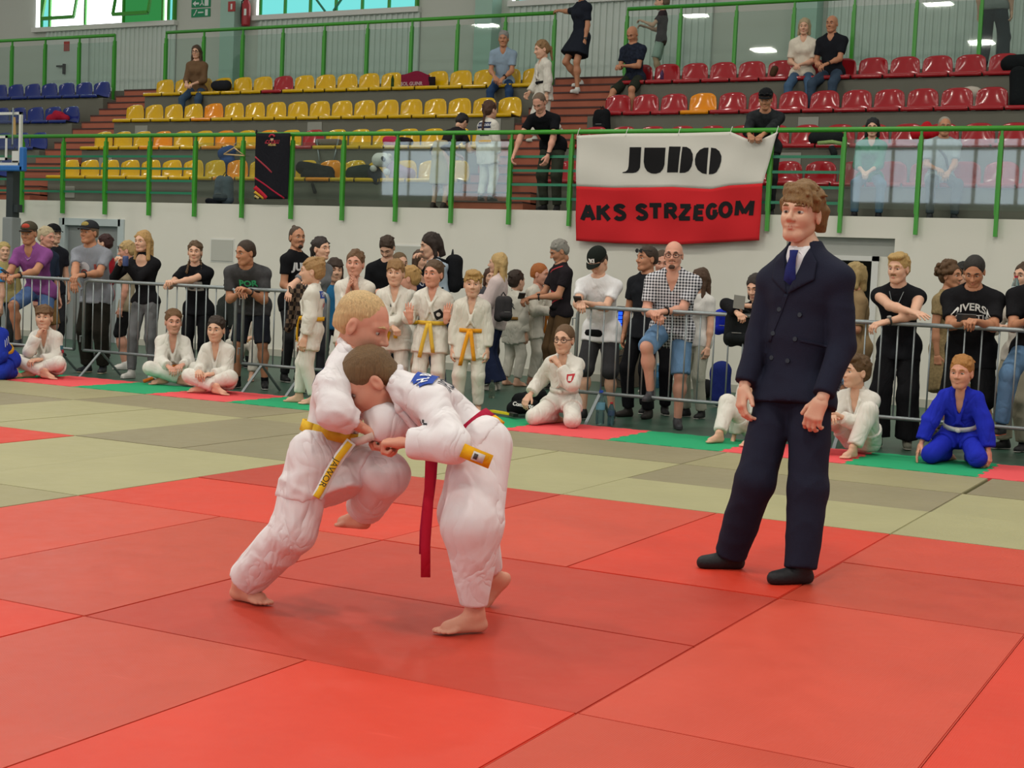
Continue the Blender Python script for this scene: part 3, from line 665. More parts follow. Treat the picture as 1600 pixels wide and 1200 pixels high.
class Vol:
    """list of primitives: tapered capsules and ellipsoids, blended, carved, cut by planes"""
    def __init__(s, k=.03): s.k = k; s.prims = []; s.post = []; s.noise = None
    def cap(s, a, b, ra, rb=None, flat=None, k=None, end=None):
        """capsule; flat=(axis,factor): squeezed along an axis; end=(point,normal): cut off flat there"""
        s.prims.append(('c', np.array(a, float), np.array(b, float), float(ra), float(ra if rb is None else rb), flat, s.k if k is None else k, end)); return s
    def ell(s, c, r, R=None, k=None):
        s.prims.append(('e', np.array(c, float), np.array(r, float), R, None, None, s.k if k is None else k)); return s
    def carve_cap(s, a, b, ra, rb=None, flat=None, k=.008): s.post.append(('c', np.array(a, float), np.array(b, float), float(ra), float(ra if rb is None else rb), flat, k)); return s
    def carve_ell(s, c, r, R=None, k=.008): s.post.append(('e', np.array(c, float), np.array(r, float), R, None, None, k)); return s
    def cut(s, p, n, near_=None):
        """remove everything on the side of p that n points to (near_: only within that radius of p)"""
        n = np.array(n, float); s.post.append(('p', np.array(p, float), n / np.linalg.norm(n), near_, None, None, .004)); return s
    @staticmethod
    def _d(pr, X, Y, Z):
        if pr[0] == 'c':
            _, a, b, ra, rb, flat, k = pr[:7]
            px, py, pz = X - a[0], Y - a[1], Z - a[2]; ab = b - a
            if flat is not None:
                n, f_ = flat; dn = (px * n[0] + py * n[1] + pz * n[2]) * (1 / f_ - 1)
                px = px + n[0] * dn; py = py + n[1] * dn; pz = pz + n[2] * dn
                an = (ab @ np.array(n)) * (1 / f_ - 1); ab = ab + np.array(n) * an
            t = np.clip((px * ab[0] + py * ab[1] + pz * ab[2]) / (ab @ ab + 1e-12), 0, 1)
            d = np.sqrt((px - t * ab[0]) ** 2 + (py - t * ab[1]) ** 2 + (pz - t * ab[2]) ** 2) - (ra + (rb - ra) * t)
            return d * (flat[1] ** .5 if flat is not None else 1)
        if pr[0] == 'e':
            _, c, r, R = pr[:4]
            px, py, pz = X - c[0], Y - c[1], Z - c[2]
            if R is not None:
                px, py, pz = (R[0][0] * px + R[0][1] * py + R[0][2] * pz, R[1][0] * px + R[1][1] * py + R[1][2] * pz, R[2][0] * px + R[2][1] * py + R[2][2] * pz)
            q_ = np.sqrt((px / r[0]) ** 2 + (py / r[1]) ** 2 + (pz / r[2]) ** 2)
            return (q_ - 1) * min(r)
        _, p, n = pr[:3]
        return (X - p[0]) * n[0] + (Y - p[1]) * n[1] + (Z - p[2]) * n[2]
    @staticmethod
    def _bb(pr):
        if pr[0] == 'c':
            r = max(pr[3], pr[4]); return np.minimum(pr[1], pr[2]) - r, np.maximum(pr[1], pr[2]) + r
        r = max(pr[2]) if pr[3] is not None else pr[2]
        return pr[1] - r, pr[1] + r
    def net(s, h):
        bb = [s._bb(p) for p in s.prims]; lo = np.min([b[0] for b in bb], 0) - 2.5 * h; hi = np.max([b[1] for b in bb], 0) + 2.5 * h
        ax = [np.arange(lo[i], hi[i] + h, h) for i in range(3)]
        V = np.full([len(a) for a in ax], 1.0)
        for pr, (b0, b1) in zip(s.prims, bb):
            k = pr[6]; m = k + 2.5 * h
            i0 = [int(max(0, (b0[i] - m - lo[i]) // h)) for i in range(3)]; i1 = [int(min(len(ax[i]), (b1[i] + m - lo[i]) // h + 2)) for i in range(3)]
            sl = tuple(slice(p, q_) for p, q_ in zip(i0, i1))
            X, Y, Z = np.meshgrid(*[ax[i][sl[i]] for i in range(3)], indexing='ij', sparse=True)
            d = s._d(pr, X, Y, Z); v = V[sl]
            if pr[0] == 'c' and pr[7] is not None: d = np.maximum(d, (X - pr[7][0][0]) * pr[7][1][0] + (Y - pr[7][0][1]) * pr[7][1][1] + (Z - pr[7][0][2]) * pr[7][1][2])
            hh = np.clip(.5 + .5 * (v - d) / k, 0, 1)
            V[sl] = v * (1 - hh) + d * hh - k * hh * (1 - hh)
        X, Y, Z = np.meshgrid(*ax, indexing='ij', sparse=True)
        if s.noise: V = V + s.noise(X, Y, Z)
        for pr in s.post:
            if pr[0] == 'p':
                d = s._d(pr, X, Y, Z)
                if pr[3]:
                    r2 = (X - pr[1][0]) ** 2 + (Y - pr[1][1]) ** 2 + (Z - pr[1][2]) ** 2
                    d = np.where(r2 < pr[3] ** 2, d, -1)
                V = np.maximum(V, d)
            else:
                b0, b1 = s._bb(pr); k = pr[6]; m = k + 2.5 * h
                i0 = [int(max(0, (b0[i] - m - lo[i]) // h)) for i in range(3)]; i1 = [int(min(len(ax[i]), max(0, (b1[i] + m - lo[i]) // h + 2))) for i in range(3)]
                sl = tuple(slice(p, q_) for p, q_ in zip(i0, i1))
                x, y, z = np.meshgrid(*[ax[i][sl[i]] for i in range(3)], indexing='ij', sparse=True)
                if V[sl].size == 0: continue
                d = -s._d(pr, x, y, z); v = V[sl]; hh = np.clip(.5 - .5 * (v - d) / k, 0, 1)
                V[sl] = v * (1 - hh) + d * hh + k * hh * (1 - hh)
        return surface_net(V, *ax)

def np_mesh(name, parts, mats, smooth=True):
    """parts: (points, quads, material index or array) joined in one mesh"""
    vs, fs, mi, o = [], [], [], 0
    for P, Fq, m in parts:
        vs.append(P); fs.append(Fq + o); o += len(P)
        mi.append(np.full(len(Fq), m) if np.isscalar(m) else m)
    vs = np.concatenate(vs); fs = np.concatenate(fs); mi = np.concatenate(mi).astype(np.int32)
    me = bpy.data.meshes.new(name); me.vertices.add(len(vs)); me.vertices.foreach_set('co', vs.astype(np.float32).ravel())
    n = len(fs); me.loops.add(n * 4); me.loops.foreach_set('vertex_index', fs.astype(np.int32).ravel())
    me.polygons.add(n); me.polygons.foreach_set('loop_start', np.arange(0, 4 * n, 4, dtype=np.int32)); me.polygons.foreach_set('loop_total', np.full(n, 4, np.int32))
    for m in mats: me.materials.append(m)
    me.polygons.foreach_set('material_index', mi)
    me.polygons.foreach_set('use_smooth', [smooth] * n); me.update(calc_edges=True); me.validate()
    return me

def unit(v): v = np.array(v, float); return v / (np.linalg.norm(v) + 1e-12)
def rotm(axis, deg):
    return np.array(Matrix.Rotation(math.radians(deg), 3, Vector(axis)))
def folds(amp, freq, seed=0):
    """long soft creases running across each other"""
    r = np.random.RandomState(seed); K = r.normal(size=(6, 3)); K = K / np.linalg.norm(K, axis=1)[:, None] * freq * r.uniform(.45, 1.1, (6, 1)); ph = r.uniform(0, 6.28, 6); L_ = r.normal(size=(6, 3)) * freq * .22
    def f_(X, Y, Z):
        t = 0
        for i in range(6):
            a, l_ = K[i], L_[i]; w_ = X * a[0] + Y * a[1] + Z * a[2] + ph[i]; q_ = np.sin(X * l_[0] + Y * l_[1] + Z * l_[2] + ph[5 - i])
            t = t + (1 - np.abs(np.sin(.5 * w_ + 1.1 * q_))) ** 2 * (.6 + .5 * q_)
        return -amp * (t - 1.3) * .8
    return f_

# ---- head (local: x right, y forward, z up, metres for an adult; origin in the middle of the head)
HEADS = {}
def head_parts(kind, h, hairless_brow=False):
    key = (kind, h)
    if key in HEADS: return HEADS[key]
    v = Vol(.02)
    child = kind == 'child'; fem = kind == 'woman'
    jw = .051 if not fem else .044
    if kind == 'man': v.cap((-.034, .01, -.072), (-.016, .062, -.1), .012, k=.03).cap((.034, .01, -.072), (.016, .062, -.1), .012, k=.03)
    v.ell((0, -.014, .032), (.076, .096, .086))
    v.ell((0, .022, .0), (.062, .07, .09), k=.03)
    v.ell((0, .03, -.05), (jw, .056, .066), k=.03)
    if child: v.ell((0, .035, -.035), (.056, .055, .06), k=.03)
    v.cap((-.012, .072, -.098), (.012, .072, -.098), .018 if not fem else .015, k=.025)
    for s_ in (-1, 1):
        v.ell((s_ * .034, .052, -.028), (.026, .034, .03), k=.025)
        v.cap((s_ * .012, .088, .024), (s_ * .045, .07, .02), .011, .009, k=.02)
        v.cap((s_ * .052, -.0, -.058), (s_ * .026, .06, -.095), .011, k=.03)
    v.cap((0, .092, .014), (0, .1165, -.027), .0075, .0125 if not child else .0115, k=.012)
    for s_ in (-1, 1): v.ell((s_ * .012, .102, -.033), (.009, .013, .0085), k=.007)
    v.ell((0, .085, -.059), (.024, .0145, .006), k=.008); v.ell((0, .0845, -.0705), (.019, .0145, .0065), k=.006)
    v.cap((0, -.02, -.05), (0, -.028, -.1), .05 if not (fem or child) else .042, .048 if not (fem or child) else .04, k=.03)
    for s_ in (-1, 1):
        v.carve_ell((s_ * .032, .1, .002), (.018, .02, .012), k=.014)
        v.ell((s_ * .079, -.008, -.012), (.009, .02, .032), k=.008)
        v.carve_ell((s_ * .09, -.004, -.008), (.008, .01, .016), k=.006)
    v.carve_cap((-.02, .1105, -.0645), (.02, .1105, -.0645), .0055, k=.005)
    P, Fq = v.net(h); c = P[Fq].mean(1); m = np.zeros(len(Fq), int)
    parts = [(P, Fq, m)]
    lv = Vol(.004)
    for s_ in (-1, 1): lv.cap((s_ * .021, .0865, -.0635), (s_ * .005, .0965, -.0592), .0028, .0042).cap((s_ * .02, .0865, -.0655), (s_ * .004, .096, -.0705), .0028, .0052)
    lv.carve_cap((-.022, .104, -.0642), (.022, .104, -.0642), .0035, k=.003); p4, f4 = lv.net(.003); parts.append((p4, f4, 3))
    for s_ in (-1, 1):
        ev = Vol(.01).ell((s_ * .031, .0735, .001), (.0165, .0145, .0105)); p2, f2 = ev.net(min(h, .004)); c2 = p2[f2].mean(1)
        m2 = np.full(len(f2), 1); m2[np.hypot(c2[:, 0] - s_ * .031, c2[:, 2] - .001) < .0064] = 2
        m2[c2[:, 2] > .0062] = 0; m2[c2[:, 2] < -.0052] = 0
        parts.append((p2, f2, m2))
        bv = Vol(.005).cap((s_ * .014, .0985, .026), (s_ * .032, .0955, .0305), .0048, .005).cap((s_ * .032, .0955, .0305), (s_ * .05, .0795, .025), .005, .003); p3, f3 = bv.net(min(h, .004)); parts.append((p3, f3, 4))
    HEADS[key] = parts; return parts

HANDS = {}
def hand_parts(pose, h):
    """local: wrist at the origin, y along the fingers, z out of the back of the hand, thumb on +x"""
    if (pose, h) in HANDS: return HANDS[(pose, h)]
    curl = {'flat': (8, 10, 8), 'relaxed': (28, 35, 25), 'grip': (70, 80, 50), 'hold': (45, 50, 35)}[pose]
    v = Vol(.012)
    v.cap((0, -.02, 0), (0, .02, 0), .027, .03, ((0, 0, 1), .72))
    for i, x in enumerate((.03, .011, -.009, -.028)):
        v.cap((x * .55, .02, 0), (x, .088 - (.008 if i == 3 else 0), 0), .017, .0125, k=.014)
        L_ = (.04, .045, .042, .033)[i]; p = np.array((x, .088 - (.008 if i == 3 else 0), 0)); ang = 0; r = .0105
        sp = math.radians((6, 1, -4, -10)[i])
        for j in range(3):
            ang += curl[j] + i * 2; l_ = L_ * (1, .68, .52)[j]; a = math.radians(ang)
            q_ = p + np.array((math.sin(sp) * l_ * math.cos(a), l_ * math.cos(a) * math.cos(sp), -l_ * math.sin(a)))
            v.cap(p, q_, r, r * .88, k=.004 if j else .008); p = q_; r *= .88
    t0 = np.array((.022, .02, -.006)); t1 = t0 + ((.03, .034, -.012) if pose != 'grip' else (.018, .04, -.022)); t2 = t1 + ((.012, .032, -.008) if pose != 'grip' else (-.012, .026, -.016))
    v.cap(t0, t1, .016, .012, k=.012).cap(t1, t2, .0118, .0095, k=.004)
    P, Fq = v.net(h); HANDS[(pose, h)] = [(P, Fq, 0)]; return HANDS[(pose, h)]

def ik(a, b, l1, l2, pole):
    """middle joint of a two-bone limb"""
    a = np.array(a, float); b = np.array(b, float); d = b - a; L_ = np.linalg.norm(d)
    if L_ > (l1 + l2) * .995: b = a + d / L_ * (l1 + l2) * .995; d = b - a; L_ = np.linalg.norm(d)
    t = d / L_; x = (l1 * l1 - l2 * l2 + L_ * L_) / (2 * L_); hgt = math.sqrt(max(l1 * l1 - x * x, 0))
    p = np.array(pole, float); p = p - t * (p @ t); p = unit(p)
    return a + t * x + p * hgt, b

SKIN = {'fair': 'd8aa90', 'pink': 'd49c86', 'tan': 'bb8465', 'rosy': 'd4977f'}
def skin_mat(c):
    if 'skin_' + c in MATS: return MATS['skin_' + c]
    m = mat('skin_' + c, SKIN[c], .5, .35, bump=.06, bscale=90, vary=.07, vscale=18)
    b = m.node_tree.nodes['Principled BSDF']; b.inputs['Subsurface Weight'].default_value = .12; b.inputs['Subsurface Radius'].default_value = (.02, .008, .004); b.inputs['Subsurface Scale'].default_value = .4
    return m
m_eye = mat('eye_white', 'b9b2aa', .3); m_iris = mat('eye_iris', '3a2d24', .25); m_lip = mat('lips', 'c4756a', .5); m_lip2 = mat('lips_soft', 'c8806c', .5)
def hair_mat(c): return mat('hair_' + c, c, .55, .35, bump=.6, bscale=110, vary=.5, vscale=70, aniso=(2.4, 2.4, .22))
# ---------------------------------------------------------------- people
from mathutils.bvhtree import BVHTree
FEET = {}
def foot_parts(h):
    """bare left foot: ankle at the origin, y to the toes, z up, big toe on +x"""
    if h in FEET: return FEET[h]
    v = Vol(.02)
    v.cap((0, 0, .03), (0, -.012, -.045), .038, .032).cap((0, -.02, -.045), (.004, .09, -.052), .031, .034).cap((0, 0, 0), (.004, .09, -.045), .034, .024)
    for i, (x, y, l_, r) in enumerate(((.026, .1, .045, .0155), (.008, .108, .036, .011), (-.008, .105, .033, .0105), (-.022, .097, .03, .01), (-.034, .086, .026, .0095))):
        v.cap((x * .8, .075, -.055), (x, y, -.06), r * 1.25, r, k=.012); v.cap((x, y, -.061), (x + .001, y + l_ * .8, -.064), r, r * .9, k=.004)
    v.cut((0, 0, -.0755), (0, 0, -1)); P, Fq = v.net(h); FEET[h] = [(P, Fq, 0)]; return FEET[h]

def xf(parts, R, o, s=1.0, mirror=False):
    out = []
    for P, Fq, m in parts:
        P = P * s
        if mirror: P = P * np.array((-1, 1, 1)); Fq = Fq[:, ::-1]
        out.append((P @ R.T + o, Fq, m))
    return out

HAIRS = {}
def hair_parts(style, h):
    if (style, h) in HAIRS: return HAIRS[(style, h)]
    th = {'buzz': .004, 'short': .011, 'crop': .008}.get(style.split('+')[0], .013)
    v = Vol(.018); v.noise = folds(.0012 if th < .01 else .0035, 170 if th < .01 else 110, len(style))
    v.ell((0, -.016, .034), (.0765 + th, .0965 + th, .0865 + th * 1.4))
    v.ell((0, -.05, -.022), (.064 + th * .5, .058 + th * .6, .058), k=.03)
    st = style.split('+')
    low = -.085
    if 'buzz' not in st and 'crop' not in st:
        rs = np.random.RandomState(len(style) + 7)
        for i in range(26):
            a = rs.uniform(0, 6.28); e_ = rs.uniform(.25, 1.4); d_ = np.array((math.cos(a) * math.cos(e_) * .08, math.sin(a) * math.cos(e_) * .1 - .018, .036 + math.sin(e_) * .09)); v.cap(d_, d_ + unit((rs.normal() * .5, .3 + rs.normal() * .5, -.3)) * .03, .016, .008, k=.012)
    if 'fringe' in st:
        for x in np.linspace(-.055, .055, 6): v.cap((x * .8, .05, .1), (x * 1.15, .1 - abs(x) * .35, .046 + .01 * math.sin(x * 200)), .024, .012, k=.012)
    if 'quiff' in st:
        for x in np.linspace(-.045, .045, 5): v.cap((x, .03, .105), (x, .085 - abs(x) * .3, .095), .026, .02, k=.015)
    if 'tousle' in st:
        rs = np.random.RandomState(3)
        for i in range(40):
            a = rs.uniform(0, 6.28); e = rs.uniform(.5, 1.45); d_ = np.array((math.cos(a) * math.cos(e) * .085, math.sin(a) * math.cos(e) * .1 - .016, .034 + math.sin(e) * .098)); t = unit((-.5 + rs.normal() * .4, rs.normal() * .5 + .5, -.3)) * .034
            v.cap(d_, d_ + t, .017, .007, k=.01)
        for x in np.linspace(-.065, .065, 10): v.cap((x * .7 + .01, .045, .11), (x * 1.05 - .016, .103 - abs(x) * .42, .036 + .014 * math.sin(x * 410)), .02, .005, k=.006)
        for s_ in (-1, 1): v.cap((s_ * .08, .02, .05), (s_ * .084, .02, -.005), .016, .009, k=.01); v.cap((s_ * .07, -.07, .02), (s_ * .06, -.085, -.08), .03, .02, k=.02)
    if 'long' in st:
        low = -.4
        for s_ in (-1, 1): v.cap((s_ * .07, -.01, .03), (s_ * .088, .01, -.2), .028, .026, k=.03); v.cap((s_ * .05, -.07, .0), (s_ * .06, -.08, -.23), .04, .035, k=.03)
    if 'mid' in st:
        low = -.16
        for s_ in (-1, 1): v.cap((s_ * .068, -.02, .02), (s_ * .08, -.01, -.11), .03, .025, k=.03)
        v.cap((0, -.08, 0), (0, -.085, -.12), .055, .05, k=.03)
    if 'pony' in st: v.cap((0, -.1, .04), (0, -.135, .0), .024, .028, k=.015); v.cap((0, -.135, 0), (0, -.13, -.17), .028, .014, k=.015)
    if 'bun' in st: v.ell((0, -.085, .105), (.036, .036, .034), k=.012)
    if 'topknot' in st: v.ell((0, -.08, .112), (.024, .03, .028), k=.015)
    if 'braids' in st:
        for s_ in (-1, 1):
            for j in range(7): v.ell((s_ * (.06 + .004 * j), -.04 + .012 * j, -.06 - .03 * j), (.018, .018, .022), k=.008)
    if 'braid' in st:
        for j in range(8): v.ell((0, -.1 - .004 * j, -.02 - .035 * j), (.02, .018, .025), k=.008)
    if 'curls' in st:
        rs = np.random.RandomState(5)
        for i in range(40):
            a = rs.uniform(0, 6.28); e = rs.uniform(-.4, 1.4); v.ell((math.cos(a) * math.cos(e) * .1, math.sin(a) * math.cos(e) * .115 - .03, .04 + math.sin(e) * .1), (.028,) * 3, k=.008)
    if 'pony' in st or 'braid' in st or 'braids' in st: low = -.45
    fz = .09 if 'receding' in st else .074 if ('buzz' in st or 'crop' in st) else .066
    if 'crop' in st or 'buzz' in st: low = max(low, -.062)
    if not ('fringe' in st or 'tousle' in st):
        v.carve_ell((0, .114, -.045), (.098, .078, fz + .05), k=.012)
    elif 'tousle' in st: v.carve_ell((0, .118, -.07), (.085, .072, .1), k=.006)
    else:
        v.carve_ell((0, .114, -.058), (.09, .078, .094), k=.01)
    if 'long' not in st and 'mid' not in st:
        for s_ in (-1, 1): v.carve_ell((s_ * .082, .018, -.055), (.04, .058, .058), k=.012); v.carve_ell((s_ * .09, -.008, -.012), (.03, .02, .03), k=.008)
    else:
        v.carve_ell((0, .1, -.13), (.07, .09, .1), k=.015)
    v.cut((0, 0, low), (0, -.15, -1))
    P, Fq = v.net(h); HAIRS[(style, h)] = [(P, Fq, 0)]; return HAIRS[(style, h)]

class Person:
    def __init__(s, label, H=1.75, head=None, y=None, base=None, yaw=0, floor=-.04, sex='man', w=1.0, skin='fair', hair='short', hairc='4a3a2c', lod=None,
                 pelvis=None, lean=0, side=0, twist=0, hyaw=0, hpitch=0, hroll=0, feet=None, hands=None, poles=None, kpoles=None, hpose=('relaxed', 'relaxed'), hback=(None, None), seatz=None, hs=None, footdir=None, J=None, group=None, px_depth=0.0):
        if H is None:
            zt = on_y(head[0], head[1], y)[2] - floor; H = 1.7; cl = math.cos(math.radians(lean))
            for _ in range(8):
                k_ = (H / 1.8) ** .6 * 1.06 if sex != 'child' else 1.06 * (H / 1.4) ** .35
                H = (zt - .112 * k_) / (.525 + ((.31 if sex != 'child' else .295) + (.0515 if sex != 'child' else .06)) * cl + (.0515 if sex != 'child' else .06))
        s.H, s.w, s.sex = H, w, sex
        child = sex == 'child'
        s.hs = hs or ((H / 1.8) ** .6 * 1.06 if not child else 1.06 * (H / 1.4) ** .35) * (.97 if sex == 'woman' else 1)
        a = math.radians(yaw); s.f = np.array((math.sin(a), -math.cos(a), 0)); s.u = np.array((0, 0, 1.)); s.r = np.cross(s.f, s.u)
        s.lod = lod or .02
        pel = np.array(pelvis if pelvis is not None else (0, 0, .525 * H), float)
        # torso axes
        R = rotm(s.r, -lean) @ rotm(s.f, side)
        s.tu = R @ s.u; s.tf = R @ s.f; s.tr = R @ s.r
        Rt = rotm(s.tu, twist); s.sr = Rt @ s.tr; s.sf = Rt @ s.tf
        sp = (.29 if not child else .275) * H
        hl = (.103 if not child else .12) * H
        def loc(v): return s.r * v[0] + s.f * v[1] + s.u * v[2]
        # base from the top of the head seen at a pixel
        top_off = loc(pel) + s.tu * (sp + .02 * H) + (s.tu * .5 + s.u * .5) * (hl - .118 * s.hs + .118 * s.hs) + s.u * .112 * s.hs
        if base is None:
            if y is None: raise ValueError
            # y: plane of the head top
            p = on_y(head[0], head[1], y); base = p - top_off; 
            if floor is not None: base[2] = floor
        s.B = np.array(base, float); B = s.B
        def W(v):
            if v is None: return None
            if isinstance(v, tuple) and v[0] == 'px': return near(v[1], v[2], B, v[3] if len(v) > 3 else 0.)
            if isinstance(v, tuple) and v[0] == 'w': return np.array(v[1], float)
            return B + loc(v)
        s.W = W
        J_ = s.J = {}
        J_['pel'] = B + loc(pel); J_['ch'] = J_['pel'] + s.tu * sp
        hw = .049 * H ; sw = (.099 if sex == 'man' else .088 if sex == 'woman' else .088) * H * (.5 + .5 * w)
        for k_, sg in (('L', -1), ('R', 1)):
            J_['hip' + k_] = J_['pel'] + s.r * sg * hw - s.u * .0 * H
            J_['sh' + k_] = J_['ch'] + s.sr * sg * sw - s.tu * .022 * H
        J_['nb'] = J_['ch'] + s.tu * .02 * H
        hd = unit(s.tu * .5 + s.u * .5 + s.f * .12)
        J_['head'] = J_['nb'] + hd * hl
        if J: 
            for k_, v in J.items(): J_[k_] = W(v)
            s.tu = unit(J_['ch'] - J_['pel']); s.sr = J_['shR'] - J_['shL']; s.sr = unit(s.sr - s.tu * (s.sr @ s.tu)); s.sf = np.cross(s.tu, s.sr)
            s.tr = J_['hipR'] - J_['hipL']; s.tr = unit(s.tr - s.tu * (s.tr @ s.tu)); s.tf = np.cross(s.tu, s.tr)
            if 'nb' not in J: J_['nb'] = J_['ch'] + s.tu * .02 * H
        ua, fa, th, sh = .165 * H, .148 * H, .246 * H, .245 * H
        feet = feet or ((-.1, .0), (.1, .0)); poles = poles or (None, None); kpoles = kpoles or (None, None); hands = hands or (None, None)
        for i, k_ in enumerate('LR'):
            sg = (-1, 1)[i]
            if 'an' + k_ not in J_:
                ft = feet[i]
                if isinstance(ft, tuple) and isinstance(ft[0], str): an = W(ft)
                else: an = B + loc((ft[0], ft[1], (ft[2] if len(ft) > 2 else .045 * H)))
                kn, an = ik(J_['hip' + k_], an, th, sh, loc(kpoles[i]) if kpoles[i] else s.f + s.r * sg * .15)
                J_['kn' + k_] = J_.get('kn' + k_, kn); J_['an' + k_] = an
            if 'wr' + k_ not in J_:
                t = hands[i]
                t = W(t) if t is not None else J_['sh' + k_] + s.u * -(ua + fa) * .985 + s.r * sg * .05 + s.f * .05
                el, wr = ik(J_['sh' + k_], t, ua, fa, loc(poles[i]) if poles[i] else -s.f * .8 - s.u * .5 + s.r * sg * .5)
                J_['el' + k_] = J_.get('el' + k_, el); J_['wr' + k_] = wr
            if footdir and footdir[i] is not None: d = unit(loc(footdir[i])) if not isinstance(footdir[i], np.ndarray) else unit(footdir[i])
            else: d = unit(s.f + s.r * sg * .25)
            J_['fd' + k_] = d
        # head frame
        Rh = rotm(s.u, -hyaw) @ rotm(s.r, -hpitch) @ rotm(s.f, hroll)
        # yaw turns to the person's right for positive values
        hf = rotm(s.u, -hyaw) @ s.f; hr = np.cross(hf, s.u)
        Rp = rotm(hr, -hpitch); hf2 = Rp @ hf; hu2 = Rp @ s.u
        Rr = rotm(hf2, hroll); hu2 = Rr @ hu2; hr2 = np.cross(hf2, hu2)
        s.HR = np.stack([hr2, hf2, hu2], 1)
        s.root = thing('person', label, 'person', B, group)
        s.skin = skin; s.hairc = hairc
        s._body(hpose, hback, hair)
    def hp(s, v): return s.J['head'] + s.HR @ (np.array(v, float) * s.hs)
    def part(s, name, parts, m, parent=None):
        if isinstance(parts, Vol): parts = [parts.net(s.lod) + (0,)]
        parts = [p for p in parts if len(p[0])]
        if not parts: return None
        return put(name, np_mesh(name, parts, m if isinstance(m, (list, tuple)) else [m]), None, parent or s.root)
    def torso(s, v, e, w=None, belly=0.0, low=True):
        J, H = s.J, s.H; w = (w or s.w) * H / 1.8; k = .05 * H / 1.8
        pel, ch = J['pel'], J['ch']; wst = pel * .55 + ch * .45; wst = wst + s.tf * belly * .3
        hipf = (s.f, .82); fl = (s.tf, .72)
        if low: v.cap(J['hipL'], J['hipR'], .088 * w + e, flat=hipf, k=k)
        wm = {'man': .122, 'woman': .108, 'child': .118}[s.sex]
        v.cap(pel + s.tu * .03 * H, wst, .122 * w + e + belly * .4, wm * w + e + belly, flat=fl, k=k)
        c2 = pel * .25 + ch * .75
        v.cap(wst, c2, wm * w + e + belly, .13 * w + e, flat=fl, k=k)
        v.cap(c2 - s.sr * .05 * w, c2 + s.sr * .05 * w, .108 * w + e, flat=(s.sf, .8), k=k)
        if s.sex == 'woman':
            for sg in (-1, 1): v.ell(c2 + s.sf * .075 * w + s.sr * sg * .065 * w - s.tu * .01, np.array((.055, .055, .055)) * w + e * .7, k=k)
        v.cap(J['shL'] + s.sr * .02 - s.tu * .02 * w, J['shR'] - s.sr * .02 - s.tu * .02 * w, .048 * w + e, k=k)
        for k_ in 'LR': v.cap(J['nb'] + s.tu * .005 * H, J['sh' + k_], .055 * w + e * .5, .048 * w + e, k=k)
        v.cap(J['nb'] - s.tu * .015 * H, J['nb'] + s.tu * .012 * H, .08 * w + e * .6, .052 * w + e * .3, k=k)
        return v
    def _body(s, hpose, hback, hair):
        J, H = s.J, s.H; g = H / 1.8 * (.55 + .45 * s.w); v = Vol(.03 * H / 1.8)
        s.torso(v, -.006)
        v.cap(J['nb'], J['head'] - s.HR[:, 2] * .06 * s.hs - s.HR[:, 1] * .03 * s.hs, .053 * g if s.sex == 'man' else .045 * g, .05 * g if s.sex == 'man' else .042 * g)
        for k_ in 'LR':
            v.cap(J['sh' + k_], J['el' + k_], .052 * g, .04 * g).cap(J['el' + k_], J['wr' + k_], .042 * g, .026 * g)
            m1 = J['el' + k_] * .7 + J['wr' + k_] * .3; v.ell(m1, (.043 * g,) * 3)
            v.cap(J['hip' + k_], J['kn' + k_], .086 * g, .054 * g).cap(J['kn' + k_], J['an' + k_], .054 * g, .034 * g)
            cf = J['kn' + k_] * .68 + J['an' + k_] * .32; ax = unit(J['an' + k_] - J['kn' + k_]); bk = -s.f + ax * (s.f @ ax); v.ell(cf + unit(bk) * .012 * g, (.056 * g,) * 3, k=.05)
        parts = [v.net(s.lod) + (0,)]
        hh = max(.0035, s.lod * .36)
        parts += xf(head_parts('child' if s.sex == 'child' else s.sex, round(hh, 4)), s.HR, J['head'], s.hs)
        s.hf = {}
        for i, k_ in enumerate('LR'):
            y = unit(J['wr' + k_] - J['el' + k_]); sg = (-1, 1)[i]
            if hback[i] is not None:
                hb = hback[i]; bk = s.r * hb[0] + s.f * hb[1] + s.u * hb[2]
                if len(hb) > 3: y = unit(s.r * hb[3] + s.f * hb[4] + s.u * hb[5])
            else: bk = s.r * sg + s.f * .3 if y[2] < -.75 else s.u + s.f * .3
            z = bk - y * (bk @ y); z = unit(z); x = np.cross(y, z)
            R = np.stack([x, y, z], 1); s.hf[k_] = (R, J['wr' + k_])
            hsz = s.hs * (.98 if s.sex == 'man' else .9 if s.sex == 'woman' else .86)
            parts += xf(hand_parts(hpose[i], round(max(.0035, s.lod * .3), 4)), R, J['wr' + k_], hsz, mirror=(i == 1))
            s.hsz = hsz
        s.bare = parts; s._mats = [skin_mat(s.skin), m_eye, m_iris, m_lip2 if s.sex != 'woman' else m_lip, hair_mat(s.hairc)]
        if hair: s.part('hair', xf(hair_parts(hair, round(hh * 1.1, 4)), s.HR, J['head'], s.hs), hair_mat(s.hairc))
    def finish(s, barefoot=False):
        if barefoot:
            for i, k_ in enumerate('LR'):
                y = s.J['fd' + k_]; sh = unit(s.J['kn' + k_] - s.J['an' + k_]); z = sh - y * (sh @ y); z = unit(z) if np.linalg.norm(z) > .2 else unit(s.u - y * y[2])
                if abs(y[2]) < .3: z = unit(s.u - y * y[2])
                R = np.stack([np.cross(y, z), y, z], 1)
                s.bare += xf([(p_ * np.array((1, 1.32, 1)), f_, m_) for p_, f_, m_ in foot_parts(round(max(.004, s.lod * .35), 4))], R, s.J['an' + k_], s.H / 1.8 * 1.04, mirror=(i == 1))
        s.body = put('body', np_mesh('body', s.bare, s._mats), None, s.root)
        return s
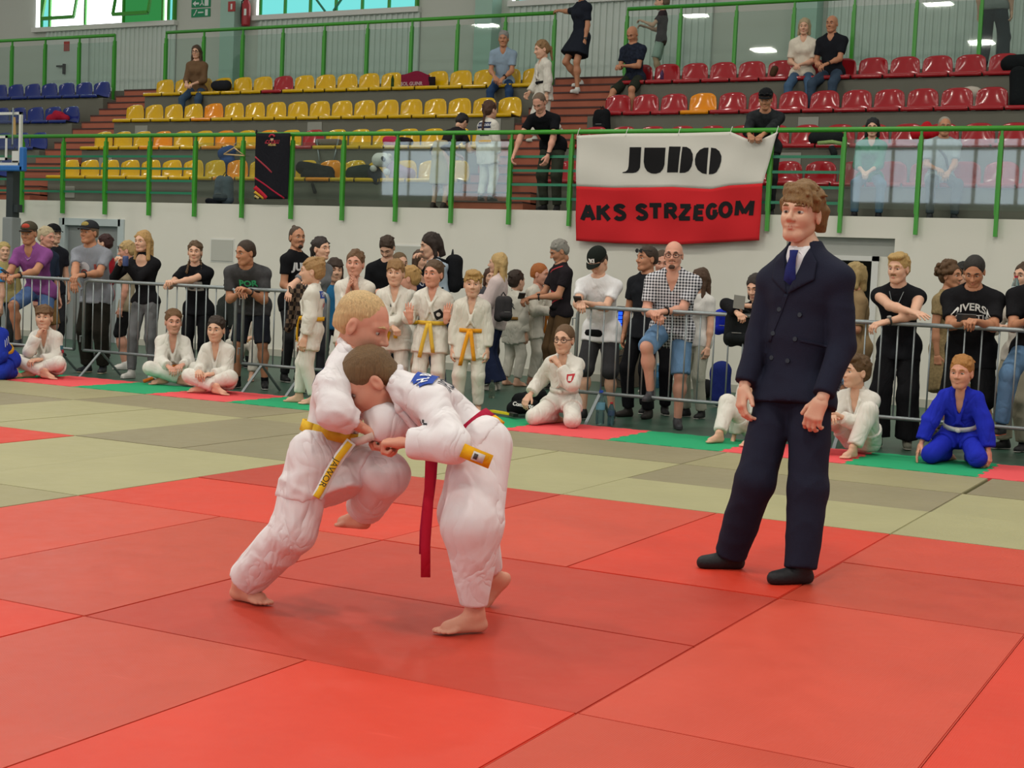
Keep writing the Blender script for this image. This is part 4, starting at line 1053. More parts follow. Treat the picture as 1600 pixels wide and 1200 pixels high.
    # ---- clothes
    def top(s, c, sleeve=.5, hem=.0, neck='crew', e=.014, belly=0.0, m=None, name='shirt', flare=.0, se=.016, vdep=.12, noise=.004, hemcut=True, ks=.018):
        """sleeve: 0 none, .5 short, 1 elbow, 2 wrist; hem: below the hip joint in body heights"""
        J, H = s.J, s.H; g = H / 1.8 * (.55 + .45 * s.w); v = Vol(.028 * H / 1.8); v.noise = folds(noise, 42, int(abs(s.B[0] * 7)))
        s.torso(v, e + .004, belly=belly); hollow = []
        v.cap(J['hipL'], J['hipR'], .089 * s.w * H / 1.8 + e, flat=(s.f, .86), k=.05)
        for k_ in 'LR':
            if sleeve > 0:
                t = min(sleeve, 1); el = J['sh' + k_] * (1 - t) + J['el' + k_] * t
                v.cap(J['sh' + k_], el, .052 * g + se * .8, .049 * g + se, k=ks, end=(el, unit(J['el' + k_] - J['sh' + k_])) if sleeve < 1 else None)
                if sleeve > 1:
                    t = sleeve - 1; wr = J['el' + k_] * (1 - t) + J['wr' + k_] * t
                    v.cap(el, wr, .047 * g + se, .04 * g + se * .8, k=ks, end=(wr, unit(J['wr' + k_] - J['el' + k_])))
                    if se > .5: hollow.append((wr - unit(wr - el) * .035, wr + unit(wr - el) * .06, .04 * g + se * .8 - .011))
            else: v.cap(J['sh' + k_] - s.sr * (.05 if k_ == 'R' else -.05) * g, J['sh' + k_] - s.sr * (.03 if k_ == 'R' else -.03) * g, .058 * g, k=.03)
            if hem > 0: v.cap(J['hip' + k_], J['hip' + k_] + unit(J['kn' + k_] - J['hip' + k_]) * hem * H, .09 * g + e, .09 * g + e + flare, end=(J['hip' + k_] + unit(J['kn' + k_] - J['hip' + k_]) * (hem * H + .01), unit(J['kn' + k_] - J['hip' + k_])))
        if hem > 0 and flare >= 0:
            d = unit((J['knL'] + J['knR']) / 2 - J['pel'])
            if d[2] < -.6: v.cap(J['pel'], J['pel'] + d * hem * H, .12 * g + e, .125 * g + e + flare, flat=(s.f, .8))
        if hemcut:
            d = unit((J['knL'] + J['knR']) / 2 - J['pel']) if hem > .02 else -s.tu
            if hem > .02 and d[2] > -.6: v.cut((J['pel'] + J['ch']) / 2 - s.u * (.145 * H + .06), (0, 0, -1))
            else: v.cut(J['pel'] + d * (hem * H + .015), d)
        for a_, b_, r_h in hollow: v.carve_cap(a_, b_, r_h, k=.004)
        if neck == 'crew': v.carve_ell(J['nb'] + s.tu * .03 * H + s.sf * .01, np.array((.072, .075, .06)) * g)
        elif neck in ('v', 'gi'):
            v.carve_ell(J['nb'] + s.tu * .04 * H + s.sf * .012, np.array((.066, .066, .05)) * g)
            tip = J['nb'] - s.tu * vdep * H + s.sf * .12 * g
            v.carve_cap(J['nb'] + s.sf * .09 * g + s.tu * .02, tip, .062 * g, .006, k=.006)
        elif neck == 'scoop': v.carve_ell(J['nb'] + s.sf * .085 * g - s.tu * .02 * H, np.array((.085, .085, .075)) * g)
        s.topv = s.part(name, v, m or cloth(c))
        return s.topv
    def collar(s, c, width=.012, vdep=.12, name='collar'):
        J, H = s.J, s.H; g = H / 1.8 * (.55 + .45 * s.w); v = Vol(.008)
        tip = J['nb'] - s.tu * vdep * H + s.sf * .122 * g
        for sg in (-1, 1):
            a = J['nb'] - s.sf * .07 * g + s.tu * .03 * H; b = J['nb'] + s.sr * sg * .07 * g + s.tu * .022 * H + s.sf * .005; c_ = J['nb'] + s.sr * sg * .062 * g + s.sf * .075 * g - s.tu * .03 * H
            v.cap(a, b, width).cap(b, c_, width).cap(c_, tip, width)
        return s.part(name, v, cloth(c), s.topv)
    def gi(s, c='dedad2', belt='d9a62a', vdep=.15, sleeve=1.85, hem=.13, e=.03, belt_w=.038, tails=True, tail_len=.26, noise=.007, patch=None, trous=True, tr=.024, lapel=True, knee=0.0, hemw=None):
        m = creased('gi_' + c, c, .15, 420, .42, 5.2, .045)
        s.top(c, sleeve, hem, 'gi', e, m=m, name='judo_jacket', flare=.012, se=.034, vdep=vdep, noise=noise)
        J, H = s.J, s.H; g = H / 1.8 * (.55 + .45 * s.w)
        for k_ in 'LR': pass
        if lapel:
            v = Vol(.012); tip = J['nb'] - s.tu * vdep * H + s.sf * (.135 * g + e * .4); wst = J['pel'] * .6 + J['ch'] * .4 + s.sf * (.1 * g + e * .8)
            for sg in (-1, 1):
                a = J['nb'] - s.sf * .07 * g + s.tu * .04 * H; b = J['nb'] + s.sr * sg * .075 * g + s.tu * .026 * H + s.sf * .005; c_ = J['nb'] + s.sr * sg * .068 * g + s.sf * (.085 * g + e * .35) - s.tu * .035 * H
                lo = wst - s.sr * sg * .05 * g
                for p_, q_ in ((a, b), (b, c_), (c_, tip), (tip, lo)): v.cap(p_, q_, .019 * g, flat=None)
            s.part('lapel', v, m, s.topv)
        if belt: s.belt(belt, e + .012, belt_w, tails, tail_len)
        if trous: s.trousers(c, tr, m=m, name='judo_trousers', cutup=.04, knee=knee, hemw=hemw)
    def belt(s, c, e, width=.04, tails=True, tail_len=.26, at=.3, tail_m=None):
        J, H = s.J, s.H; g = H / 1.8 * (.55 + .45 * s.w); wm = {'man': .122, 'woman': .112, 'child': .12}[s.sex] * s.w * H / 1.8
        o = J['pel'] * (1 - at) + J['ch'] * at; ring = []
        for z in (-width / 2, width / 2):
            row = []
            for k in range(29):
                a = 2 * math.pi * k / 28; row.append(o + s.tr * math.cos(a) * (wm + e + .004) + s.tf * math.sin(a) * ((wm + e) * .76 + .006) + s.tu * z)
            ring.append(row)
        mb = cloth(c, vary=.12)
        b = MB().grid(ring).build('belt', mb, s.root, True, solid=.008)
        kn = o + s.tf * ((wm + e) * .78 + .012)
        v = Vol(.01).ell(kn, (.026, .02, .022), None); s.part('knot', [v.net(min(s.lod, .008)) + (0,)], mb, b)
        if tails:
            for sg in (-1, 1):
                P = []
                for t in np.linspace(0, 1, 7):
                    c_ = kn + s.sr * sg * (.008 + (.055 if sg > 0 else .035) * t * tail_len / .26) + s.f * (.015 + .02 * math.sin(t * 2.5)) - s.u * tail_len * (1 if sg > 0 else .85) * t ** 1.1
                    P.append([c_ - s.sr * width / 2, c_ + s.sr * width / 2])
                MB().grid(P).build('belt_end', mb, b, True, solid=.006)
        s.beltknot = kn; return b
    def trousers(s, c, e=.012, length=1.0, m=None, name='trousers', cutup=.02, waist=.16, knee=.0, hemw=None):
        """length 1: to the ankle; .5: to the knee"""
        J, H = s.J, s.H; g = H / 1.8 * (.55 + .45 * s.w); v = Vol(.028 * H / 1.8); v.noise = folds(.0045, 36, int(abs(s.B[1] * 11)))
        pel = J['pel']; tt = pel * (1 - waist) + J['ch'] * waist
        eh = min(e, .002) if name != 'judo_trousers' else e * .6
        v.cap(J['hipL'], J['hipR'], .084 * g * s.w ** .5 + eh, flat=(s.f, .84), k=.05)
        wm = {'man': .122, 'woman': .108, 'child': .118}[s.sex] * s.w * H / 1.8
        v.cap(pel, tt + s.tu * .03, .118 * g + eh * .5, wm + eh * .4, flat=(s.tf, .74), k=.04, end=(tt, s.tu))
        for k_ in 'LR':
            hp_, kn, an = J['hip' + k_], J['kn' + k_], J['an' + k_]
            tl = min(1, length * 2); k2 = hp_ * (1 - tl) + kn * tl
            v.cap(hp_, k2, .088 * g + eh + (e - eh) * .35, .089 * g + e - (.029 * g) * tl + knee, end=(k2, unit(kn - hp_)) if length <= .5 else None)
            if length > .5:
                t = (length - .5) * 2; ax = unit(an - kn); end = kn * (1 - t) + an * t - (ax * cutup if t > .9 else 0)
                r1 = (.042 * g + e) if hemw is None else hemw
                v.cap(kn, end + ax * .01, .06 * g + e + knee, r1, end=(end, ax))
        s.bot = s.part(name, v, m or cloth(c)); return s.bot
    def skirt(s, c, length=.3, flare=.04, m=None, name='skirt', e=.015):
        J, H = s.J, s.H; g = H / 1.8 * (.55 + .45 * s.w); v = Vol(.05); v.noise = folds(.006, 30, 3)
        end = J['pel'] - s.u * length * H
        v.cap(J['pel'] + s.u * .05 * H, end, .125 * g + e, .13 * g + e + flare, flat=(s.f, .85)); v.cut(end, (0, 0, -1)); v.cut(J['pel'] + s.u * .1 * H, (0, 0, 1))
        return s.part(name, v, m or cloth(c))
    def shoes(s, c='1b1b1d', sole='c9c7c0', high=False, only=None):
        H = s.H; g = H / 1.8
        for k_ in 'LR':
            an = s.J['an' + k_]; y = s.J['fd' + k_]; z = unit(np.cross(np.cross(y, s.u), y)) if abs(y[2]) < .95 else unit(s.J['kn' + k_] - an); x = np.cross(y, z)
            v = Vol(.02); dz = -.05 * g
            v.cap(an + y * -.03 * g + z * dz, an + y * .13 * g + z * (dz - .003), .037 * g, .034 * g, k=.02); v.cap(an + z * dz * .4 - y * .01, an + y * .1 * g + z * dz, .04 * g, .03 * g); v.cap(an, an + z * (.05 if high else .01), .043 * g, .042 * g)
            v.cut(an + z * (-.078 * g), -z)
            o = s.part('shoe', [v.net(max(.008, s.lod * .55)) + (0,)], mat('shoe_' + c, c, .6, bump=.2, bscale=80))
            if sole:
                v = Vol(.01).cap(an + y * -.032 * g + z * (-.07 * g), an + y * .133 * g + z * (-.07 * g), .039 * g, .037 * g, flat=(z, .22)); s.part('sole', [v.net(max(.008, s.lod * .5)) + (0,)], col(sole), o)
    def sock(s, c, up=.1):
        for k_ in 'LR':
            an, kn = s.J['an' + k_], s.J['kn' + k_]; t = unit(kn - an); g = s.H / 1.8
            v = Vol(.01).cap(an - t * .02, an + t * up, .04 * g, .044 * g); v.cut(an + t * up, t); s.part('sock', [v.net(max(.009, s.lod * .5)) + (0,)], cloth(c))
    def cap_hat(s, c, brim=None, back=False, front=None):
        v = Vol(.012).ell((0, -.014, .05), (.091, .112, .09)); v.cut((0, 0, .045), (0, .05, -1)); h = max(.006, s.lod * .45)
        o = s.part('cap', xf([v.net(h) + (0,)], s.HR, s.J['head'], s.hs), cloth(c))
        b = MB(); P = []
        sg = -1 if back else 1
        for t in np.linspace(0, 1, 5):
            P.append([s.hp((u * (.078 - .012 * t * t), sg * (.062 + .045 * (1 - u * u) + .062 * t * (1 - .45 * u * u)), .05 - .014 * u * u - .012 * t)) for u in np.linspace(-1, 1, 9)])
        b.grid(P).build('brim', cloth(brim or c), o, True, solid=.006)
        if front:
            v = Vol(.01).ell((0, .062, .082), (.05, .034, .036)); v.cut((0, 0, .055), (0, 0, -1)); s.part('front_panel', xf([v.net(h) + (0,)], s.HR, s.J['head'], s.hs), cloth(front), o)
        s.capo = o; return o
    def glasses(s, c='1a1a1a', up=0.0, lens=False):
        b = MB()
        for sg in (-1, 1):
            pts = [s.hp((sg * .034 + .026 * math.cos(a), .104 - .01 * abs(math.cos(a)), .0 + up + .019 * math.sin(a))) for a in np.linspace(0, 2 * math.pi, 13)[:-1]]
            b.tube(pts, .0028 * s.hs, 5, closed=True); b.tube([s.hp((sg * .06, .094, .004 + up)), s.hp((sg * .082, .0, .004 + up))], .0026 * s.hs, 5)
        b.tube([s.hp((-.009, .106, .003 + up)), s.hp((.009, .106, .003 + up))], .0028 * s.hs, 5)
        o = b.build('glasses', col(c, .3), s.root)
        if lens:
            for sg in (-1, 1): MB().add([s.hp((sg * .034 + .025 * math.cos(a), .103, up + .018 * math.sin(a))) for a in np.linspace(0, 2 * math.pi, 13)[:-1]], [tuple(range(12))]).build('lens', mat('dark_lens', '101216', .1), o, solid=.002)
    def beard(s, c, full=True):
        v = Vol(.012); v.noise = folds(.002, 160, 2)
        v.ell((0, .034, -.056), (.053, .06, .066), k=.02); v.cap((-.012, .078, -.1), (.012, .078, -.1), .02, k=.02)
        v.cap((-.025, .088, -.05), (.025, .088, -.05), .009, k=.008)
        v.carve_ell((0, .1, -.065), (.021, .03, .0085), k=.005); v.carve_ell((0, .08, .0), (.09, .12, .046 if full else .046), k=.008)
        v.cut((0, .012 if full else .05, 0), (0, -1, .25))
        s.part('beard', xf([v.net(.006) + (0,)], s.HR, s.J['head'], s.hs), hair_mat(c))
    def watch(s, k_, c='141414', face='2a2a2a'):
        wr, el = s.J['wr' + k_], s.J['el' + k_]; t = unit(el - wr); o = wr + t * .035; g = s.H / 1.8
        x = unit(np.cross(t, (.3, .2, 1))); y = np.cross(t, x)
        w = MB().tube([o + (x * math.cos(a) + y * math.sin(a)) * .034 * g for a in np.linspace(0, 2 * math.pi, 13)[:-1]], .009 * g, 6, closed=True).build('watch', col(c, .4), s.root, True)
        R = s.hf[k_][0]; z = R[:, 2]; c_ = o + z * .036 * g
        MB().tube([c_ - z * .006, c_ + z * .008], .02 * g, 10).build('watch_face', col(face, .3), w)
    def bvh(s, o):
        me = o.data; return BVHTree.FromPolygons([v.co[:] for v in me.vertices], [p.vertices[:] for p in me.polygons])
    def decal(s, o, me, name, m, d, lift=.004, parent=None):
        """press a flat print (world coordinates) onto the cloth o, looking along -d"""
        t = s.bvh(o); d = Vector(unit(d)); keep = True
        bm = bmesh.new(); bm.from_mesh(me); miss = []
        bmesh.ops.triangulate(bm, faces=list(bm.faces))
        for _ in range(3):
            le = [e_ for e_ in bm.edges if e_.calc_length() > .022]
            if not le: break
            bmesh.ops.subdivide_edges(bm, edges=le, cuts=1)
            bmesh.ops.triangulate(bm, faces=[f_ for f_ in bm.faces if len(f_.verts) > 3])
        for v in bm.verts:
            h_ = t.ray_cast(v.co + d * .35, -d, .8)
            if h_[0] is not None: v.co = h_[0] + d * lift
            else: miss.append(v)
        if miss: bmesh.ops.delete(bm, geom=miss, context='VERTS')
        bm.to_mesh(me); bm.free()
        if not len(me.polygons): return None
        return put(name, me, m, parent or o)
    def text_on(s, o, txt, c, origin, right, up, size, d, bold=0.0, name='lettering', stretch=1.0, bend=None, lift=.006):
        me = text_mesh(txt, size, frame_at(origin, right, up), 0, bold, stretch=stretch, bend=bend)
        return s.decal(o, me, name, col(c, .8), d, lift)
    def patch_on(s, o, c, origin, right, up, w, h, d, name='patch', lift=.003, shape='rect', m=None):
        r = unit(right); u = unit(np.array(up) - r * (np.array(up) @ r)); n = 6; P = []
        for i in range(n + 1):
            row = []
            for j in range(n + 1):
                a, b = i / n - .5, j / n - .5
                if shape == 'round': q_ = max(abs(a), abs(b)) / (math.hypot(a, b) + 1e-9); a, b = a * q_ , b * q_
                if shape == 'shield' and a < 0: b *= 1 - (a * 2) ** 2 * .7
                row.append(origin + r * b * w + u * a * h)
            P.append(row)
        return s.decal(o, MB().grid(P).mesh(name), name, m or col(c, .85), d, lift)
    def chest(s, x=0.0, z=-.12, d=.25): return s.J['nb'] + s.sr * x + s.tu * z + s.sf * d
# ---------------------------------------------------------------- the two young fighters and the referee
X = lambda x, y, d=0.0: ('px', x, y, d)
G = lambda x, y, z: ('w', on_z(x, y, z))
# left fighter: fair hair, driving forward, right leg planted, left knee raised
A = Person('fair-haired boy fighter in white judo suit with yellow-striped white belt, knee raised', H=1.34, base=(-1.42, -1.42, 0), yaw=108, sex='child', skin='rosy', hair='buzz', hairc='c9a878', lod=.009, hs=1.02,
           hyaw=6, hpitch=22, hroll=0,
           J=dict(pel=X(503, 712), ch=X(541, 588), hipL=X(527, 716, .09), hipR=X(486, 716, -.09), shL=X(556, 590, .1), shR=X(518, 604, -.13), head=X(566, 507, .02), nb=X(545, 560),
                  elL=X(604, 662, -.1), wrL=X(672, 654, -.02), elR=X(524, 645, -.2), wrR=X(572, 672, -.14),
                  knR=X(458, 830, -.1), anR=G(377, 914, .062), knL=X(603, 742, .0), anL=X(562, 803, .2)),
           footdir=((-1, -.1, -.1), None), hpose=('grip', 'grip'), hback=((0, 0, 1), None))
A.J['fdR'] = unit(on_z(412, 947) - on_z(372, 938)); A.J['fdL'] = unit(near(520, 800, A.B, .3) - near(560, 803, A.B, .2))
gm = 'e6e0e2'
A.gi(gm, belt='e0b53a', vdep=.13, sleeve=1.6, hem=.12, e=.022, belt_w=.042, tails=False, noise=.007, tr=.042, knee=.004, hemw=.078)
A.finish(True)
m_gi = MATS['gi_' + gm]
k0 = near(549, 691, A.B, -.15); belt_a = [o for o in A.root.children if o.name.startswith('belt')][0]
def ribbon(name, pts, w, m, parent, side=None, solid=.006):
    P = []; pts = [np.array(p) for p in pts]
    for i, p in enumerate(pts):
        t = unit(pts[min(i + 1, len(pts) - 1)] - pts[max(i - 1, 0)]); s_ = unit(np.cross(t, side if side is not None else C_F)); P.append([p - s_ * w / 2, p, p + s_ * w / 2])
    return MB().grid(P).build(name, m, parent, True, solid=solid)
ye = cloth('e2b02c', vary=.1); wh = cloth('ddd6d2')
r1 = ribbon('belt_end', [near(x, y, A.B, -.17 - .02 * i) for i, (x, y) in enumerate(((549, 690), (532, 712), (516, 738), (502, 766), (495, 778)))], .04, wh, belt_a)
ribbon('yellow_stripe', [near(x, y, A.B, -.18 - .02 * i) for i, (x, y) in enumerate(((547, 692), (530, 714), (514, 740), (500, 768), (494, 777)))], .024, ye, r1, solid=.004)
M_ = frame_at(near(514, 739, A.B, -.265), near(495, 776, A.B, -.26) - near(534, 708, A.B, -.22), C_R)
put('belt_lettering', text_mesh('JAWOR', .034, M_, .001), col('2a2412'), r1)
ribbon('belt_end', [near(x, y, A.B, -.16) for x, y in ((549, 691), (566, 688), (584, 681))], .03, cloth('cdb4aa'), belt_a)
# blue back patch seen over the shoulder
A.patch_on(A.topv, '2b50a8', A.J['ch'] - A.sf * .25 + A.sr * .02 - A.tu * .03, A.sr, A.tu, .24, .075, -A.sf, 'back_patch')
A.patch_on(A.topv, '22242c', near(553, 548, A.B, -.3), C_R, C_U, .03, .012, -C_F, 'collar_mark')

# right fighter: brown hair, bent low, gripping the sleeve, red and yellow belts
Bq = Person('brown-haired boy fighter bent forward in white judo suit with red and yellow belts', H=1.36, base=(-.82, -1.3, 0), yaw=-62, sex='child', skin='rosy', hair='crop', hairc='6d5234', lod=.009, hs=1.02,
            hyaw=-16, hpitch=42, hroll=3,
            J=dict(pel=X(752, 692, .06), ch=X(655, 616, .08), hipL=X(757, 696, -.03), hipR=X(748, 696, .15), shL=X(672, 628, -.07), shR=X(650, 624, .22), head=X(578, 595, .1), nb=X(628, 606, .09),
                   elL=X(708, 694, -.24), wrL=X(632, 692, -.16), elR=X(665, 690, .2), wrR=X(640, 655, .15),
                   knL=X(738, 820, -.13), anL=G(741, 962, .064), knR=X(730, 800, .2), anR=X(772, 905, .36)),
            hpose=('grip', 'grip'), hback=(None, (0, 0, 1)), footdir=(None, None))
Bq.J['fdL'] = unit(on_z(683, 993) - on_z(755, 988)); Bq.J['fdR'] = unit(near(760, 945, Bq.B, .3) - near(798, 905, Bq.B, .3))
Bq.gi(gm, belt=None, vdep=.17, sleeve=1.88, hem=.0, e=.028, noise=.007, tr=.052, knee=.018, hemw=.05)
Bq.finish(True)
rd = cloth('a81e3c'); yb = cloth('e4a820')
def ring(P_, at, e, width, m, name, tilt=0.0):
    J = P_.J; wm = .12 * P_.w * P_.H / 1.8; o = J['pel'] * (1 - at) + J['ch'] * at; rows = []
    for z in (-width / 2, 0, width / 2):
        rows.append([o + P_.tr * math.cos(a) * (wm + e) + P_.tf * math.sin(a) * (wm + e) * .82 + P_.tu * (z + tilt * math.sin(a)) for a in np.linspace(0, 2 * math.pi, 33)])
    return MB().grid(rows).build(name, m, P_.root, True, solid=.008)
rb = ring(Bq, .2, .045, .05, rd, 'red_belt', .02)
yb_o = ring(Bq, .1, .046, .042, yb, 'yellow_belt', .03)
ribbon('red_belt_end', [near(x, y, Bq.B, -.05) for x, y in ((676, 715), (674, 745), (668, 790), (664, 830), (663, 866))], .034 * 1.15, rd, rb)
ribbon('red_belt_end', [near(x, y, Bq.B, -.06) for x, y in ((672, 720), (670, 780), (665, 850), (665, 902))], .032 * 1.1, cloth('b81f38'), rb)
t1 = ribbon('yellow_belt_end', [near(x, y, Bq.B, -.3) for x, y in ((722, 703), (740, 711), (767, 722))], .05, yb, yb_o)
ribbon('belt_label', [near(x, y, Bq.B, -.306) for x, y in ((738, 711), (756, 718))], .032, col('cfc8c4'), t1, solid=.003)
ribbon('label_print', [near(x, y, Bq.B, -.311) for x, y in ((740, 712), (746, 714.5))], .02, col('4a4444'), t1, solid=.002)
# blue name patch with white lettering on the upper back
bk = -Bq.sf; po = near(688, 590, Bq.B, -.02)
h_ = Bq.bvh(Bq.topv).ray_cast(Vector(CAM), Vector(ray(664, 591))); bk = unit(np.array(h_[1]) + bk); np_ = np.array(h_[0]) + Bq.sr * .02
Bq.patch_on(Bq.topv, '2446a0', np_, Bq.sr, Bq.tu, .22, .085, bk, 'name_patch', lift=.009)
Bq.text_on(Bq.topv, 'H. BALA', 'e6e6ea', np_, Bq.sr, Bq.tu, .056, bk, .0015, lift=.013, stretch=.95)
Bq.text_on(Bq.topv, 'POL', '3a3c48', np_ - Bq.tu * .09, Bq.sr, Bq.tu, .09, bk, .001)
sl = near(657, 662, Bq.B, -.35)
Bq.text_on(Bq.topv, 'F', '2a2c36', sl, C_U, -C_R, .045, -C_F, .001)

# referee in a dark navy suit
Rf = Person('young referee in dark navy double-breasted suit and tie standing on the red mat', H=1.8, base=(-.24, .42, 0), yaw=-22, skin='fair', hair='short+tousle', hairc='7d5c35', lod=.01, hs=1.06, hyaw=-14, hpitch=-1, hroll=-2, w=1.02,
            J=dict(pel=X(1240, 610), ch=X(1259, 408), hipL=X(1266, 625, -.05), hipR=X(1214, 622, .05), shL=X(1311, 436, -.12), shR=X(1207, 438, .1), head=X(1252, 334, -.02), nb=X(1258, 396, 0),
                   elL=X(1316, 540, -.14), wrL=X(1284, 624, -.24), elR=X(1186, 528, .1), wrR=X(1163, 604, .02),
                   knL=X(1262, 765, -.12), anL=G(1251, 884, .08), knR=X(1180, 752, -.03), anR=G(1143, 862, .08)),
            hpose=('relaxed', 'relaxed'), hback=((-.3, 1, .2, .25, .3, -1), (.5, 1, .2, -.1, .3, -1)))
Rf.J['fdL'] = unit(on_z(1205, 907) - on_z(1265, 905)); Rf.J['fdR'] = unit(on_z(1087, 883) - on_z(1150, 884))
nv = mat('suit_navy_wool', '1d2032', .85, .2, bump=.25, bscale=300, vary=.08)
sv = Vol(.03); Rf.torso(sv, .008); sv.carve_ell(Rf.J['nb'] + Rf.tu * .05 + Rf.sf * .01, (.066, .07, .05)); sv.cut(Rf.J['nb'] - Rf.tu * .42, -Rf.tu)
shirt = Rf.part('dress_shirt', [sv.net(.009) + (0,)], cloth('e8e8ec'))
Rf.top('23273a', 1.93, .035, 'v', .018, m=nv, name='suit_jacket', flare=.012, se=.014, vdep=.1, noise=.003)
jk = Rf.topv
Rf.trousers('23273a', .02, m=nv, cutup=-.015, knee=.012, hemw=.075)
# shirt collar wings, tie, lapels, buttons
J = Rf.J
for sg in (-1, 1):
    a = J['nb'] + Rf.sr * sg * .062 - Rf.sf * .0 + Rf.tu * .045; b = J['nb'] + Rf.sf * .088 + Rf.tu * .004 + Rf.sr * sg * .006; c_ = J['nb'] + Rf.sr * sg * .062 + Rf.sf * .078 - Rf.tu * .045; d_ = J['nb'] + Rf.sr * sg * .085 + Rf.sf * .02 + Rf.tu * .0
    MB().add([a, b, c_, d_], [(0, 1, 2, 3)]).build('shirt_collar', cloth('e8e8ec'), shirt, solid=.006)
tp = [J['nb'] + Rf.sf * .1 + Rf.tu * .002, J['nb'] + Rf.sf * .106 - Rf.tu * .03, J['nb'] + Rf.sf * .118 - Rf.tu * .08, J['nb'] + Rf.sf * .116 - Rf.tu * .13, J['nb'] + Rf.sf * .085 - Rf.tu * .17]
P = [[p - Rf.sr * w_ / 2, p + Rf.sf * .008, p + Rf.sr * w_ / 2] for p, w_ in zip(tp, (.042, .032, .048, .06, .07))]
MB().grid(P).build('tie', cloth('262c66'), Rf.root, True, solid=.006)
def panel(P_, o, corners, m, name, d, lift, n=8):
    a, b, c_, e_ = [np.array(q_) for q_ in corners]; G = [[(a * (1 - u) + b * u) * (1 - v) + (e_ * (1 - u) + c_ * u) * v for u in np.linspace(0, 1, n)] for v in np.linspace(0, 1, n)]
    q_ = P_.decal(o, MB().grid(G).mesh(name, True), name, m, d, lift); md = q_.modifiers.new('thick', 'SOLIDIFY'); md.thickness = .005; return q_
cp = lambda x, z: J['nb'] + Rf.sr * x + Rf.tu * z + Rf.sf * .1
panel(Rf, jk, (cp(-.062, .012), cp(-.11, -.05), cp(-.115, -.13), cp(-.0, -.2)), nv, 'lapel', Rf.sf, .006)
panel(Rf, jk, (cp(.062, .012), cp(.11, -.05), cp(.105, -.13), cp(.01, -.2)), nv, 'lapel', Rf.sf, .004)
panel(Rf, jk, (cp(-.0, -.2), cp(.02, -.2), cp(.1, -.42), cp(.08, -.42)), nv, 'front_edge', Rf.sf, .004)
for x, z in ((-.06, -.29), (.045, -.27), (-.05, -.4), (.065, -.38), (-.02, -.5), (.07, -.49)):
    c_ = cp(x, z); h_ = Rf.bvh(jk).ray_cast(Vector(c_ + Rf.sf * .3), Vector(-Rf.sf))
    if h_[0] is not None: q_ = np.array(h_[0]); MB().tube([q_, q_ + Rf.sf * .006], .011, 10).build('button', col('1a1c28', .3), jk)
panel(Rf, jk, (cp(-.2, -.415), cp(-.07, -.4), cp(-.07, -.41), cp(-.2, -.425)), nv, 'pocket_flap', Rf.sf + Rf.sr * -.4, .006)
for i in range(4):
    e_, w_ = J['elL'], J['wrL']; c_ = e_ * (.2 + .045 * i) + w_ * (.8 - .045 * i); h_ = Rf.bvh(jk).ray_cast(Vector(c_ - Rf.sr * .3 - Rf.sf * .12), Vector(unit(Rf.sr * 1 + Rf.sf * .4)))
    if h_[0] is not None: q_ = np.array(h_[0]); MB().tube([q_, q_ - Rf.sr * .006], .007, 8).build('cuff_button', col('3a3c48', .3), jk)
Rf.shoes('15161b', None)
Rf.finish()
# ---------------------------------------------------------------- spectators behind the barriers
E_ = lambda x, y, Y=6.40: ('w', on_y(x, y, Y))
LK = dict(lean=24, hpitch=8)
BL = '1b1c20'
p = Person('man in purple polo shirt and brown cap leaning on the barrier at far left', None, (47, 349), 6.75, yaw=14, w=1.12, skin='tan', hair='buzz', hairc='5a4632', lod=.017, hyaw=-6, hands=(E_(27, 431), E_(8, 428)), feet=((-.12, .05), (.1, .3, .32)), kpoles=((-.2, 1, .2), (.1, 1, .4)), hpose=('hold', 'hold'), **LK)
p.top('8a4f8e', .62, .05, 'v', vdep=.07); p.collar('9a78a4', .01, .06); p.trousers('5c78a8', length=.46, e=.022); p.shoes('2a2c34'); p.cap_hat('4a4438', '2a2622', front='b04a3c'); p.watch('L'); p.finish()
MB().bar(on_y(3, 421, 6.33), on_y(11, 427, 6.35), .075, .012).build('phone', m_black); tag(bpy.data.objects['phone'], 'black phone held by the man in the purple polo shirt', 'phone')
p = Person('person in light blue shirt and beige shorts cut off by the left edge', None, (-14, 385), 6.95, yaw=20, sex='woman', hair='mid', hairc='8a6a48', lod=.02); p.top('3f93d0', .55, .05); p.trousers('b8ab98', length=.5); p.shoes(); p.finish()
p = Person('person in khaki with a dark strap behind the far left barrier', None, (6, 380), 8.2, yaw=60, sex='man', hair='short', hairc='b09a60', lod=.022); p.top('a89a68', 1.9, .05); p.trousers('3a3a3c'); p.shoes(); p.finish()
ribbon('shoulder_strap', [p.J['shL'] + p.u * .07, p.chest(.0, -.15, .15), p.J['hipR'] + p.f * .16], .03, m_black, p.root, solid=.006)
p = Person('grey-blond person in navy shirt and brown shorts behind the man in purple', None, (71, 356), 7.6, yaw=95, sex='man', skin='pink', hair='short', hairc='b7a888', lod=.018, hpitch=6); p.top('2a3346', .9, .06); p.trousers('8a6a42', length=.5, e=.022); p.shoes('24242a'); p.finish()
p = Person('person in black cap half hidden behind the grey-blond spectator', None, (83, 352), 8.5, yaw=80, hair='short', hairc='2a2420', lod=.022); p.top('22242c', .6, .05); p.trousers('2c2c30'); p.shoes(); p.cap_hat('17171a'); p.finish()
p = Person('man in grey printed T-shirt and dark cap leaning on the barrier', None, (141, 347), 6.75, yaw=16, w=1.1, skin='tan', hair='crop', hairc='6a5846', lod=.016, hyaw=12, lean=18, hpitch=0, hands=(E_(128, 430), E_(116, 440)), hpose=('relaxed', 'relaxed'))
p.top('8b8f98', .68, .07, belly=.02); p.trousers('26241f', e=.03); p.shoes('20242a', 'c8bfa0'); p.cap_hat('2e3034', front='9a8a50'); p.watch('L'); p.finish()
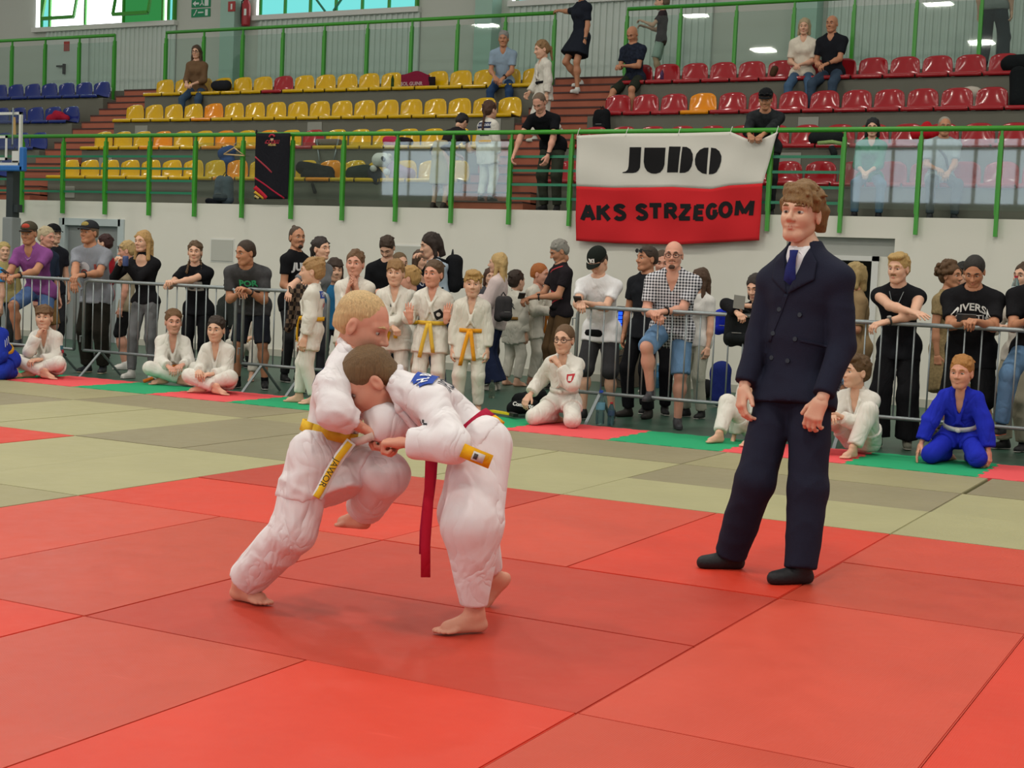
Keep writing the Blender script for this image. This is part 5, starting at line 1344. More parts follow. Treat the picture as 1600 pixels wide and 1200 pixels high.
p.patch_on(p.topv, 'c9c9cf', p.chest(.05, -.2), -p.sr, p.tu, .14, .13, p.sf, 'shirt_print', shape='round'); p.patch_on(p.topv, '9c4a42', p.chest(.05, -.27), -p.sr, p.tu, .1, .1, p.sf, 'shirt_print', lift=.006, shape='round'); p.patch_on(p.topv, '9c4a42', p.chest(-.1, -.24), -p.sr, p.tu, .05, .16, p.sf, 'shirt_print')
p = Person('dark red-haired person in red top in front of the grey door', None, (166, 367), 9.0, yaw=-70, sex='woman', hair='short', hairc='3a1e1c', lod=.022); p.top('a82230', 1.2, .05); p.trousers('2a2a2c'); p.shoes(); p.finish()
p = Person('fair-haired person with sunglasses pushed up, facing left by the blonde woman', None, (201, 378), 7.7, yaw=-55, sex='woman', skin='pink', hair='short', hairc='b79a68', lod=.019, hpitch=12); p.top('a89c84', .6, .06); p.trousers('1e1e20', length=.55); p.shoes('e0ddd8'); p.finish(); p.glasses('1a1a1a', .06)
p = Person('young blonde woman in black top and grey jeans standing at the barrier', None, (225, 362), 6.78, yaw=12, sex='woman', skin='fair', hair='long', hairc='b08c58', lod=.015, hyaw=6, lean=8, hands=(E_(195, 411, 6.5), E_(188, 412, 6.5)), hpose=('hold', 'hold'), feet=((-.12, .0), (.08, .15)))
p.top('1d1d20', 1.95, .0, 'scoop', e=.008, se=.008); p.trousers('6c6e70', e=.012, waist=.3); p.shoes('d4d2cd'); p.finish()
MB().lathe([(.0, 0), (.03, 0), (.033, .01), (.033, .1), (.028, .115), (0, .116)], on_y(196, 416, 6.45)).build('drink_can', mat('can_blue', '3a4a78', .35), smooth=True); tag(bpy.data.objects['drink_can'], 'small dark blue drink can in the hands of the blonde woman', 'can')
p = Person('woman in black printed T-shirt with two plaits leaning on the barrier', None, (306, 378), 6.8, yaw=22, sex='woman', skin='fair', hair='short+braids', hairc='5a442e', lod=.015, hyaw=-10, lean=16, hpitch=0, hands=(E_(270, 442), E_(264, 441)), w=1.05)
p.top('17181c', .55, .05, 'crew', e=.01); p.trousers('16171b', e=.018, hemw=.1); p.shoes(); p.finish()
p.patch_on(p.topv, 'a9a9a6', p.chest(.0, -.2), -p.sr, p.tu, .2, .12, p.sf, 'shirt_print'); p.patch_on(p.topv, '4a4a4c', p.chest(.03, -.21), -p.sr, p.tu, .07, .07, p.sf, 'shirt_print', lift=.006, shape='round'); p.patch_on(p.topv, '4a4a4c', p.chest(-.05, -.21), -p.sr, p.tu, .05, .05, p.sf, 'shirt_print', lift=.006, shape='round')
SIT = dict(feet=((-.14, .42), (.14, .42)), kpoles=((-.2, .5, 1), (.2, .5, 1)))
p = Person('person in dark shirt sitting by the wall behind the woman with plaits', 1.7, base=on_y(335, 560, 9.0) * [1, 1, 0] + [0, 0, -.04], yaw=150, pelvis=(0, 0, .42), lean=20, hair='short', hairc='241e1a', lod=.022, **SIT); p.top('2c302e', 1.2, .03); p.trousers('26262a'); p.shoes(); p.finish()
p = Person('child in white judo suit sitting behind the leaning man in tie-dye', 1.45, base=on_y(393, 575, 8.0) * [1, 1, 0] + [0, 0, -.04], yaw=20, sex='child', pelvis=(0, 0, .36), lean=14, hair='short', hairc='4a3626', lod=.019, hpitch=25, hands=((-.1, .3, .5), (.1, .3, .5)), **SIT); p.gi('d8d4c8', belt='d8a82c', tails=False); p.finish(True)
p = Person('man in black and grey tie-dye T-shirt bending far over the barrier', None, (385, 378), 6.45, yaw=26, w=1.16, skin='tan', hair='crop', hairc='3a2c22', lod=.015, lean=42, hyaw=38, hpitch=10, hands=(E_(388, 455, 6.35), E_(372, 460, 6.33)), feet=((-.16, 0), (.14, .05)), hpose=('relaxed', 'relaxed'))
p.top('303034', .7, .07, m=mat('tie_dye_cloth', '444446', .9, .15, vary=.95, vscale=9)); p.trousers('2a2d36', length=.5, e=.028); p.sock('17171a', .06); p.shoes('17171a', 'd8d6d0'); p.watch('L'); p.finish()
p.text_on(p.topv, 'POR', '3fae74', p.chest(-.02, -.12), -p.sr, p.tu, .1, p.sf, .004)
p = Person('bearded man with topknot in black judo T-shirt behind the crowd', None, (463, 355), 8.0, yaw=70, w=1.05, skin='tan', hair='buzz+topknot', hairc='4a3a2c', lod=.016, hyaw=6, hands=((-.15, .3, 1.05), (.1, .3, 1.02)), twist=22); p.top('1a1a1d', .6, .06); p.trousers('2a2a2c'); p.shoes(); p.beard('33251c'); p.finish()
p.text_on(p.topv, 'JUDO', 'd8d8d8', p.chest(.0, -.16), -p.sr, p.tu, .12, p.sf, .006); p.patch_on(p.topv, '9a2a34', p.chest(.0, -.27), -p.sr, p.tu, .16, .07, p.sf, 'shirt_print'); p.patch_on(p.topv, 'd8d8d8', p.chest(.0, -.27), -p.sr, p.tu, .07, .06, p.sf, 'shirt_print', lift=.006)
p = Person('dark-haired woman in grey T-shirt resting her hands on the barrier', None, (501, 372), 6.95, yaw=62, sex='woman', skin='fair', hair='short+pony', hairc='2c2320', lod=.016, hyaw=-18, lean=14, hpitch=-2, twist=25, hands=(E_(472, 446, 6.42), E_(452, 457, 6.4)), hpose=('flat', 'relaxed')); p.top('7d7e82', .6, .05); p.trousers('3a3a40'); p.shoes(); p.finish()
fl = thing('flannel_shirt', 'brown plaid flannel shirt hanging over the barrier beside the bun-haired girl', 'shirt', on_y(465, 500, 6.4))
def plaid_mat():
    m = mat('plaid_flannel', '4a4038', .95, .1, bump=.3, bscale=150); nt = m.node_tree; L = nt.links.new; b = nt.nodes['Principled BSDF']; tc = nt.nodes.new('ShaderNodeTexCoord')
    ck = nt.nodes.new('ShaderNodeTexChecker'); ck.inputs['Scale'].default_value = 22; ck.inputs[1].default_value = (*lin('6a5a4c'), 1); ck.inputs[2].default_value = (*lin('2c2624'), 1); L(tc.outputs['Object'], ck.inputs[0]); L(ck.outputs[0], b.inputs['Base Color']); return m
P_ = []
for v_ in np.linspace(0, 1, 12):
    P_.append([on_y(452 + 32 * u + 6 * v_ - 14 * v_ * v_, 447 + 68 * v_ + 5 * math.sin(u * 9), 6.38 - .03 * math.sin(u * 14 + v_)) for u in np.linspace(0, 1, 14)])
MB().grid(P_).build('cloth_panel', plaid_mat(), fl, True, solid=.02)
# children in white suits standing in the gap
p = Person('girl with a hair bun in white judo suit seen from behind, facing left', None, (492, 405), 5.62, floor=-.01, yaw=-62, sex='child', skin='fair', hair='short+bun', hairc='a07c50', lod=.013, hyaw=0, hpitch=2, hands=(None, (.2, .12, .6)), feet=((-.06, -.05), (.08, .12)))
p.gi('dad6cc', belt='d9a62a', tails=True, vdep=.1); p.finish(True); b_ = p.J['ch'] - p.sf * .25
p.patch_on(p.topv, '2a4aa4', b_ - p.tu * .03, -p.sr, p.tu, .22, .07, -p.sf, 'back_patch'); p.text_on(p.topv, 'OFIA', 'd8dae4', b_ - p.tu * .03, p.sr, p.tu, .06, -p.sf, .001); p.patch_on(p.topv, 'd8c8c4', b_ - p.tu * .13, -p.sr, p.tu, .1, .1, -p.sf, 'round_patch', shape='round'); p.patch_on(p.topv, 'b8434a', b_ - p.tu * .13, -p.sr, p.tu, .05, .05, -p.sf, 'round_patch', lift=.006, shape='round')
p = Person('dark-haired girl peeking out behind the girl with the bun', None, (523, 406), 7.5, yaw=40, sex='child', hair='mid+fringe', hairc='3a2a20', lod=.018, hyaw=-10); p.top('2e6f9c', .6, .05); p.trousers('3a3a44'); p.shoes(); p.finish()
p = Person('smiling girl in white judo suit clapping her hands', None, (556, 393), 6.3, floor=-.04, yaw=26, sex='child', skin='pink', hair='short+pony', hairc='6a4e34', lod=.013, hyaw=4, hands=(('px', 558, 456, -.2), ('px', 543, 458, -.2)), hpose=('flat', 'flat'), hback=((-.7, .3, .3, .2, .3, 1), (.7, .3, .3, -.2, .3, 1))); p.gi('dedad0', belt='d9d2c4', vdep=.1); p.finish(True)
p = Person('man in black T-shirt looking down behind the clapping girl', None, (606, 371), 8.4, yaw=20, w=1.12, skin='fair', hair='short', hairc='3c2c20', lod=.017, hpitch=38, hyaw=4, lean=10, hands=((-.2, .3, 1.0), (.15, .3, .98))); p.top('18191c', .7, .06); p.trousers('2a2c30'); p.shoes(); p.beard('4a3424', False); p.finish()
p = Person('boy half hidden behind the man looking down', None, (624, 396), 9.2, yaw=60, sex='child', hair='crop', hairc='6a5236', lod=.02); p.top('9a9a94', .6, .05); p.trousers('44464a'); p.shoes(); p.finish()
p = Person('light-brown-haired girl in white judo suit holding her yellow belt', None, (619, 408), 6.35, yaw=28, sex='child', skin='fair', hair='short+pony+fringe', hairc='8f6c44', lod=.013, hyaw=6, hands=((.06, .2, .78), (-.02, .22, .8)), hpose=('grip', 'grip')); p.gi('dcd8ce', belt='dcae30', vdep=.12, tail_len=.2); p.finish(True)
p.patch_on(p.topv, '3a3836', p.chest(.02, -.15), -p.sr, p.tu, .03, .03, p.sf, 'shirt_mark')
p = Person('blond boy in white judo suit seen from the side behind the girls', None, (643, 418), 7.1, yaw=-70, sex='child', skin='pink', hair='short', hairc='b08a54', lod=.017, hands=((-.1, .3, 1.1), (.1, .3, 1.1)), hpitch=8); p.gi('dad6cc', belt='d9a62a', tails=False); p.finish(True)
p = Person('woman in navy dress with white rings facing the long-haired man', None, (657, 392), 8.4, yaw=75, sex='woman', skin='fair', hair='mid', hairc='4a3628', lod=.018, hands=((-.1, .3, 1.05), (.1, .3, 1.02))); p.top('20243c', .3, .2, 'scoop'); p.shoes(); p.finish()
for x, z in ((.06, -.1), (-.06, -.14), (.05, -.26), (-.08, -.28), (.0, -.2), (.08, -.36)): p.patch_on(p.topv, 'c8ccd8', p.chest(x, z), -p.sr, p.tu, .06, .06, p.sf, 'ring_print', shape='round'); p.patch_on(p.topv, '20243c', p.chest(x, z), -p.sr, p.tu, .035, .035, p.sf, 'ring_print', lift=.006, shape='round')
p = Person('long-haired man in pale blue T-shirt with black backpack touching his face', None, (677, 366), 8.0, yaw=-48, skin='fair', hair='mid', hairc='2e221c', lod=.016, lean=14, hpitch=16, hands=(('px', 668, 402, -.1), (-.2, .2, .9)), hpose=('relaxed', 'relaxed')); p.top('b4c4d4', .6, .06); p.trousers('3a4254'); p.shoes(); p.finish()
def backpack(label, c, o, f_, s_=1.0, name='backpack', straps=True, trim=None):
    """soft rucksack: o centre of its back face at mid height, f_ direction it bulges"""
    f_ = unit(np.array(f_, float) * [1, 1, 0]); r_ = np.cross(f_, (0, 0, 1)); o = np.array(o, float); t = thing(name, label, 'bag', o - [0, 0, .22 * s_])
    v = Vol(.05 * s_); v.noise = folds(.006, 30, 2)
    v.cap(o + f_ * .07 * s_ - r_ * .07 * s_ + [0, 0, -.12 * s_], o + f_ * .07 * s_ - r_ * .06 * s_ + [0, 0, .12 * s_], .085 * s_).cap(o + f_ * .07 * s_ + r_ * .07 * s_ + [0, 0, -.12 * s_], o + f_ * .07 * s_ + r_ * .06 * s_ + [0, 0, .12 * s_], .085 * s_)
    P1, F1 = v.net(.018); put('bag_body', np_mesh('bag_body', [(P1, F1, 0)], [cloth(c)]), None, t)
    v = Vol(.03); v.cap(o + f_ * .14 * s_ - r_ * .06 * s_ + [0, 0, -.1 * s_], o + f_ * .14 * s_ + r_ * .06 * s_ + [0, 0, -.1 * s_], .06 * s_); P1, F1 = v.net(.014); put('front_pocket', np_mesh('front_pocket', [(P1, F1, 0)], [cloth(trim or c)]), None, t)
    MB().tube([o + f_ * .05 * s_ + [0, 0, .2 * s_] - r_ * .04 * s_, o + f_ * .05 * s_ + [0, 0, .25 * s_], o + f_ * .05 * s_ + [0, 0, .2 * s_] + r_ * .04 * s_], .008, 6).build('grab_handle', m_black, t)
    MB().bar(o + f_ * .19 * s_ - r_ * .05 * s_ + [0, 0, -.05 * s_], o + f_ * .19 * s_ + r_ * .05 * s_ + [0, 0, -.05 * s_], .006).build('zip', col('8a8a88'), t)
    return t
bp = backpack('black backpack worn by the long-haired man in pale blue', '1b1c1f', p.J['ch'] - p.sf * .12 - p.tu * .12, -p.sf, 1.05)
for sg in (-1, 1): ribbon('strap', [p.J['ch'] - p.sf * .13 + p.sr * sg * .08, p.J['ch'] + p.sr * sg * .1 + p.tu * .075, p.chest(sg * .11, -.1, .14), p.J['ch'] - p.tu * .28 + p.sr * sg * .15], .045, cloth('1b1c1f'), bp, p.sr, .01)
p = Person('girl with a black diamond emblem on her white judo suit, hands raised', None, (679, 409), 6.3, yaw=18, sex='child', skin='rosy', hair='short', hairc='5a4430', lod=.013, hyaw=14, hands=(('px', 697, 500, -.22), ('px', 641, 500, -.22)), poles=((-.6, -.2, -1), (.6, -.2, -1)), hpose=('flat', 'flat'), hback=((0, 1, .2, -.1, .1, 1), (0, 1, .2, .1, .1, 1))); p.gi('dcd8ce', belt='ddb544', vdep=.1, sleeve=1.6, tail_len=.34); p.finish(True)
q_ = p.chest(-.08, -.22); p.patch_on(p.topv, '1d1b1c', q_, unit(-p.sr + p.tu * .6), unit(p.tu + p.sr * .6), .085, .085, p.sf, 'diamond_emblem'); p.patch_on(p.topv, 'd6d2cc', q_, unit(-p.sr + p.tu * .6), unit(p.tu + p.sr * .6), .04, .04, p.sf, 'emblem_figure', lift=.007, shape='round')
p = Person('tousled blond boy in white judo suit with yellow and orange belt', None, (740, 425), 6.35, yaw=24, sex='child', skin='fair', hair='short+fringe+quiff', hairc='a9854e', lod=.013, hyaw=-4, hpitch=2); p.gi('d8d4c8', belt='e0982a', vdep=.14, tail_len=.34); p.finish(True)
p = Person('blonde woman in pale pink blouse and navy flared trousers turned away', None, (781, 397), 9.2, yaw=-75, sex='woman', skin='fair', hair='long', hairc='c0a06a', lod=.016, hands=((-.08, .28, 1.12), (.12, .28, 1.05)), hpose=('hold', 'hold')); p.top('d6c4c2', 1.6, .06, 'v', se=.04, e=.024, vdep=.08); p.trousers('222a44', e=.014, hemw=.14); p.shoes('d0c8bc'); p.watch('R'); p.finish()
backpack('dark grey handbag on the hip of the woman in pink', '3c3a3c', p.J['hipL'] + p.u * .14 - p.f * .1 - p.r * .16, -p.f - p.r, .75, 'handbag')
MB().box(-.035, .035, -.006, .006, -.07, .07).build('phone', mat('phone_pink', '8a4a6a', .4)); o = bpy.data.objects['phone.001']; o.location = p.hf['R'][1] + p.f * .05 - p.r * .02; o.rotation_euler = (.3, 0, 1); tag(o, 'pink-cased phone held by the woman in the pale pink blouse', 'phone')
p = Person('dark-haired spectator hidden behind the woman in pink', None, (766, 420), 10.2, yaw=40, sex='woman', hair='mid', hairc='4a3024', lod=.022); p.top('4a4a50', .6, .05); p.trousers('2a2a30'); p.shoes(); p.finish()
p = Person('dark-haired judo student in lettered white suit seen from behind', None, (806, 424), 10.0, yaw=165, sex='child', hair='short', hairc='33261e', lod=.019); p.gi('cfccc0', belt='8a6a3a', tails=False); p.finish(True); p.text_on(p.topv, 'PYR', '3a3c40', p.J['ch'] - p.sf * .25 - p.tu * .12, p.sr, p.tu, .1, -p.sf, .002)
p = Person('ginger boy with orange belt in white judo suit seen from behind', None, (842, 413), 10.4, yaw=95, sex='child', skin='pink', hair='crop', hairc='a8622e', lod=.015, hyaw=0, hands=((-.1, .25, 1.0), (.1, .25, .95)), hpitch=6, twist=-20); p.gi('d6d2c6', belt='b8702c', vdep=.1); p.finish(True)
b_ = p.J['ch'] - p.sf * .25; p.patch_on(p.topv, 'b04a50', b_ - p.tu * .02, -p.sr, p.tu, .2, .04, -p.sf, 'back_patch'); p.text_on(p.topv, 'PAU', '3a3c44', b_ - p.tu * .12, p.sr, p.tu, .08, -p.sf, .002); p.patch_on(p.topv, '2e3a6a', b_ - p.tu * .2, -p.sr, p.tu, .16, .06, -p.sf, 'back_patch')
p = Person('grey-haired man in black and red sports shirt and brown trousers with phone', None, (877, 377), 9.9, yaw=-40, w=1.06, skin='tan', hair='short', hairc='8d8a82', lod=.015, hpitch=26, hyaw=8, lean=4, hands=((-.08, .38, 1.12), (.1, .4, 1.1)), hpose=('hold', 'hold')); p.top('242024', .62, .02, 'crew'); p.trousers('5a4630', e=.032, hemw=.1); p.shoes('2a2622', '8a8a84'); p.watch('L'); p.beard('8d8a82', False); p.belt('1a1a1c', .022, .045, False, at=.12); p.finish()
for z, tl in ((-.03, .3), (-.3, -.2), (-.42, .35)): p.patch_on(p.topv, 'b0303a', p.chest(-.02, z), unit(-p.sr + p.tu * tl), p.tu, .26, .016, p.sf, 'red_stripe')
MB().box(-.04, .04, -.006, .006, -.075, .075).build('phone', m_black); o = bpy.data.objects['phone.002']; o.location = p.hf['R'][1] + p.f * .09 + p.u * .03; o.rotation_euler = (1.1, 0, .6); tag(o, 'dark phone held by the grey-haired man', 'phone')
p = Person('man in white T-shirt and black cap looking at his phone at the barrier', None, (936, 389), 6.72, yaw=8, w=1.0, skin='fair', hair='crop', hairc='3a2c22', lod=.014, lean=22, hpitch=42, hyaw=14, hands=(('w', on_y(918, 474, 6.38)), ('w', on_y(906, 476, 6.34))), hpose=('hold', 'hold'), feet=((-.14, 0), (.12, .1))); p.top('e2e2e4', .62, .08, e=.02); p.trousers('3b3b3e', length=.52, e=.03); p.shoes('1d1d20'); p.cap_hat('1c211e'); p.finish()
cp_ = [q_ for q_ in p.root.children if q_.name.startswith('cap')][0]
for t_, dx in (('N', -.006), ('Y', .007)): p.decal(cp_, text_mesh(t_, .07 * p.hs, frame_at(p.hp((dx, .2, .09)), -p.HR[:, 0], p.HR[:, 2]), 0, .003), 'cap_emblem', col('e6e6e6'), p.HR[:, 1] + p.HR[:, 2] * .2, .003)
wb = Vol(.02).cap(p.chest(.0, -.52, .13), p.chest(.1, -.52, .12), .045, .04, flat=(p.sf, .6)); p.part('waist_bag', wb, cloth('17181b'))
MB().box(-.036, .036, -.006, .006, -.075, .075).build('phone', m_black); o = bpy.data.objects['phone.003']; o.location = on_y(903, 468, 6.3); o.rotation_euler = (1.2, 0, .3); tag(o, 'black phone in the hands of the man with the black cap', 'phone')
p = Person('man in black T-shirt with sunglasses pushed up on his head', None, (1014, 386), 7.5, yaw=-14, w=1.02, skin='tan', hair='crop', hairc='3a2c22', lod=.015, hyaw=18, feet=((-.1, 0), (.12, .05))); p.top('1f2126', .62, .06); p.trousers('1a1a1e', e=.02); p.shoes('221d1b', None); p.glasses('151515', .072, True); p.finish()
p = Person('man standing just behind the bald man in the checked shirt', None, (1036, 393), 8.0, yaw=18, w=1.1, skin='pink', hair='crop', hairc='4c3a2a', lod=.016, hpitch=10, hyaw=-4, hands=((-.12, .2, 1.05), (.1, .24, 1.08))); p.top('1d1e22', .62, .06); p.trousers('1c1c20', e=.02); p.shoes(); p.finish()
def gingham(yaw_):
    m = mat('gingham_cloth', 'dcdce2', .9, .15, bump=.2, bscale=220); nt = m.node_tree; L = nt.links.new; b = nt.nodes['Principled BSDF']; tc = nt.nodes.new('ShaderNodeTexCoord'); mp = nt.nodes.new('ShaderNodeMapping'); mp.inputs['Rotation'].default_value = (0, 0, yaw_); L(tc.outputs['Object'], mp.inputs[0]); sx = nt.nodes.new('ShaderNodeSeparateXYZ'); L(mp.outputs[0], sx.inputs[0]); outs = []
    for ax in (0, 2):
        a = nt.nodes.new('ShaderNodeMath'); a.operation = 'MULTIPLY'; a.inputs[1].default_value = 36; L(sx.outputs[ax], a.inputs[0]); f_ = nt.nodes.new('ShaderNodeMath'); f_.operation = 'FRACT'; L(a.outputs[0], f_.inputs[0]); g_ = nt.nodes.new('ShaderNodeMath'); g_.operation = 'GREATER_THAN'; g_.inputs[1].default_value = .5; L(f_.outputs[0], g_.inputs[0]); outs.append(g_)
    ad = nt.nodes.new('ShaderNodeMath'); ad.operation = 'ADD'; L(outs[0].outputs[0], ad.inputs[0]); L(outs[1].outputs[0], ad.inputs[1]); hf = nt.nodes.new('ShaderNodeMath'); hf.operation = 'MULTIPLY'; hf.inputs[1].default_value = .5; L(ad.outputs[0], hf.inputs[0])
    mx = nt.nodes.new('ShaderNodeMix'); mx.data_type = 'RGBA'; mx.inputs['A'].default_value = (*lin('e4e4ea'), 1); mx.inputs['B'].default_value = (*lin('1a1c28'), 1); L(hf.outputs[0], mx.inputs['Factor']); L(mx.outputs['Result'], b.inputs['Base Color']); return m
p = Person('bald bearded man with glasses in black and white checked shirt at barrier', None, (1054, 378), 6.62, yaw=16, w=1.2, skin='pink', hair=None, hairc='4a3a30', lod=.013, lean=20, hpitch=4, hyaw=2, hands=(E_(1037, 487, 6.36), E_(1024, 492, 6.36)), hpose=('hold', 'hold'), feet=((-.1, .06), (.14, .3, .34)), kpoles=((-.2, 1, .2), (.3, 1, .4))); p.top('dcdce2', .72, .07, 'v', m=gingham(-.25), vdep=.09, belly=.02); p.trousers('6c8fb4', length=.5, e=.03); p.shoes('3a3a3e', '2a2a2c'); p.beard('4a362c', False); p.glasses('2a1c18'); p.watch('L'); p.finish()
p = Person('long-haired girl in white T-shirt behind the checked shirt man', None, (1096, 421), 8.0, yaw=-20, sex='woman', skin='fair', hair='long', hairc='4c3626', lod=.017, hyaw=10); p.top('d2d0cc', .6, .04); p.trousers('a8a89a', e=.02); p.shoes(); p.finish()
p = Person('woman in black top and pale jeans leaning with her phone beside the referee', None, (1184, 430), 6.62, yaw=-8, sex='woman', skin='fair', hair='mid', hairc='2c2420', lod=.015, lean=32, side=6, hpitch=18, hands=(E_(1172, 478, 6.42), E_(1152, 489, 6.36)), poles=((-1, 0, 0), (1.2, 0, .5)), hpose=('hold', 'hold'), feet=((-.1, 0), (.12, .2, .2)), w=1.05); p.top('1a1a1d', 1.9, .03, 'v'); p.trousers('9db6c8', e=.02); p.shoes('c8c4bc'); p.finish()
MB().box(-.05, .05, -.005, .005, -.06, .06).build('phone', mat('phone_grey', '8a8c8a', .3)); o = bpy.data.objects['phone.004']; o.location = on_y(1155, 472, 6.33); o.rotation_euler = (.2, .1, .1); tag(o, 'grey phone held by the woman in black beside the referee', 'phone')
backpack('small black backpack hanging on the barrier in front of pale jeans', '1d2022', on_y(1155, 512, 6.55), (.2, -1, 0), .85)
backpack('bright blue bag on the barrier behind the black backpack', '2030b0', on_y(1132, 503, 6.72), (.2, -1, 0), .6)
p = Person('blond person in tan shirt and denim shorts behind the referee', None, (1338, 412), 7.3, yaw=-60, sex='woman', skin='tan', hair='mid', hairc='a08a5c', lod=.017, hands=((-.1, .2, 1.2), (.1, .25, 1.15)), lean=8); p.top('8a7455', .9, .06); p.trousers('7c9cba', length=.46, e=.025); p.shoes(); p.watch('L', 'd8b02a'); p.finish()
ribbon('shoulder_strap', [p.J['shR'] + p.u * .07, p.chest(-.02, -.2, .16), p.J['hipL'] + p.f * .15], .04, m_black, p.root, solid=.006)
p = Person('blond man with moustache in black sleeveless shirt with arms crossed on barrier', None, (1406, 398), 6.68, yaw=2, w=1.04, skin='fair', hair='short+quiff', hairc='b3935c', lod=.013, lean=22, hpitch=6, hyaw=14, hands=(E_(1384, 503, 6.36), E_(1424, 487, 6.38)), hpose=('relaxed', 'flat'), poles=((-1, .3, -.3), (1, .3, -.3)), feet=((-.12, 0), (.12, .1))); p.top('1a1b1f', 0, .08); p.trousers('1b1b1e', e=.035, hemw=.11); p.sock('1b1b1e', .08); p.shoes('6a6a5c', 'b8b4a4'); p.watch('L', '2a2a2a', '8a8a86'); p.finish()
p.part('moustache', xf([Vol(.006).cap((-.022, .094, -.05), (.022, .094, -.05), .006).net(.005) + (0,)], p.HR, p.J['head'], p.hs), hair_mat('8a6c44'))
MB().tube([p.J['nb'] - p.sr * .06 + p.sf * .08, p.chest(-.02, -.1, .155), p.chest(.0, -.15, .165), p.chest(.02, -.1, .155), p.J['nb'] + p.sr * .06 + p.sf * .08], .003, 5).build('neck_chain', m_steel, p.root)
p = Person('curly-haired woman in tan patterned dress behind the man in black', None, (1484, 412), 8.0, yaw=70, sex='woman', skin='tan', hair='short+curls', hairc='5a4028', lod=.017); p.top('8c7a58', .5, .24, m=mat('leopard_cloth', '8c7a58', .9, .1, vary=.6, vscale=45), flare=.05); p.shoes(); p.finish()
p = Person('person in black cap hidden behind the man reading his phone', None, (1508, 412), 8.9, yaw=-60, hair='short', hairc='1d1a18', lod=.02); p.top('2a2a2e', .6, .05); p.trousers('2a2a2e'); p.shoes(); p.finish()
p = Person('heavy man in black lettered T-shirt reading his phone at barrier', None, (1524, 402), 6.68, yaw=6, w=1.2, skin='tan', hair='crop+receding', hairc='26221f', lod=.013, lean=22, hpitch=30, hyaw=2, hands=(E_(1528, 503, 6.34), E_(1505, 504, 6.34)), hpose=('hold', 'hold'), feet=((-.16, 0), (.16, .02))); p.top('1b1b1e', .75, .1, e=.022, belly=.02); p.trousers('1a1a1c', length=.52, e=.045); p.shoes(); p.finish()
def arch(r_):
    return lambda q_: (q_.x, q_.y - (q_.x * q_.x) / r_, q_.z)
p.text_on(p.topv, 'DIVERSE', 'd8d8d4', p.chest(.0, -.09), -p.sr, p.tu, .085, p.sf, .002, bend=arch(.35), stretch=1.05); p.text_on(p.topv, 'ATHLETICS', 'd8d8d4', p.chest(.0, -.185), -p.sr, p.tu, .075, p.sf, .001, stretch=1.05)
MB().box(-.075, .075, -.006, .006, -.036, .036).build('phone', mat('phone_dark', '3a3c3c', .3)); o = bpy.data.objects['phone.005']; o.location = on_y(1510, 497, 6.3); tag(o, 'dark phone held by the man in the black lettered T-shirt', 'phone'); o.rotation_euler = (.5, 0, .2)
p = Person('woman with hair tied back in beige trousers at the right edge', None, (1604, 412), 7.6, yaw=-30, sex='woman', skin='fair', hair='short+pony', hairc='4a3626', lod=.017, hands=((-.1, .3, 1.1), (.15, .3, 1.1))); p.top('d0cac0', 1.0, .05); p.trousers('a8a28e', e=.03); p.shoes('1c1c1e'); p.finish()
p = Person('man in black T-shirt and jeans cut off by the right edge', None, (1625, 395), 6.7, yaw=4, w=1.1, skin='tan', hair='crop', hairc='2a2420', lod=.016, lean=20, hands=((-.2, .4, 1.08), E_(1606, 500)), feet=((-.12, 0), (.2, .34, .3)), kpoles=((-.2, 1, .2), (.1, 1, .4))); p.top('1b1b1e', .7, .05); p.trousers('5f7fa0', e=.02); p.shoes('1c1c1f', 'd06a4a'); p.finish()
p = Person('small child in beige holding a teal ball behind the barrier', 1.0, base=np.array([*on_z(990, 612)[:2], -.04]) + [0, .4, 0], yaw=-60, sex='child', hair='short', hairc='6a5236', lod=.018, hands=((-.05, .3, .6), (.0, .28, .55))); p.top('b8ae94', .8, .03); p.trousers('9a8c70', e=.015); p.shoes('c8c4b8'); p.finish()
v = MB().lathe([(0, -.09), (.05, -.075), (.08, -.04), (.09, 0), (.08, .04), (.05, .075), (0, .09)], (p.hf['R'][1] + p.hf['L'][1]) / 2 + p.f * .12); o = v.build('toy_ball', mat('ball_teal', '7fc8b4', .4), smooth=True); tag(o, 'small pale teal ball held by the child in beige', 'ball')
# ---------------------------------------------------------------- children sitting on the mat edge
def seated(label, px, py, H, yaw, hair, hairc, gc, belt, hy=0, hp=0, hands=None, legs='cross', hpose=('relaxed', 'relaxed'), skin='fair', lean=14, lod=.012, hback=(None, None), y_=None, **k):
    b = on_z(px, py, -.005)
    if legs == 'cross': kw = dict(pelvis=(0, 0, .105), feet=((.09, .27, .07), (-.1, .33, .07)), kpoles=((-1, .35, .35), (1, .35, .35)), footdir=((1, .25, -.1), (-1, .25, -.1)))
    elif legs == 'kneel': kw = dict(pelvis=(0, 0, .2), feet=((-.09, -.03, .06), (.09, -.03, .06)), kpoles=((-.28, 1, 0), (.28, 1, 0)), footdir=((.3, -1, 0), (-.3, -1, 0)))
    else: kw = dict(pelvis=(0, 0, .105), feet=((-.12, .36, .06), (.16, .4, .06)), kpoles=((-.3, .6, 1), (.5, .5, 1)), footdir=((0, 1, 0), (.3, 1, 0)))
    kw.update(k)
    p = Person(label, H, base=b, yaw=yaw, sex='child', skin=skin, hair=hair, hairc=hairc, lod=lod, hyaw=hy, hpitch=hp, lean=lean, hands=hands, hpose=hpose, hback=hback, **kw)
    p.gi(gc, belt=belt, tails=False, hem=.1, vdep=.16, tr=.03, e=.022, noise=.006); p.finish(True); return p
wg = 'dedad2'
p = seated('boy in blue judo suit bowed forward at the far left edge', 10, 590, 1.4, 5, 'crop', '5a4230', '2436a0', 'd09a34', hy=20, hp=40, lean=38, hands=((-.1, .4, .12), (.1, .42, .1)), legs='kneel')
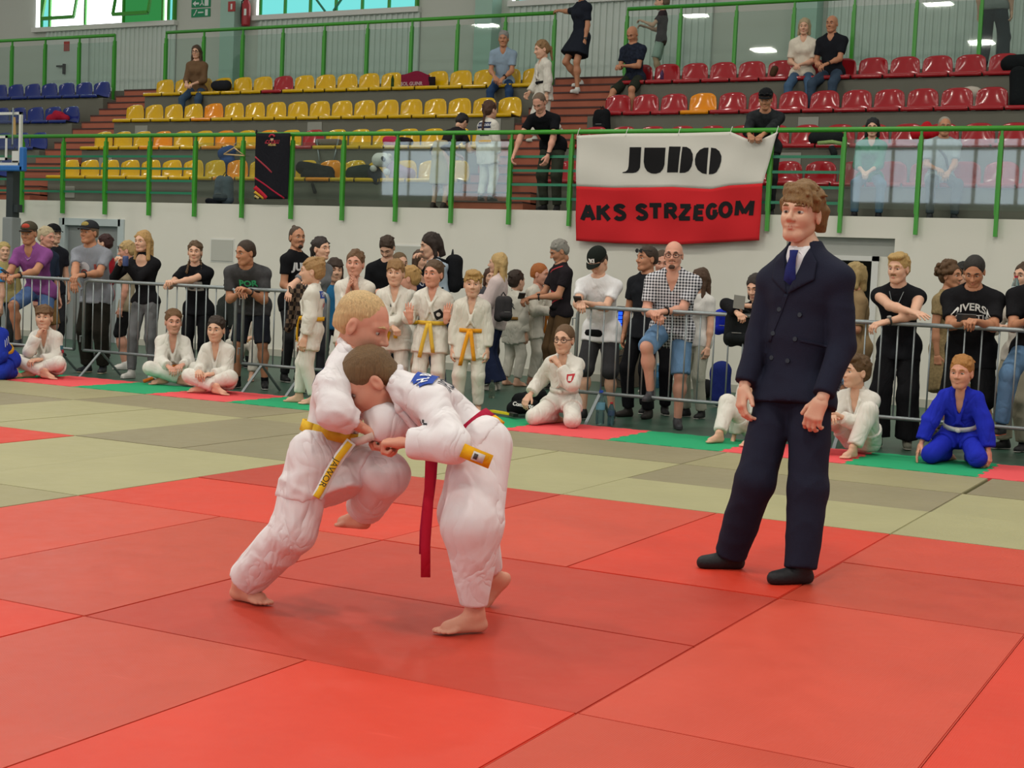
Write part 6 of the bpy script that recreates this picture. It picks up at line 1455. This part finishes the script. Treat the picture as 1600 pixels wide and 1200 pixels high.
b_ = p.J['shL']; 
for i in range(3): ribbon('shoulder_stripe', [p.J['shL'] + p.u * .055 + p.sf * (-.03 + .03 * i) - p.sr * -.02, p.J['shL'] * .8 + p.J['elL'] * .2 - p.sr * .065 + p.sf * (-.03 + .03 * i), p.J['shL'] * .5 + p.J['elL'] * .5 - p.sr * .075 + p.sf * (-.03 + .03 * i)], .012, cloth('d8dae2'), p.topv, p.sf, .004)
p = seated('boy in white judo suit resting his chin on his hand', 78, 588, 1.38, 20, 'short+fringe', '6a4c30', wg, 'd8a82c', hy=-14, hp=-2, lean=18, hands=((-.02, .3, .2), (.02, .25, .47)), poles=(None, (.4, .3, -1)), hpose=('relaxed', 'grip'))
q_ = p.J['shL'] * .45 + p.J['elL'] * .55 - p.r * .2; p.patch_on(p.topv, '3a6a78', q_, p.f, p.u, .06, .085, -p.r, 'sleeve_badge', shape='shield'); p.patch_on(p.topv, 'a02c38', q_ - p.u * .02, p.f, p.u, .05, .035, -p.r, 'sleeve_badge', lift=.007)
p = seated('boy with orange belt in white judo suit sitting left of his partner', 268, 598, 1.42, 42, 'short', '6d4e30', wg, 'c8722c', hy=-6, hp=2, lean=16, hands=((-.1, .38, .22), (.04, .4, .2)), skin='pink')
belt_o = [c for c in p.root.children if c.name.startswith('belt')][0]; ribbon('belt_end', [p.J['pel'] + p.r * .12 + p.u * .1, p.J['pel'] + p.r * .18 + p.u * .03, p.J['pel'] + p.r * .2 - p.u * .06, p.J['pel'] + p.r * .3 - p.u * .1], .04, cloth('c8722c'), belt_o)
p = seated('dark-haired boy in white judo suit sitting right of the orange-belt boy', 344, 612, 1.36, 16, 'short', '33261e', wg, 'd8d4ca', hy=-6, hp=4, lean=16, hands=((-.02, .3, .2), (.1, .32, .22)))
p = seated('boy with glasses kneeling in white judo suit, hand at his chin', 880, 662, 1.4, 8, 'crop', '6a5038', wg, 'd4d0c6', hy=4, hp=4, lean=8, legs='kneel', hands=((.0, .22, .55), (.3, .1, .25)), poles=((-.5, .4, -1), None), hpose=('grip', 'relaxed'))
p.glasses('15151a'); q_ = p.chest(-.13, -.14); p.patch_on(p.topv, 'b8343c', q_, -p.sr, p.tu, .06, .07, p.sf, 'chest_badge', shape='shield'); p.patch_on(p.topv, 'd8d4cc', q_, -p.sr, p.tu, .03, .04, p.sf, 'chest_badge', lift=.007); q_ = p.J['shL'] * .5 + p.J['elL'] * .5 - p.r * .2; p.patch_on(p.topv, '2c5a6a', q_, p.f, p.u, .06, .08, -p.r + p.f * .5, 'sleeve_badge', shape='shield')
p = seated('boy in white judo suit sitting with his arms on his knees by the referee', 1345, 708, 1.42, -14, 'short+quiff', '5a4228', wg, 'd4d0c6', hy=26, hp=0, lean=16, legs='up', hands=((.02, .36, .32), (.06, .4, .3)))
p = seated('boy kneeling in bright blue judo suit with white belt at far right', 1497, 722, 1.34, 4, 'short', 'a8743c', '2430b4', 'd8d6d0', hy=10, hp=4, lean=20, legs='kneel', hands=((-.26, .2, .07), (.3, .26, .05)), hpose=('relaxed', 'flat'), poles=((-1, -.3, .3), (1, -.3, .3)), skin='rosy')
p = seated('child in white judo suit mostly hidden behind the referee', 1185, 690, 1.35, -10, 'short', '4a3826', wg, 'd4d0c6', legs='up', lod=.018)

# ---------------------------------------------------------------- people in the stands
def sitting(label, px, py, k, H, yaw, sex='man', hair='short', hairc='3a2c22', hands=((-.1, .3, .75), (.1, .32, .75)), lean=8, hy=0, hp=6, skin='fair', w=1.0, **kw):
    fl_ = TZ[k - 1] if k else GAL_Z
    x = on_y(px, py, TY[k] + .12)[0]
    b = (x, TY[k] + .16, fl_); dz = TZ[k] - fl_
    d = dict(feet=((-.15, .36), (.15, .38)), kpoles=((-.25, 1, 1), (.25, 1, 1))); d.update(kw)
    return Person(label, H, base=b, yaw=yaw, sex=sex, skin=skin, hair=hair, hairc=hairc, lod=.019, pelvis=(0, 0, dz + .12), lean=lean, hyaw=hy, hpitch=hp, hands=hands, w=w, **d)
p = sitting('woman in brown top and jeans sitting in the top yellow row', 308, 90, 3, 1.68, 18, 'woman', 'long', '4a3626', hands=((-.05, .3, .78), (.1, .3, .78))); p.top('6e5640', 1.6, .02); p.trousers('3a4e66'); p.shoes(); p.glasses(); p.finish()
p = sitting('grey-haired man in light blue shirt sitting in the top yellow row', 787, 75, 3, 1.7, 20, 'man', 'short', '8a8884', hands=((-.05, .34, .72), (.1, .34, .74)), lean=16, hp=10, skin='tan'); p.top('8fa4b8', .7, .04, 'v', vdep=.07); p.trousers('2c4468'); p.shoes(); p.watch('L'); p.finish()
p = sitting('shaven-headed man in dark patterned shirt and shorts reading his phone', 993, 75, 3, 1.66, -8, 'man', None, '4a3a30', hands=((.0, .34, .85), (.1, .34, .85)), lean=12, hp=34, skin='tan', w=1.08, feet=((-.14, .3), (.26, .42))); p.top('20242e', .66, .04, m=mat('floral_navy_cloth', '242a38', .9, .1, vary=.9, vscale=28)); p.trousers('2c3028', length=.48, e=.025); p.shoes(); p.finish()
p = sitting('woman in white blouse sitting in the top row beside the man in black polo', 1256, 55, 3, 1.66, 10, 'woman', 'mid', 'a89878', hands=((-.0, .26, .8), (.08, .26, .8))); p.top('d8d0c0', .8, .06, 'v', e=.02, vdep=.06); p.trousers('46607c'); p.shoes('1a1a1c'); p.finish()
p = sitting('bald man in black polo shirt sitting in the top red row', 1303, 53, 3, 1.72, -6, 'man', None, '3a2e28', hands=((-.05, .36, .78), (.12, .3, .82)), skin='tan', w=1.1, lean=10); p.top('1c1e24', .7, .04, 'v', vdep=.06); p.trousers('3a4a5c'); p.shoes('17171a'); p.watch('L'); p.finish()
p = sitting('black-haired woman in green blouse sitting in the front red row', 1362, 210, 0, 1.6, 12, 'woman', 'mid', '17161a', hands=((-.0, .32, .62), (.08, .32, .62)), lean=10); p.top('1f7a56', 1.5, .05, 'v', vdep=.08); p.trousers('4e6c84'); p.shoes('17171a'); p.finish()
p = sitting('grey-haired man in grey T-shirt sitting in the front red row', 1472, 210, 0, 1.62, 20, 'man', 'buzz', '9a9488', hands=((-.05, .34, .62), (.1, .32, .66)), skin='tan', w=1.12, lean=8); p.top('8e9698', .75, .06, belly=.02); p.trousers('4a5258'); p.shoes('2a2c2e', 'b8b8b4'); p.finish()
ribbon('shoulder_strap', [p.J['shR'] + p.u * .08, p.chest(-.02, -.2, .17), p.J['hipL'] + p.f * .17 + p.u * .1], .03, m_black, p.root, solid=.006)
p = Person('girl with a plait in lettered white judo suit seen from behind on stairs', 1.4, base=(on_y(744, 305, 12.35)[0], 12.62, 2.39), yaw=165, sex='child', hair='short+braid', hairc='4a2f22', lod=.017); p.gi('d6d2c8', belt='d8a83c', tails=False); p.shoes('1c1c1e', None); p.finish()
b_ = p.J['ch'] - p.sf * .25; p.patch_on(p.topv, '242c50', b_ - p.tu * .03, -p.sr, p.tu, .25, .09, -p.sf, 'back_patch'); p.text_on(p.topv, 'N.KUZDERA', 'd6d6dc', b_ - p.tu * .03, p.sr, p.tu, .05, -p.sf, .001); p.text_on(p.topv, 'CZE', '2a2c34', b_ - p.tu * .15, p.sr, p.tu, .1, -p.sf, .003)
p = Person('woman in black top and tan skirt bending over the yellow seats', 1.6, base=(on_y(682, 325, 12.25)[0], 12.3, GAL_Z), yaw=170, sex='woman', hair='short', hairc='1d1a1c', lod=.018, lean=48, hpitch=40, hands=((-.2, .6, .85), (.15, .6, .9))); p.top('211c20', .6, .02); p.skirt('a89872', .3, .03); p.shoes('2a1e1a', None); p.finish()
p = Person('man in black T-shirt bending over the gallery rail left of the banner', 1.78, base=(on_y(850, 325, 12.1)[0], 12.3, GAL_Z), yaw=2, skin='pink', hair='buzz+receding', hairc='6a5848', lod=.016, lean=50, hpitch=42, hands=(('w', on_y(853, 258, 11.7)), ('w', on_y(799, 250, 11.68))), poles=((-1, .2, 0), (1, .2, .2)), w=1.05); p.top('16171b', .6, .05); p.trousers('3c4036', e=.02); p.shoes('1c1c1e', 'c8c8c4'); p.watch('L'); p.finish()
p = Person('man in dark cap and camouflage jacket leaning on the rail above the banner', 1.72, base=(on_y(1183, 180, 12.0)[0], 12.45, GAL_Z), yaw=12, skin='tan', hair='short', hairc='2a2622', lod=.017, lean=40, hpitch=20, hands=(('w', on_y(1190, 212, 11.72)), ('w', on_y(1172, 212, 11.72))), hpose=('hold', 'hold'), w=1.1); p.top('23262a', 1.6, .05, m=mat('camo_cloth', '2a2d30', .9, .1, vary=.8, vscale=18)); p.trousers('2a2c2e'); p.shoes(); p.cap_hat('1a1b1e'); p.glasses('101012', .075, True); p.finish()
p = Person('girl in white judo suit walking down the middle stairs', 1.5, base=(on_y(851, 190, 14.2)[0], 14.15, GAL_Z + .15 * 7.7), yaw=-40, sex='child', hair='short+pony', hairc='8a6a46', lod=.017, hpitch=14, feet=((-.05, -.28, .2), (.07, .1)), hands=((-.2, .05, .68), (.15, .2, .75)), lean=6); p.gi('d2cec4', belt='16161a', tails=False, hem=.1); p.shoes('b8bcb0', None); p.finish()
p = Person('woman in black dress and white trainers at the top of the stairs', 1.74, base=(on_y(905, 140, 15.6)[0], 15.55, TOP_Z - .34), yaw=-30, sex='woman', skin='tan', hair='short', hairc='4a3426', lod=.016, hands=(None, ('w', (-9.22, 15.98, 5.76))), feet=((-.1, .08), (.1, -.12, .22))); p.top('20242e', .75, .17, 'crew', e=.03, flare=.04); p.shoes('d8d8d4', 'd8d8d4'); p.watch('L'); p.finish()
p = Person('child in dark T-shirt and pale shorts walking behind the upper glass rail', 1.42, base=(on_y(1032, 90, 16.8)[0], 16.8, TOP_Z), yaw=-75, sex='child', hair='short', hairc='6a5a48', lod=.018, hands=((-.1, .3, 1.0), (.1, .3, .95))); p.top('3a3034', .6, .06); p.trousers('a8bab0', length=.5, e=.025); p.shoes('b8b8b4'); p.finish()
p = Person('person in dark trousers standing behind the upper rail at far right', 1.85, base=(on_y(1549, 80, 16.6)[0], 16.6, TOP_Z), yaw=170, hair='short', hairc='2a2622', lod=.018, feet=((-.15, 0), (.17, 0)), w=1.1); p.top('7a8280', .6, .02); p.trousers('26333a', e=.03, hemw=.1); p.shoes(); p.finish()
# ---------------------------------------------------------------- things in the stands and on the floor
def soft(name, label, cat, prims, c, h=.02, noise=.008, part='cloth_body', m=None):
    """soft bundle: prims = (point, point, radius)"""
    v = Vol(.04); v.noise = folds(noise, 34, len(label))
    for a, b, r in prims: v.cap(a, b, r)
    lo = min((p_ for a, b, r in prims for p_ in (a, b)), key=lambda q_: q_[2]); t = thing(name, label, cat, lo)
    P1, F1 = v.net(h); put(part, np_mesh(part, [(P1, F1, 0)], [m or cloth(c)]), None, t); return t
S = lambda px, py, k, dy=.2: on_y(px, py, TY[k] + dy)
# maroon jersey on a seat back
jt = thing('jersey', 'maroon sports jersey with dark sleeve draped over a top row yellow seat', 'jersey', S(648, 138, 3))
P_ = [[S(627 + 44 * u + (3 if v_ < .3 else 0) * math.sin(u * 3.14), 114 + 22 * v_ + 3 * math.cos(u * 6.28) * (1 - v_), 3, .27 - .03 * v_ + .01 * math.sin(u * 15)) for u in np.linspace(0, 1, 12)] for v_ in np.linspace(0, 1, 7)]
MB().grid(P_).build('cloth_panel', cloth('7a2038'), jt, True, solid=.02); P_ = [[S(670 + 10 * u, 120 + 14 * v_, 3, .26) for u in np.linspace(0, 1, 4)] for v_ in np.linspace(0, 1, 4)]; MB().grid(P_).build('sleeve', cloth('201a20'), jt, True, solid=.02)
put('lettering', text_mesh('SOL GUINR', .085, frame_at(S(643, 131, 3, .225), (1, 0, 0), (0, 0, 1)), .001, .002), col('b8a0a4'), jt)
def bottle(label, p, h_=.25, r=.035, c='7fb0c0', capc='2a50b0', name='water_bottle', lab=None):
    t = thing(name, label, 'bottle', p)
    MB().lathe([(0, 0), (r * .9, 0), (r, h_ * .04), (r, h_ * .3), (r * .92, h_ * .36), (r, h_ * .42), (r, h_ * .68), (r * .55, h_ * .86), (r * .4, h_ * .9), (r * .4, h_ * .93), (0, h_ * .93)], p).build('bottle_body', clear(c), t, True)
    MB().lathe([(0, 0), (r * .46, 0), (r * .46, h_ * .07), (0, h_ * .07)], np.array(p) + [0, 0, h_ * .93]).build('bottle_cap', col(capc, .4), t)
    if lab: MB().lathe([(r * 1.01, h_ * .43), (r * 1.015, h_ * .44), (r * 1.015, h_ * .64), (r * 1.01, h_ * .65)], p).build('label_band', col(lab, .5), t, True)
    return t
def clear(c):
    k = 'clear_' + c
    if k in MATS: return MATS[k]
    m = mat(k, c, .12, .5); b = m.node_tree.nodes['Principled BSDF']; b.inputs['Transmission Weight'].default_value = .85; b.inputs['IOR'].default_value = 1.25; return m
bottle('small dark green bottle on a top row yellow seat by the jersey', S(613, 136, 3, .15), .2, .028, '2a5a40', '20302a')
soft('shoulder_bag', 'dark bag beside the woman in the brown top', 'bag', [(S(338, 134, 3), S(354, 134, 3), .1)], '22242a')
soft('jacket', 'crumpled red jacket on a second-from-top blue seat', 'jacket', [(S(80, 186, 2), S(94, 182, 2), .09), (S(88, 178, 2), S(104, 185, 2), .07)], '9a1f34')
soft('jacket', 'blue jacket hanging behind the front yellow row by the wooden hanger', 'jacket', [(S(349, 240, 0, .55), S(360, 236, 0, .55), .1), (S(350, 255, 0, .55), S(360, 252, 0, .55), .08), (S(355, 255, 0, .55), S(355, 255, 0, .55) * [1, 1, 0] + [0, 0, TZ[0] + .08], .08)], '2c4a80')
hg = thing('coat_hanger', 'pale wooden coat hanger hooked on the green post', 'hanger', on_y(382, 243, 11.74))
MB().tube([on_y(350, 241, 11.74), on_y(366, 231, 11.74), on_y(382, 243, 11.74), on_y(350, 241, 11.74)], .012, 6).build('hanger_bar', col('c8a878', .5), hg, True); MB().tube([on_y(366, 231, 11.74), on_y(366, 226, 11.74), on_y(370, 223, 11.76)], .005, 5).build('hook', m_steel, hg)
backpack('grey rucksack standing on the gallery floor behind the glass', '56606c', on_y(355, 298, 12.55), (0, -1, 0), 1.15, trim='3c444e')
soft('shoulder_bag', 'dark bag lying on the gallery floor beside the grey rucksack', 'bag', [(on_y(325, 314, 12.4), on_y(342, 316, 12.4), .05)], '1c1f26')
# black club jersey hung over the rail
tj = thing('club_towel', 'black club towel with red and yellow stripes hung over the rail', 'towel', on_y(427, 312, 11.74)); TYP = 11.735
def tpt(u, v_, l_=0.): p_ = on_y(400 + 54 * u - 2 * v_ - 3 * u * v_, 208 + 103 * v_, TYP); p_[1] -= .008 * math.sin(u * 9 + v_ * 3) + l_; return p_
MB().grid([[tpt(u, v_) for u in np.linspace(0, 1, 14)] for v_ in np.linspace(0, 1, 18)]).build('cloth_panel', cloth('202026'), tj, True, solid=.006)
MB().tube([tpt(0, 0) + [0, .0, 0], on_y(401, 206, 11.8) + [0, 0, .02], on_y(401, 209, 11.86)], .012).build('top_fold', cloth('202026'), tj)
def tband(a, b, w_, c): MB().grid([[tpt(a[0] + (b[0] - a[0]) * t + o_ * w_, a[1] + (b[1] - a[1]) * t - o_ * w_ * .6, .006) for o_ in (-.5, .5)] for t in np.linspace(0, 1, 9)]).build('stripe', cloth(c), tj, True, solid=.002)
tband((.0, .36), (.5, .6), .03, 'a8404a'); tband((.0, .68), (.9, .99), .03, 'b02840'); tband((.0, .82), (.36, .99), .08, 'b82a38'); tband((.0, .89), (.27, .99), .05, 'd8a83c'); tband((.0, .95), (.12, .99), .04, 'c8b070')
for txt, u, v_, sz, c in (('ACCOLUS', .48, .135, .075, 'b82a3c'), ('MĚLNÍK', .48, .18, .04, 'c0a060')): put('lettering', text_mesh(txt, sz, frame_at(tpt(u, v_, .012), (1, 0, 0), (0, 0, 1)), .001, .002), col(c), tj)
q_ = tpt(.47, .07, .01); MB().tube([q_ + [.05 * math.cos(a), 0, .045 * math.sin(a)] for a in np.linspace(.3, 2.9, 9)], .014, 6).build('emblem', col('b02840'), tj); MB().add([q_ + [-.03, 0, -.01], q_ + [.03, 0, -.01], q_ + [.02, 0, -.05], q_ + [-.02, 0, -.05]], [(0, 1, 2, 3)]).build('emblem_face', col('c8b48a'), tj, solid=.004)
soft('jacket', 'black jacket thrown over the front yellow seats', 'jacket', [(S(472, 262, 0, .2), S(512, 270, 0, .2), .11), (S(478, 275, 0, .1), S(515, 278, 0, .1), .09), (S(488, 288, 0, -.02), S(492, 300, 0, -.03), .03)], '1d2022')
fc = thing('camp_chair', 'folded grey camp chair lying across two second row seats', 'chair', S(510, 228, 1, .1))
MB().bar(S(494, 222, 1, .1), S(532, 222, 1, .1), .12, .1).build('rolled_seat', cloth('6a665c'), fc, bevel=.03)
for x, x2 in ((495, 499), (529, 521)): MB().tube([S(x, 218, 1, .05), S(x2, 252, 1, -.08)], .014, 6).build('leg', m_steel, fc, True)
soft('sports_bag', 'dark green holdall on the front yellow row left of the panda', 'bag', [(S(552, 272, 0, .15), S(574, 270, 0, .15), .13)], '24302c')
pd = thing('plush_panda', 'white and black plush panda lying on the front yellow seats', 'plush toy', S(590, 285, 0, .1))
for nm, prims, c in (('head', [(S(592, 250, 0, .05), S(600, 250, 0, .05), .11)], 'd0d0cc'), ('body', [(S(585, 270, 0, .08), S(592, 280, 0, .06), .11)], '30343c'), ('eye_patch', [(S(598, 247, 0, -.06), S(600, 250, 0, -.06), .03)], '22262a'), ('paw', [(S(583, 263, 0, -.03), S(584, 264, 0, -.03), .05)], 'c4c4c0'), ('paw', [(S(604, 268, 0, -.03), S(605, 269, 0, -.03), .05)], 'c4c4c0'), ('ear', [(S(608, 243, 0, .05), S(609, 244, 0, .05), .035)], 'b8b4a8')):
    v = Vol(.03)
    for a, b, r in prims: v.cap(a, b, r)
    P1, F1 = v.net(.014); put(nm, np_mesh(nm, [(P1, F1, 0)], [cloth(c)]), None, pd)
soft('jacket', 'pink and pale blue jacket heap on the front seats right of panda', 'jacket', [(S(613, 262, 0, .15), S(625, 268, 0, .1), .1), (S(618, 275, 0, .08), S(640, 272, 0, .12), .1)], '9a7c94')
soft('shoulder_bag', 'red and pink bag on the second row behind the panda', 'bag', [(S(605, 220, 1, .1), S(622, 222, 1, .1), .08)], 'b03050')
soft('shoulder_bag', 'black bag on the second row beside the pink bag', 'bag', [(S(628, 220, 1, .1), S(640, 222, 1, .1), .07)], '2a2226')
t = thing('cardboard_sheet', 'brown cardboard sheet leaning on a third row yellow seat', 'cardboard', S(765, 178, 2)); MB().add([S(752, 163, 2, .15), S(776, 160, 2, .2), S(774, 179, 2, .1), S(762, 181, 2, .1)], [(0, 1, 2, 3)]).build('sheet', col('7a5038', .9), t, solid=.008)
backpack('black backpack standing on the tier beside the red seats', '17191c', on_y(943, 191, TY[1] + .62) , (0, -1, 0), .95)
hb = soft('holdall', 'black and green holdall on the second row red seats', 'bag', [(S(1274, 216, 1, .1), S(1310, 216, 1, .1), .1)], '1e2224'); MB().tube([S(1278, 224, 1, -.02), S(1300, 222, 1, -.03), S(1315, 225, 1, -.02)], .03).build('green_panel', cloth('88a468'), hb, True)
soft('boot_bag', 'dark boot bag hanging below the black and green holdall', 'bag', [(S(1300, 232, 1, -.08), S(1303, 240, 1, -.08), .05)], '24282a')
soft('shoulder_bag', 'red bag on the second row beside the grey-haired man', 'bag', [(S(1432, 208, 1, .2), S(1456, 206, 1, .2), .09), (S(1446, 196, 1, .2), S(1450, 195, 1, .2), .05)], 'b8202c')
soft('holdall', 'black holdall on the top red row at the right edge', 'bag', [(S(1578, 100, 3, .1), S(1610, 98, 3, .1), .13)], '161a1c')
soft('jacket', 'black jacket with teal collar hanging at the right edge', 'jacket', [(S(1592, 118, 2, .35), S(1592, 158, 2, .2), .13)], '14181a')
soft('paper_bag', 'white paper bag standing behind a third row red seat', 'bag', [(S(1508, 148, 2, .6), S(1524, 147, 2, .6), .1), (S(1508, 148, 2, .6) * [1, 1, 0] + [0, 0, TZ[2] + .1], S(1524, 147, 2, .6) * [1, 1, 0] + [0, 0, TZ[2] + .1], .1), (S(1516, 148, 2, .6) * [1, 1, 0] + [0, 0, TZ[2] + .1], S(1516, 148, 2, .6), .11)], 'b8b0a4', noise=.002)
soft('shoulder_bag', 'black strapped bag behind the red seat right of the paper bag', 'bag', [(S(1548, 150, 2, .62), S(1554, 150, 2, .62), .07), (S(1551, 150, 2, .62), S(1551, 150, 2, .62) * [1, 1, 0] + [0, 0, TZ[2] + .07], .07)], '1c1e20')
bottle('purple drinking bottle on a top row red seat', S(1034, 124, 3, .15), .14, .03, '6a5a94', '3a3a5a')
soft('shoulder_bag', 'small brown and black bag on a red seat left of the white blouse', 'bag', [(S(1208, 115, 3, .15), S(1211, 108, 3, .15), .06)], '4a3828')
# basketball backboard at the left edge
bx = thing('basketball_backboard', 'white-framed glass basketball backboard with blue padding at the left edge', 'backboard', (*on_y(18, 330, 10.5)[:2], -.04))
BYY = 10.5; xr = on_y(33, 220, BYY)[0]; zt, zb = 3.52, 2.70
MB().box(xr - 1.3, xr, BYY, BYY + .02, zb, zt).build('glass', m_glass, bx)
f = MB().box(xr - 1.3, xr, BYY - .015, BYY + .03, zt - .04, zt).box(xr - 1.3, xr, BYY - .015, BYY + .03, zb, zb + .04).box(xr - .04, xr, BYY - .015, BYY + .03, zb, zt).box(xr - 1.3, xr - 1.26, BYY - .015, BYY + .03, zb, zt)
f.build('board_frame', m_white, bx)
f = MB().box(xr - .85, xr - .29, BYY - .012, BYY + .0, zb + .42, zb + .46).box(xr - .85, xr - .29, BYY - .012, BYY + .0, zb + .08, zb + .12).box(xr - .33, xr - .29, BYY - .012, BYY, zb + .08, zb + .46).box(xr - .85, xr - .81, BYY - .012, BYY, zb + .08, zb + .46)
f.build('target_square', m_white, bx)
mbp = mat('pad_blue', '2f6fb8', .5); MB().box(xr - 1.35, xr + .08, BYY - .04, BYY + .05, zb - .09, zb).box(xr, xr + .09, BYY - .04, BYY + .05, zb - .09, zb + .28).build('edge_padding', mbp, bx, bevel=.02)
MB().box(xr - .17, xr - .02, BYY - .02, BYY, zb + .04, zb + .22).build('sticker', m_white, bx); MB().box(xr - .16, xr - .03, BYY - .024, BYY - .018, zb + .045, zb + .07).build('maker_plate', m_black, bx)
MB().bar((xr - .13, BYY - .03, zt - .08), (xr - .11, BYY - .03, zt - .35), .045, .02).build('wooden_wedge', col('c8a46c'), bx); MB().tube([(xr - .13, BYY - .05, zt + .06), (xr - .13, BYY - .05, zt - .5)], .012, 6).build('rod', m_steel, bx)
px_ = on_y(18, 300, BYY + .1)[0]
MB().box(px_ - .07, px_ + .07, BYY + .06, BYY + .2, 1.9, zb).box(px_ + .05, px_ + .16, BYY + .08, BYY + .18, 1.98, 2.1).build('upper_post', mat('post_dark', '2e3638', .5), bx); MB().box(px_ - .12, px_ + .09, BYY + .03, BYY + .23, -.04, 1.9).build('lower_post', mat('post_grey', '8a8f8f', .5), bx, bevel=.02)
# things on the hall floor
bg = soft('sports_bag', 'black sports bag with white lettering lying behind the boy with glasses', 'bag', [(on_z(812, 640) + [0, 0, .08], on_z(842, 634) + [0, 0, .1], .09), (on_z(802, 645) + [0, 0, .05], on_z(832, 644) + [0, 0, .06], .07)], '17191b')
put('lettering', text_mesh('Comforty', .055, frame_at(on_z(820, 647) + [0, -.05, .09], (1, .0, -.05), (0, .5, 1)), .002, .002), col('d4d4d0'), bg)
st_ = thing('yellow_strap', 'flat yellow strap lying on the green tile beside the black bag', 'strap', on_z(782, 645)); MB().bar(on_z(768, 642, .03), on_z(798, 647, .03), .05, .02).build('webbing', cloth('d8c02c'), st_); MB().bar(on_z(796, 646, .03), on_z(806, 649, .03), .05, .03).build('buckle', m_black, st_)
bottle('large water bottle with blue cap beside the boy with glasses', on_z(937, 663, -.03), .32, .042, '9fc4c8', '2a50b8', lab='6fa8c0')
bottle('small water bottle with red cap beside the large bottle', on_z(954, 665, -.03), .22, .032, '7fa8b4', 'b83038', lab='38506c')
bottle('empty glass bottle on the floor beside the woman in flared trousers', on_z(768, 622, -.04), .2, .035, '9aa89a', '3a3c38')
for i, (x, y) in enumerate(((1026, 606), (1036, 607), (1044, 608), (1031, 603))): bottle('blue water bottle of the pack by the wall, %s from the left' % ORD[i], on_z(x, y, -.04), .32, .045, '5f98c0', '9ab8d0', lab='4a84b0')
cb = thing('cabinet', 'dark brown cabinet with a looped cable behind the barrier', 'cabinet', (*on_y(965, 600, 11.3)[:2], -.04)); c0 = on_y(945, 560, 11.2)[0]; c1 = on_y(990, 560, 11.2)[0]
MB().box(c0, c1, 11.1, 11.6, -.04, .62).build('carcass', mat('cabinet_brown', '5a5044', .7), cb, bevel=.01); MB().box(c0 - .03, c1 + .03, 11.07, 11.62, .62, .65).build('top_board', mat('cabinet_top', '6a5a44', .6), cb); MB().box((c0 + c1) / 2 - .01, (c0 + c1) / 2 + .01, 11.09, 11.1, 0, .6).build('door_gap', m_black, cb)
MB().tube([(c1 - .1 + .1 * math.cos(a), 11.06, .22 + .16 * math.sin(a)) for a in np.linspace(1.2, 5.6, 12)], .012, 6).build('cable', m_black, cb)
le = thing('led_strip', 'narrow upright strip of bright blue lights behind the white T-shirt man', 'light', on_y(968, 510, 11.2)); p_ = on_y(968, 520, 11.15)
MB().box(p_[0] - .05, p_[0] + .06, 11.14, 11.2, .65, 1.0).build('housing', m_black, le)
for i in range(6): MB().box(p_[0] - .03, p_[0] + .03, 11.13, 11.14, .68 + i * .052, .72 + i * .052).build('blue_light', emis('led_blue', '1f4fff', 3.0), le)
backpack('grey and black rucksack on the floor against the wall', '5a5850', on_z(1083, 604, -.04) + [0, 0, .22], (0, -1, 0), 1.0, trim='23242a')
soft('holdall', 'black bag on the floor against the wall right of the rucksack', 'bag', [(on_z(1098, 607, .1), on_z(1102, 607, .06), .12)], '1b1c1e')
soft('drawstring_bag', 'dark blue bag on the floor beside the pale jeans', 'bag', [(on_y(1126, 580, 9.5), on_y(1126, 610, 9.5) * [1, 1, 0] + [0, 0, .08], .12)], '1f2a6a')
bottle('clear water bottle held by the woman at the right edge', on_y(1585, 478, 7.2), .26, .035, 'a8c4c8', 'b02838', lab='c0ccd0')
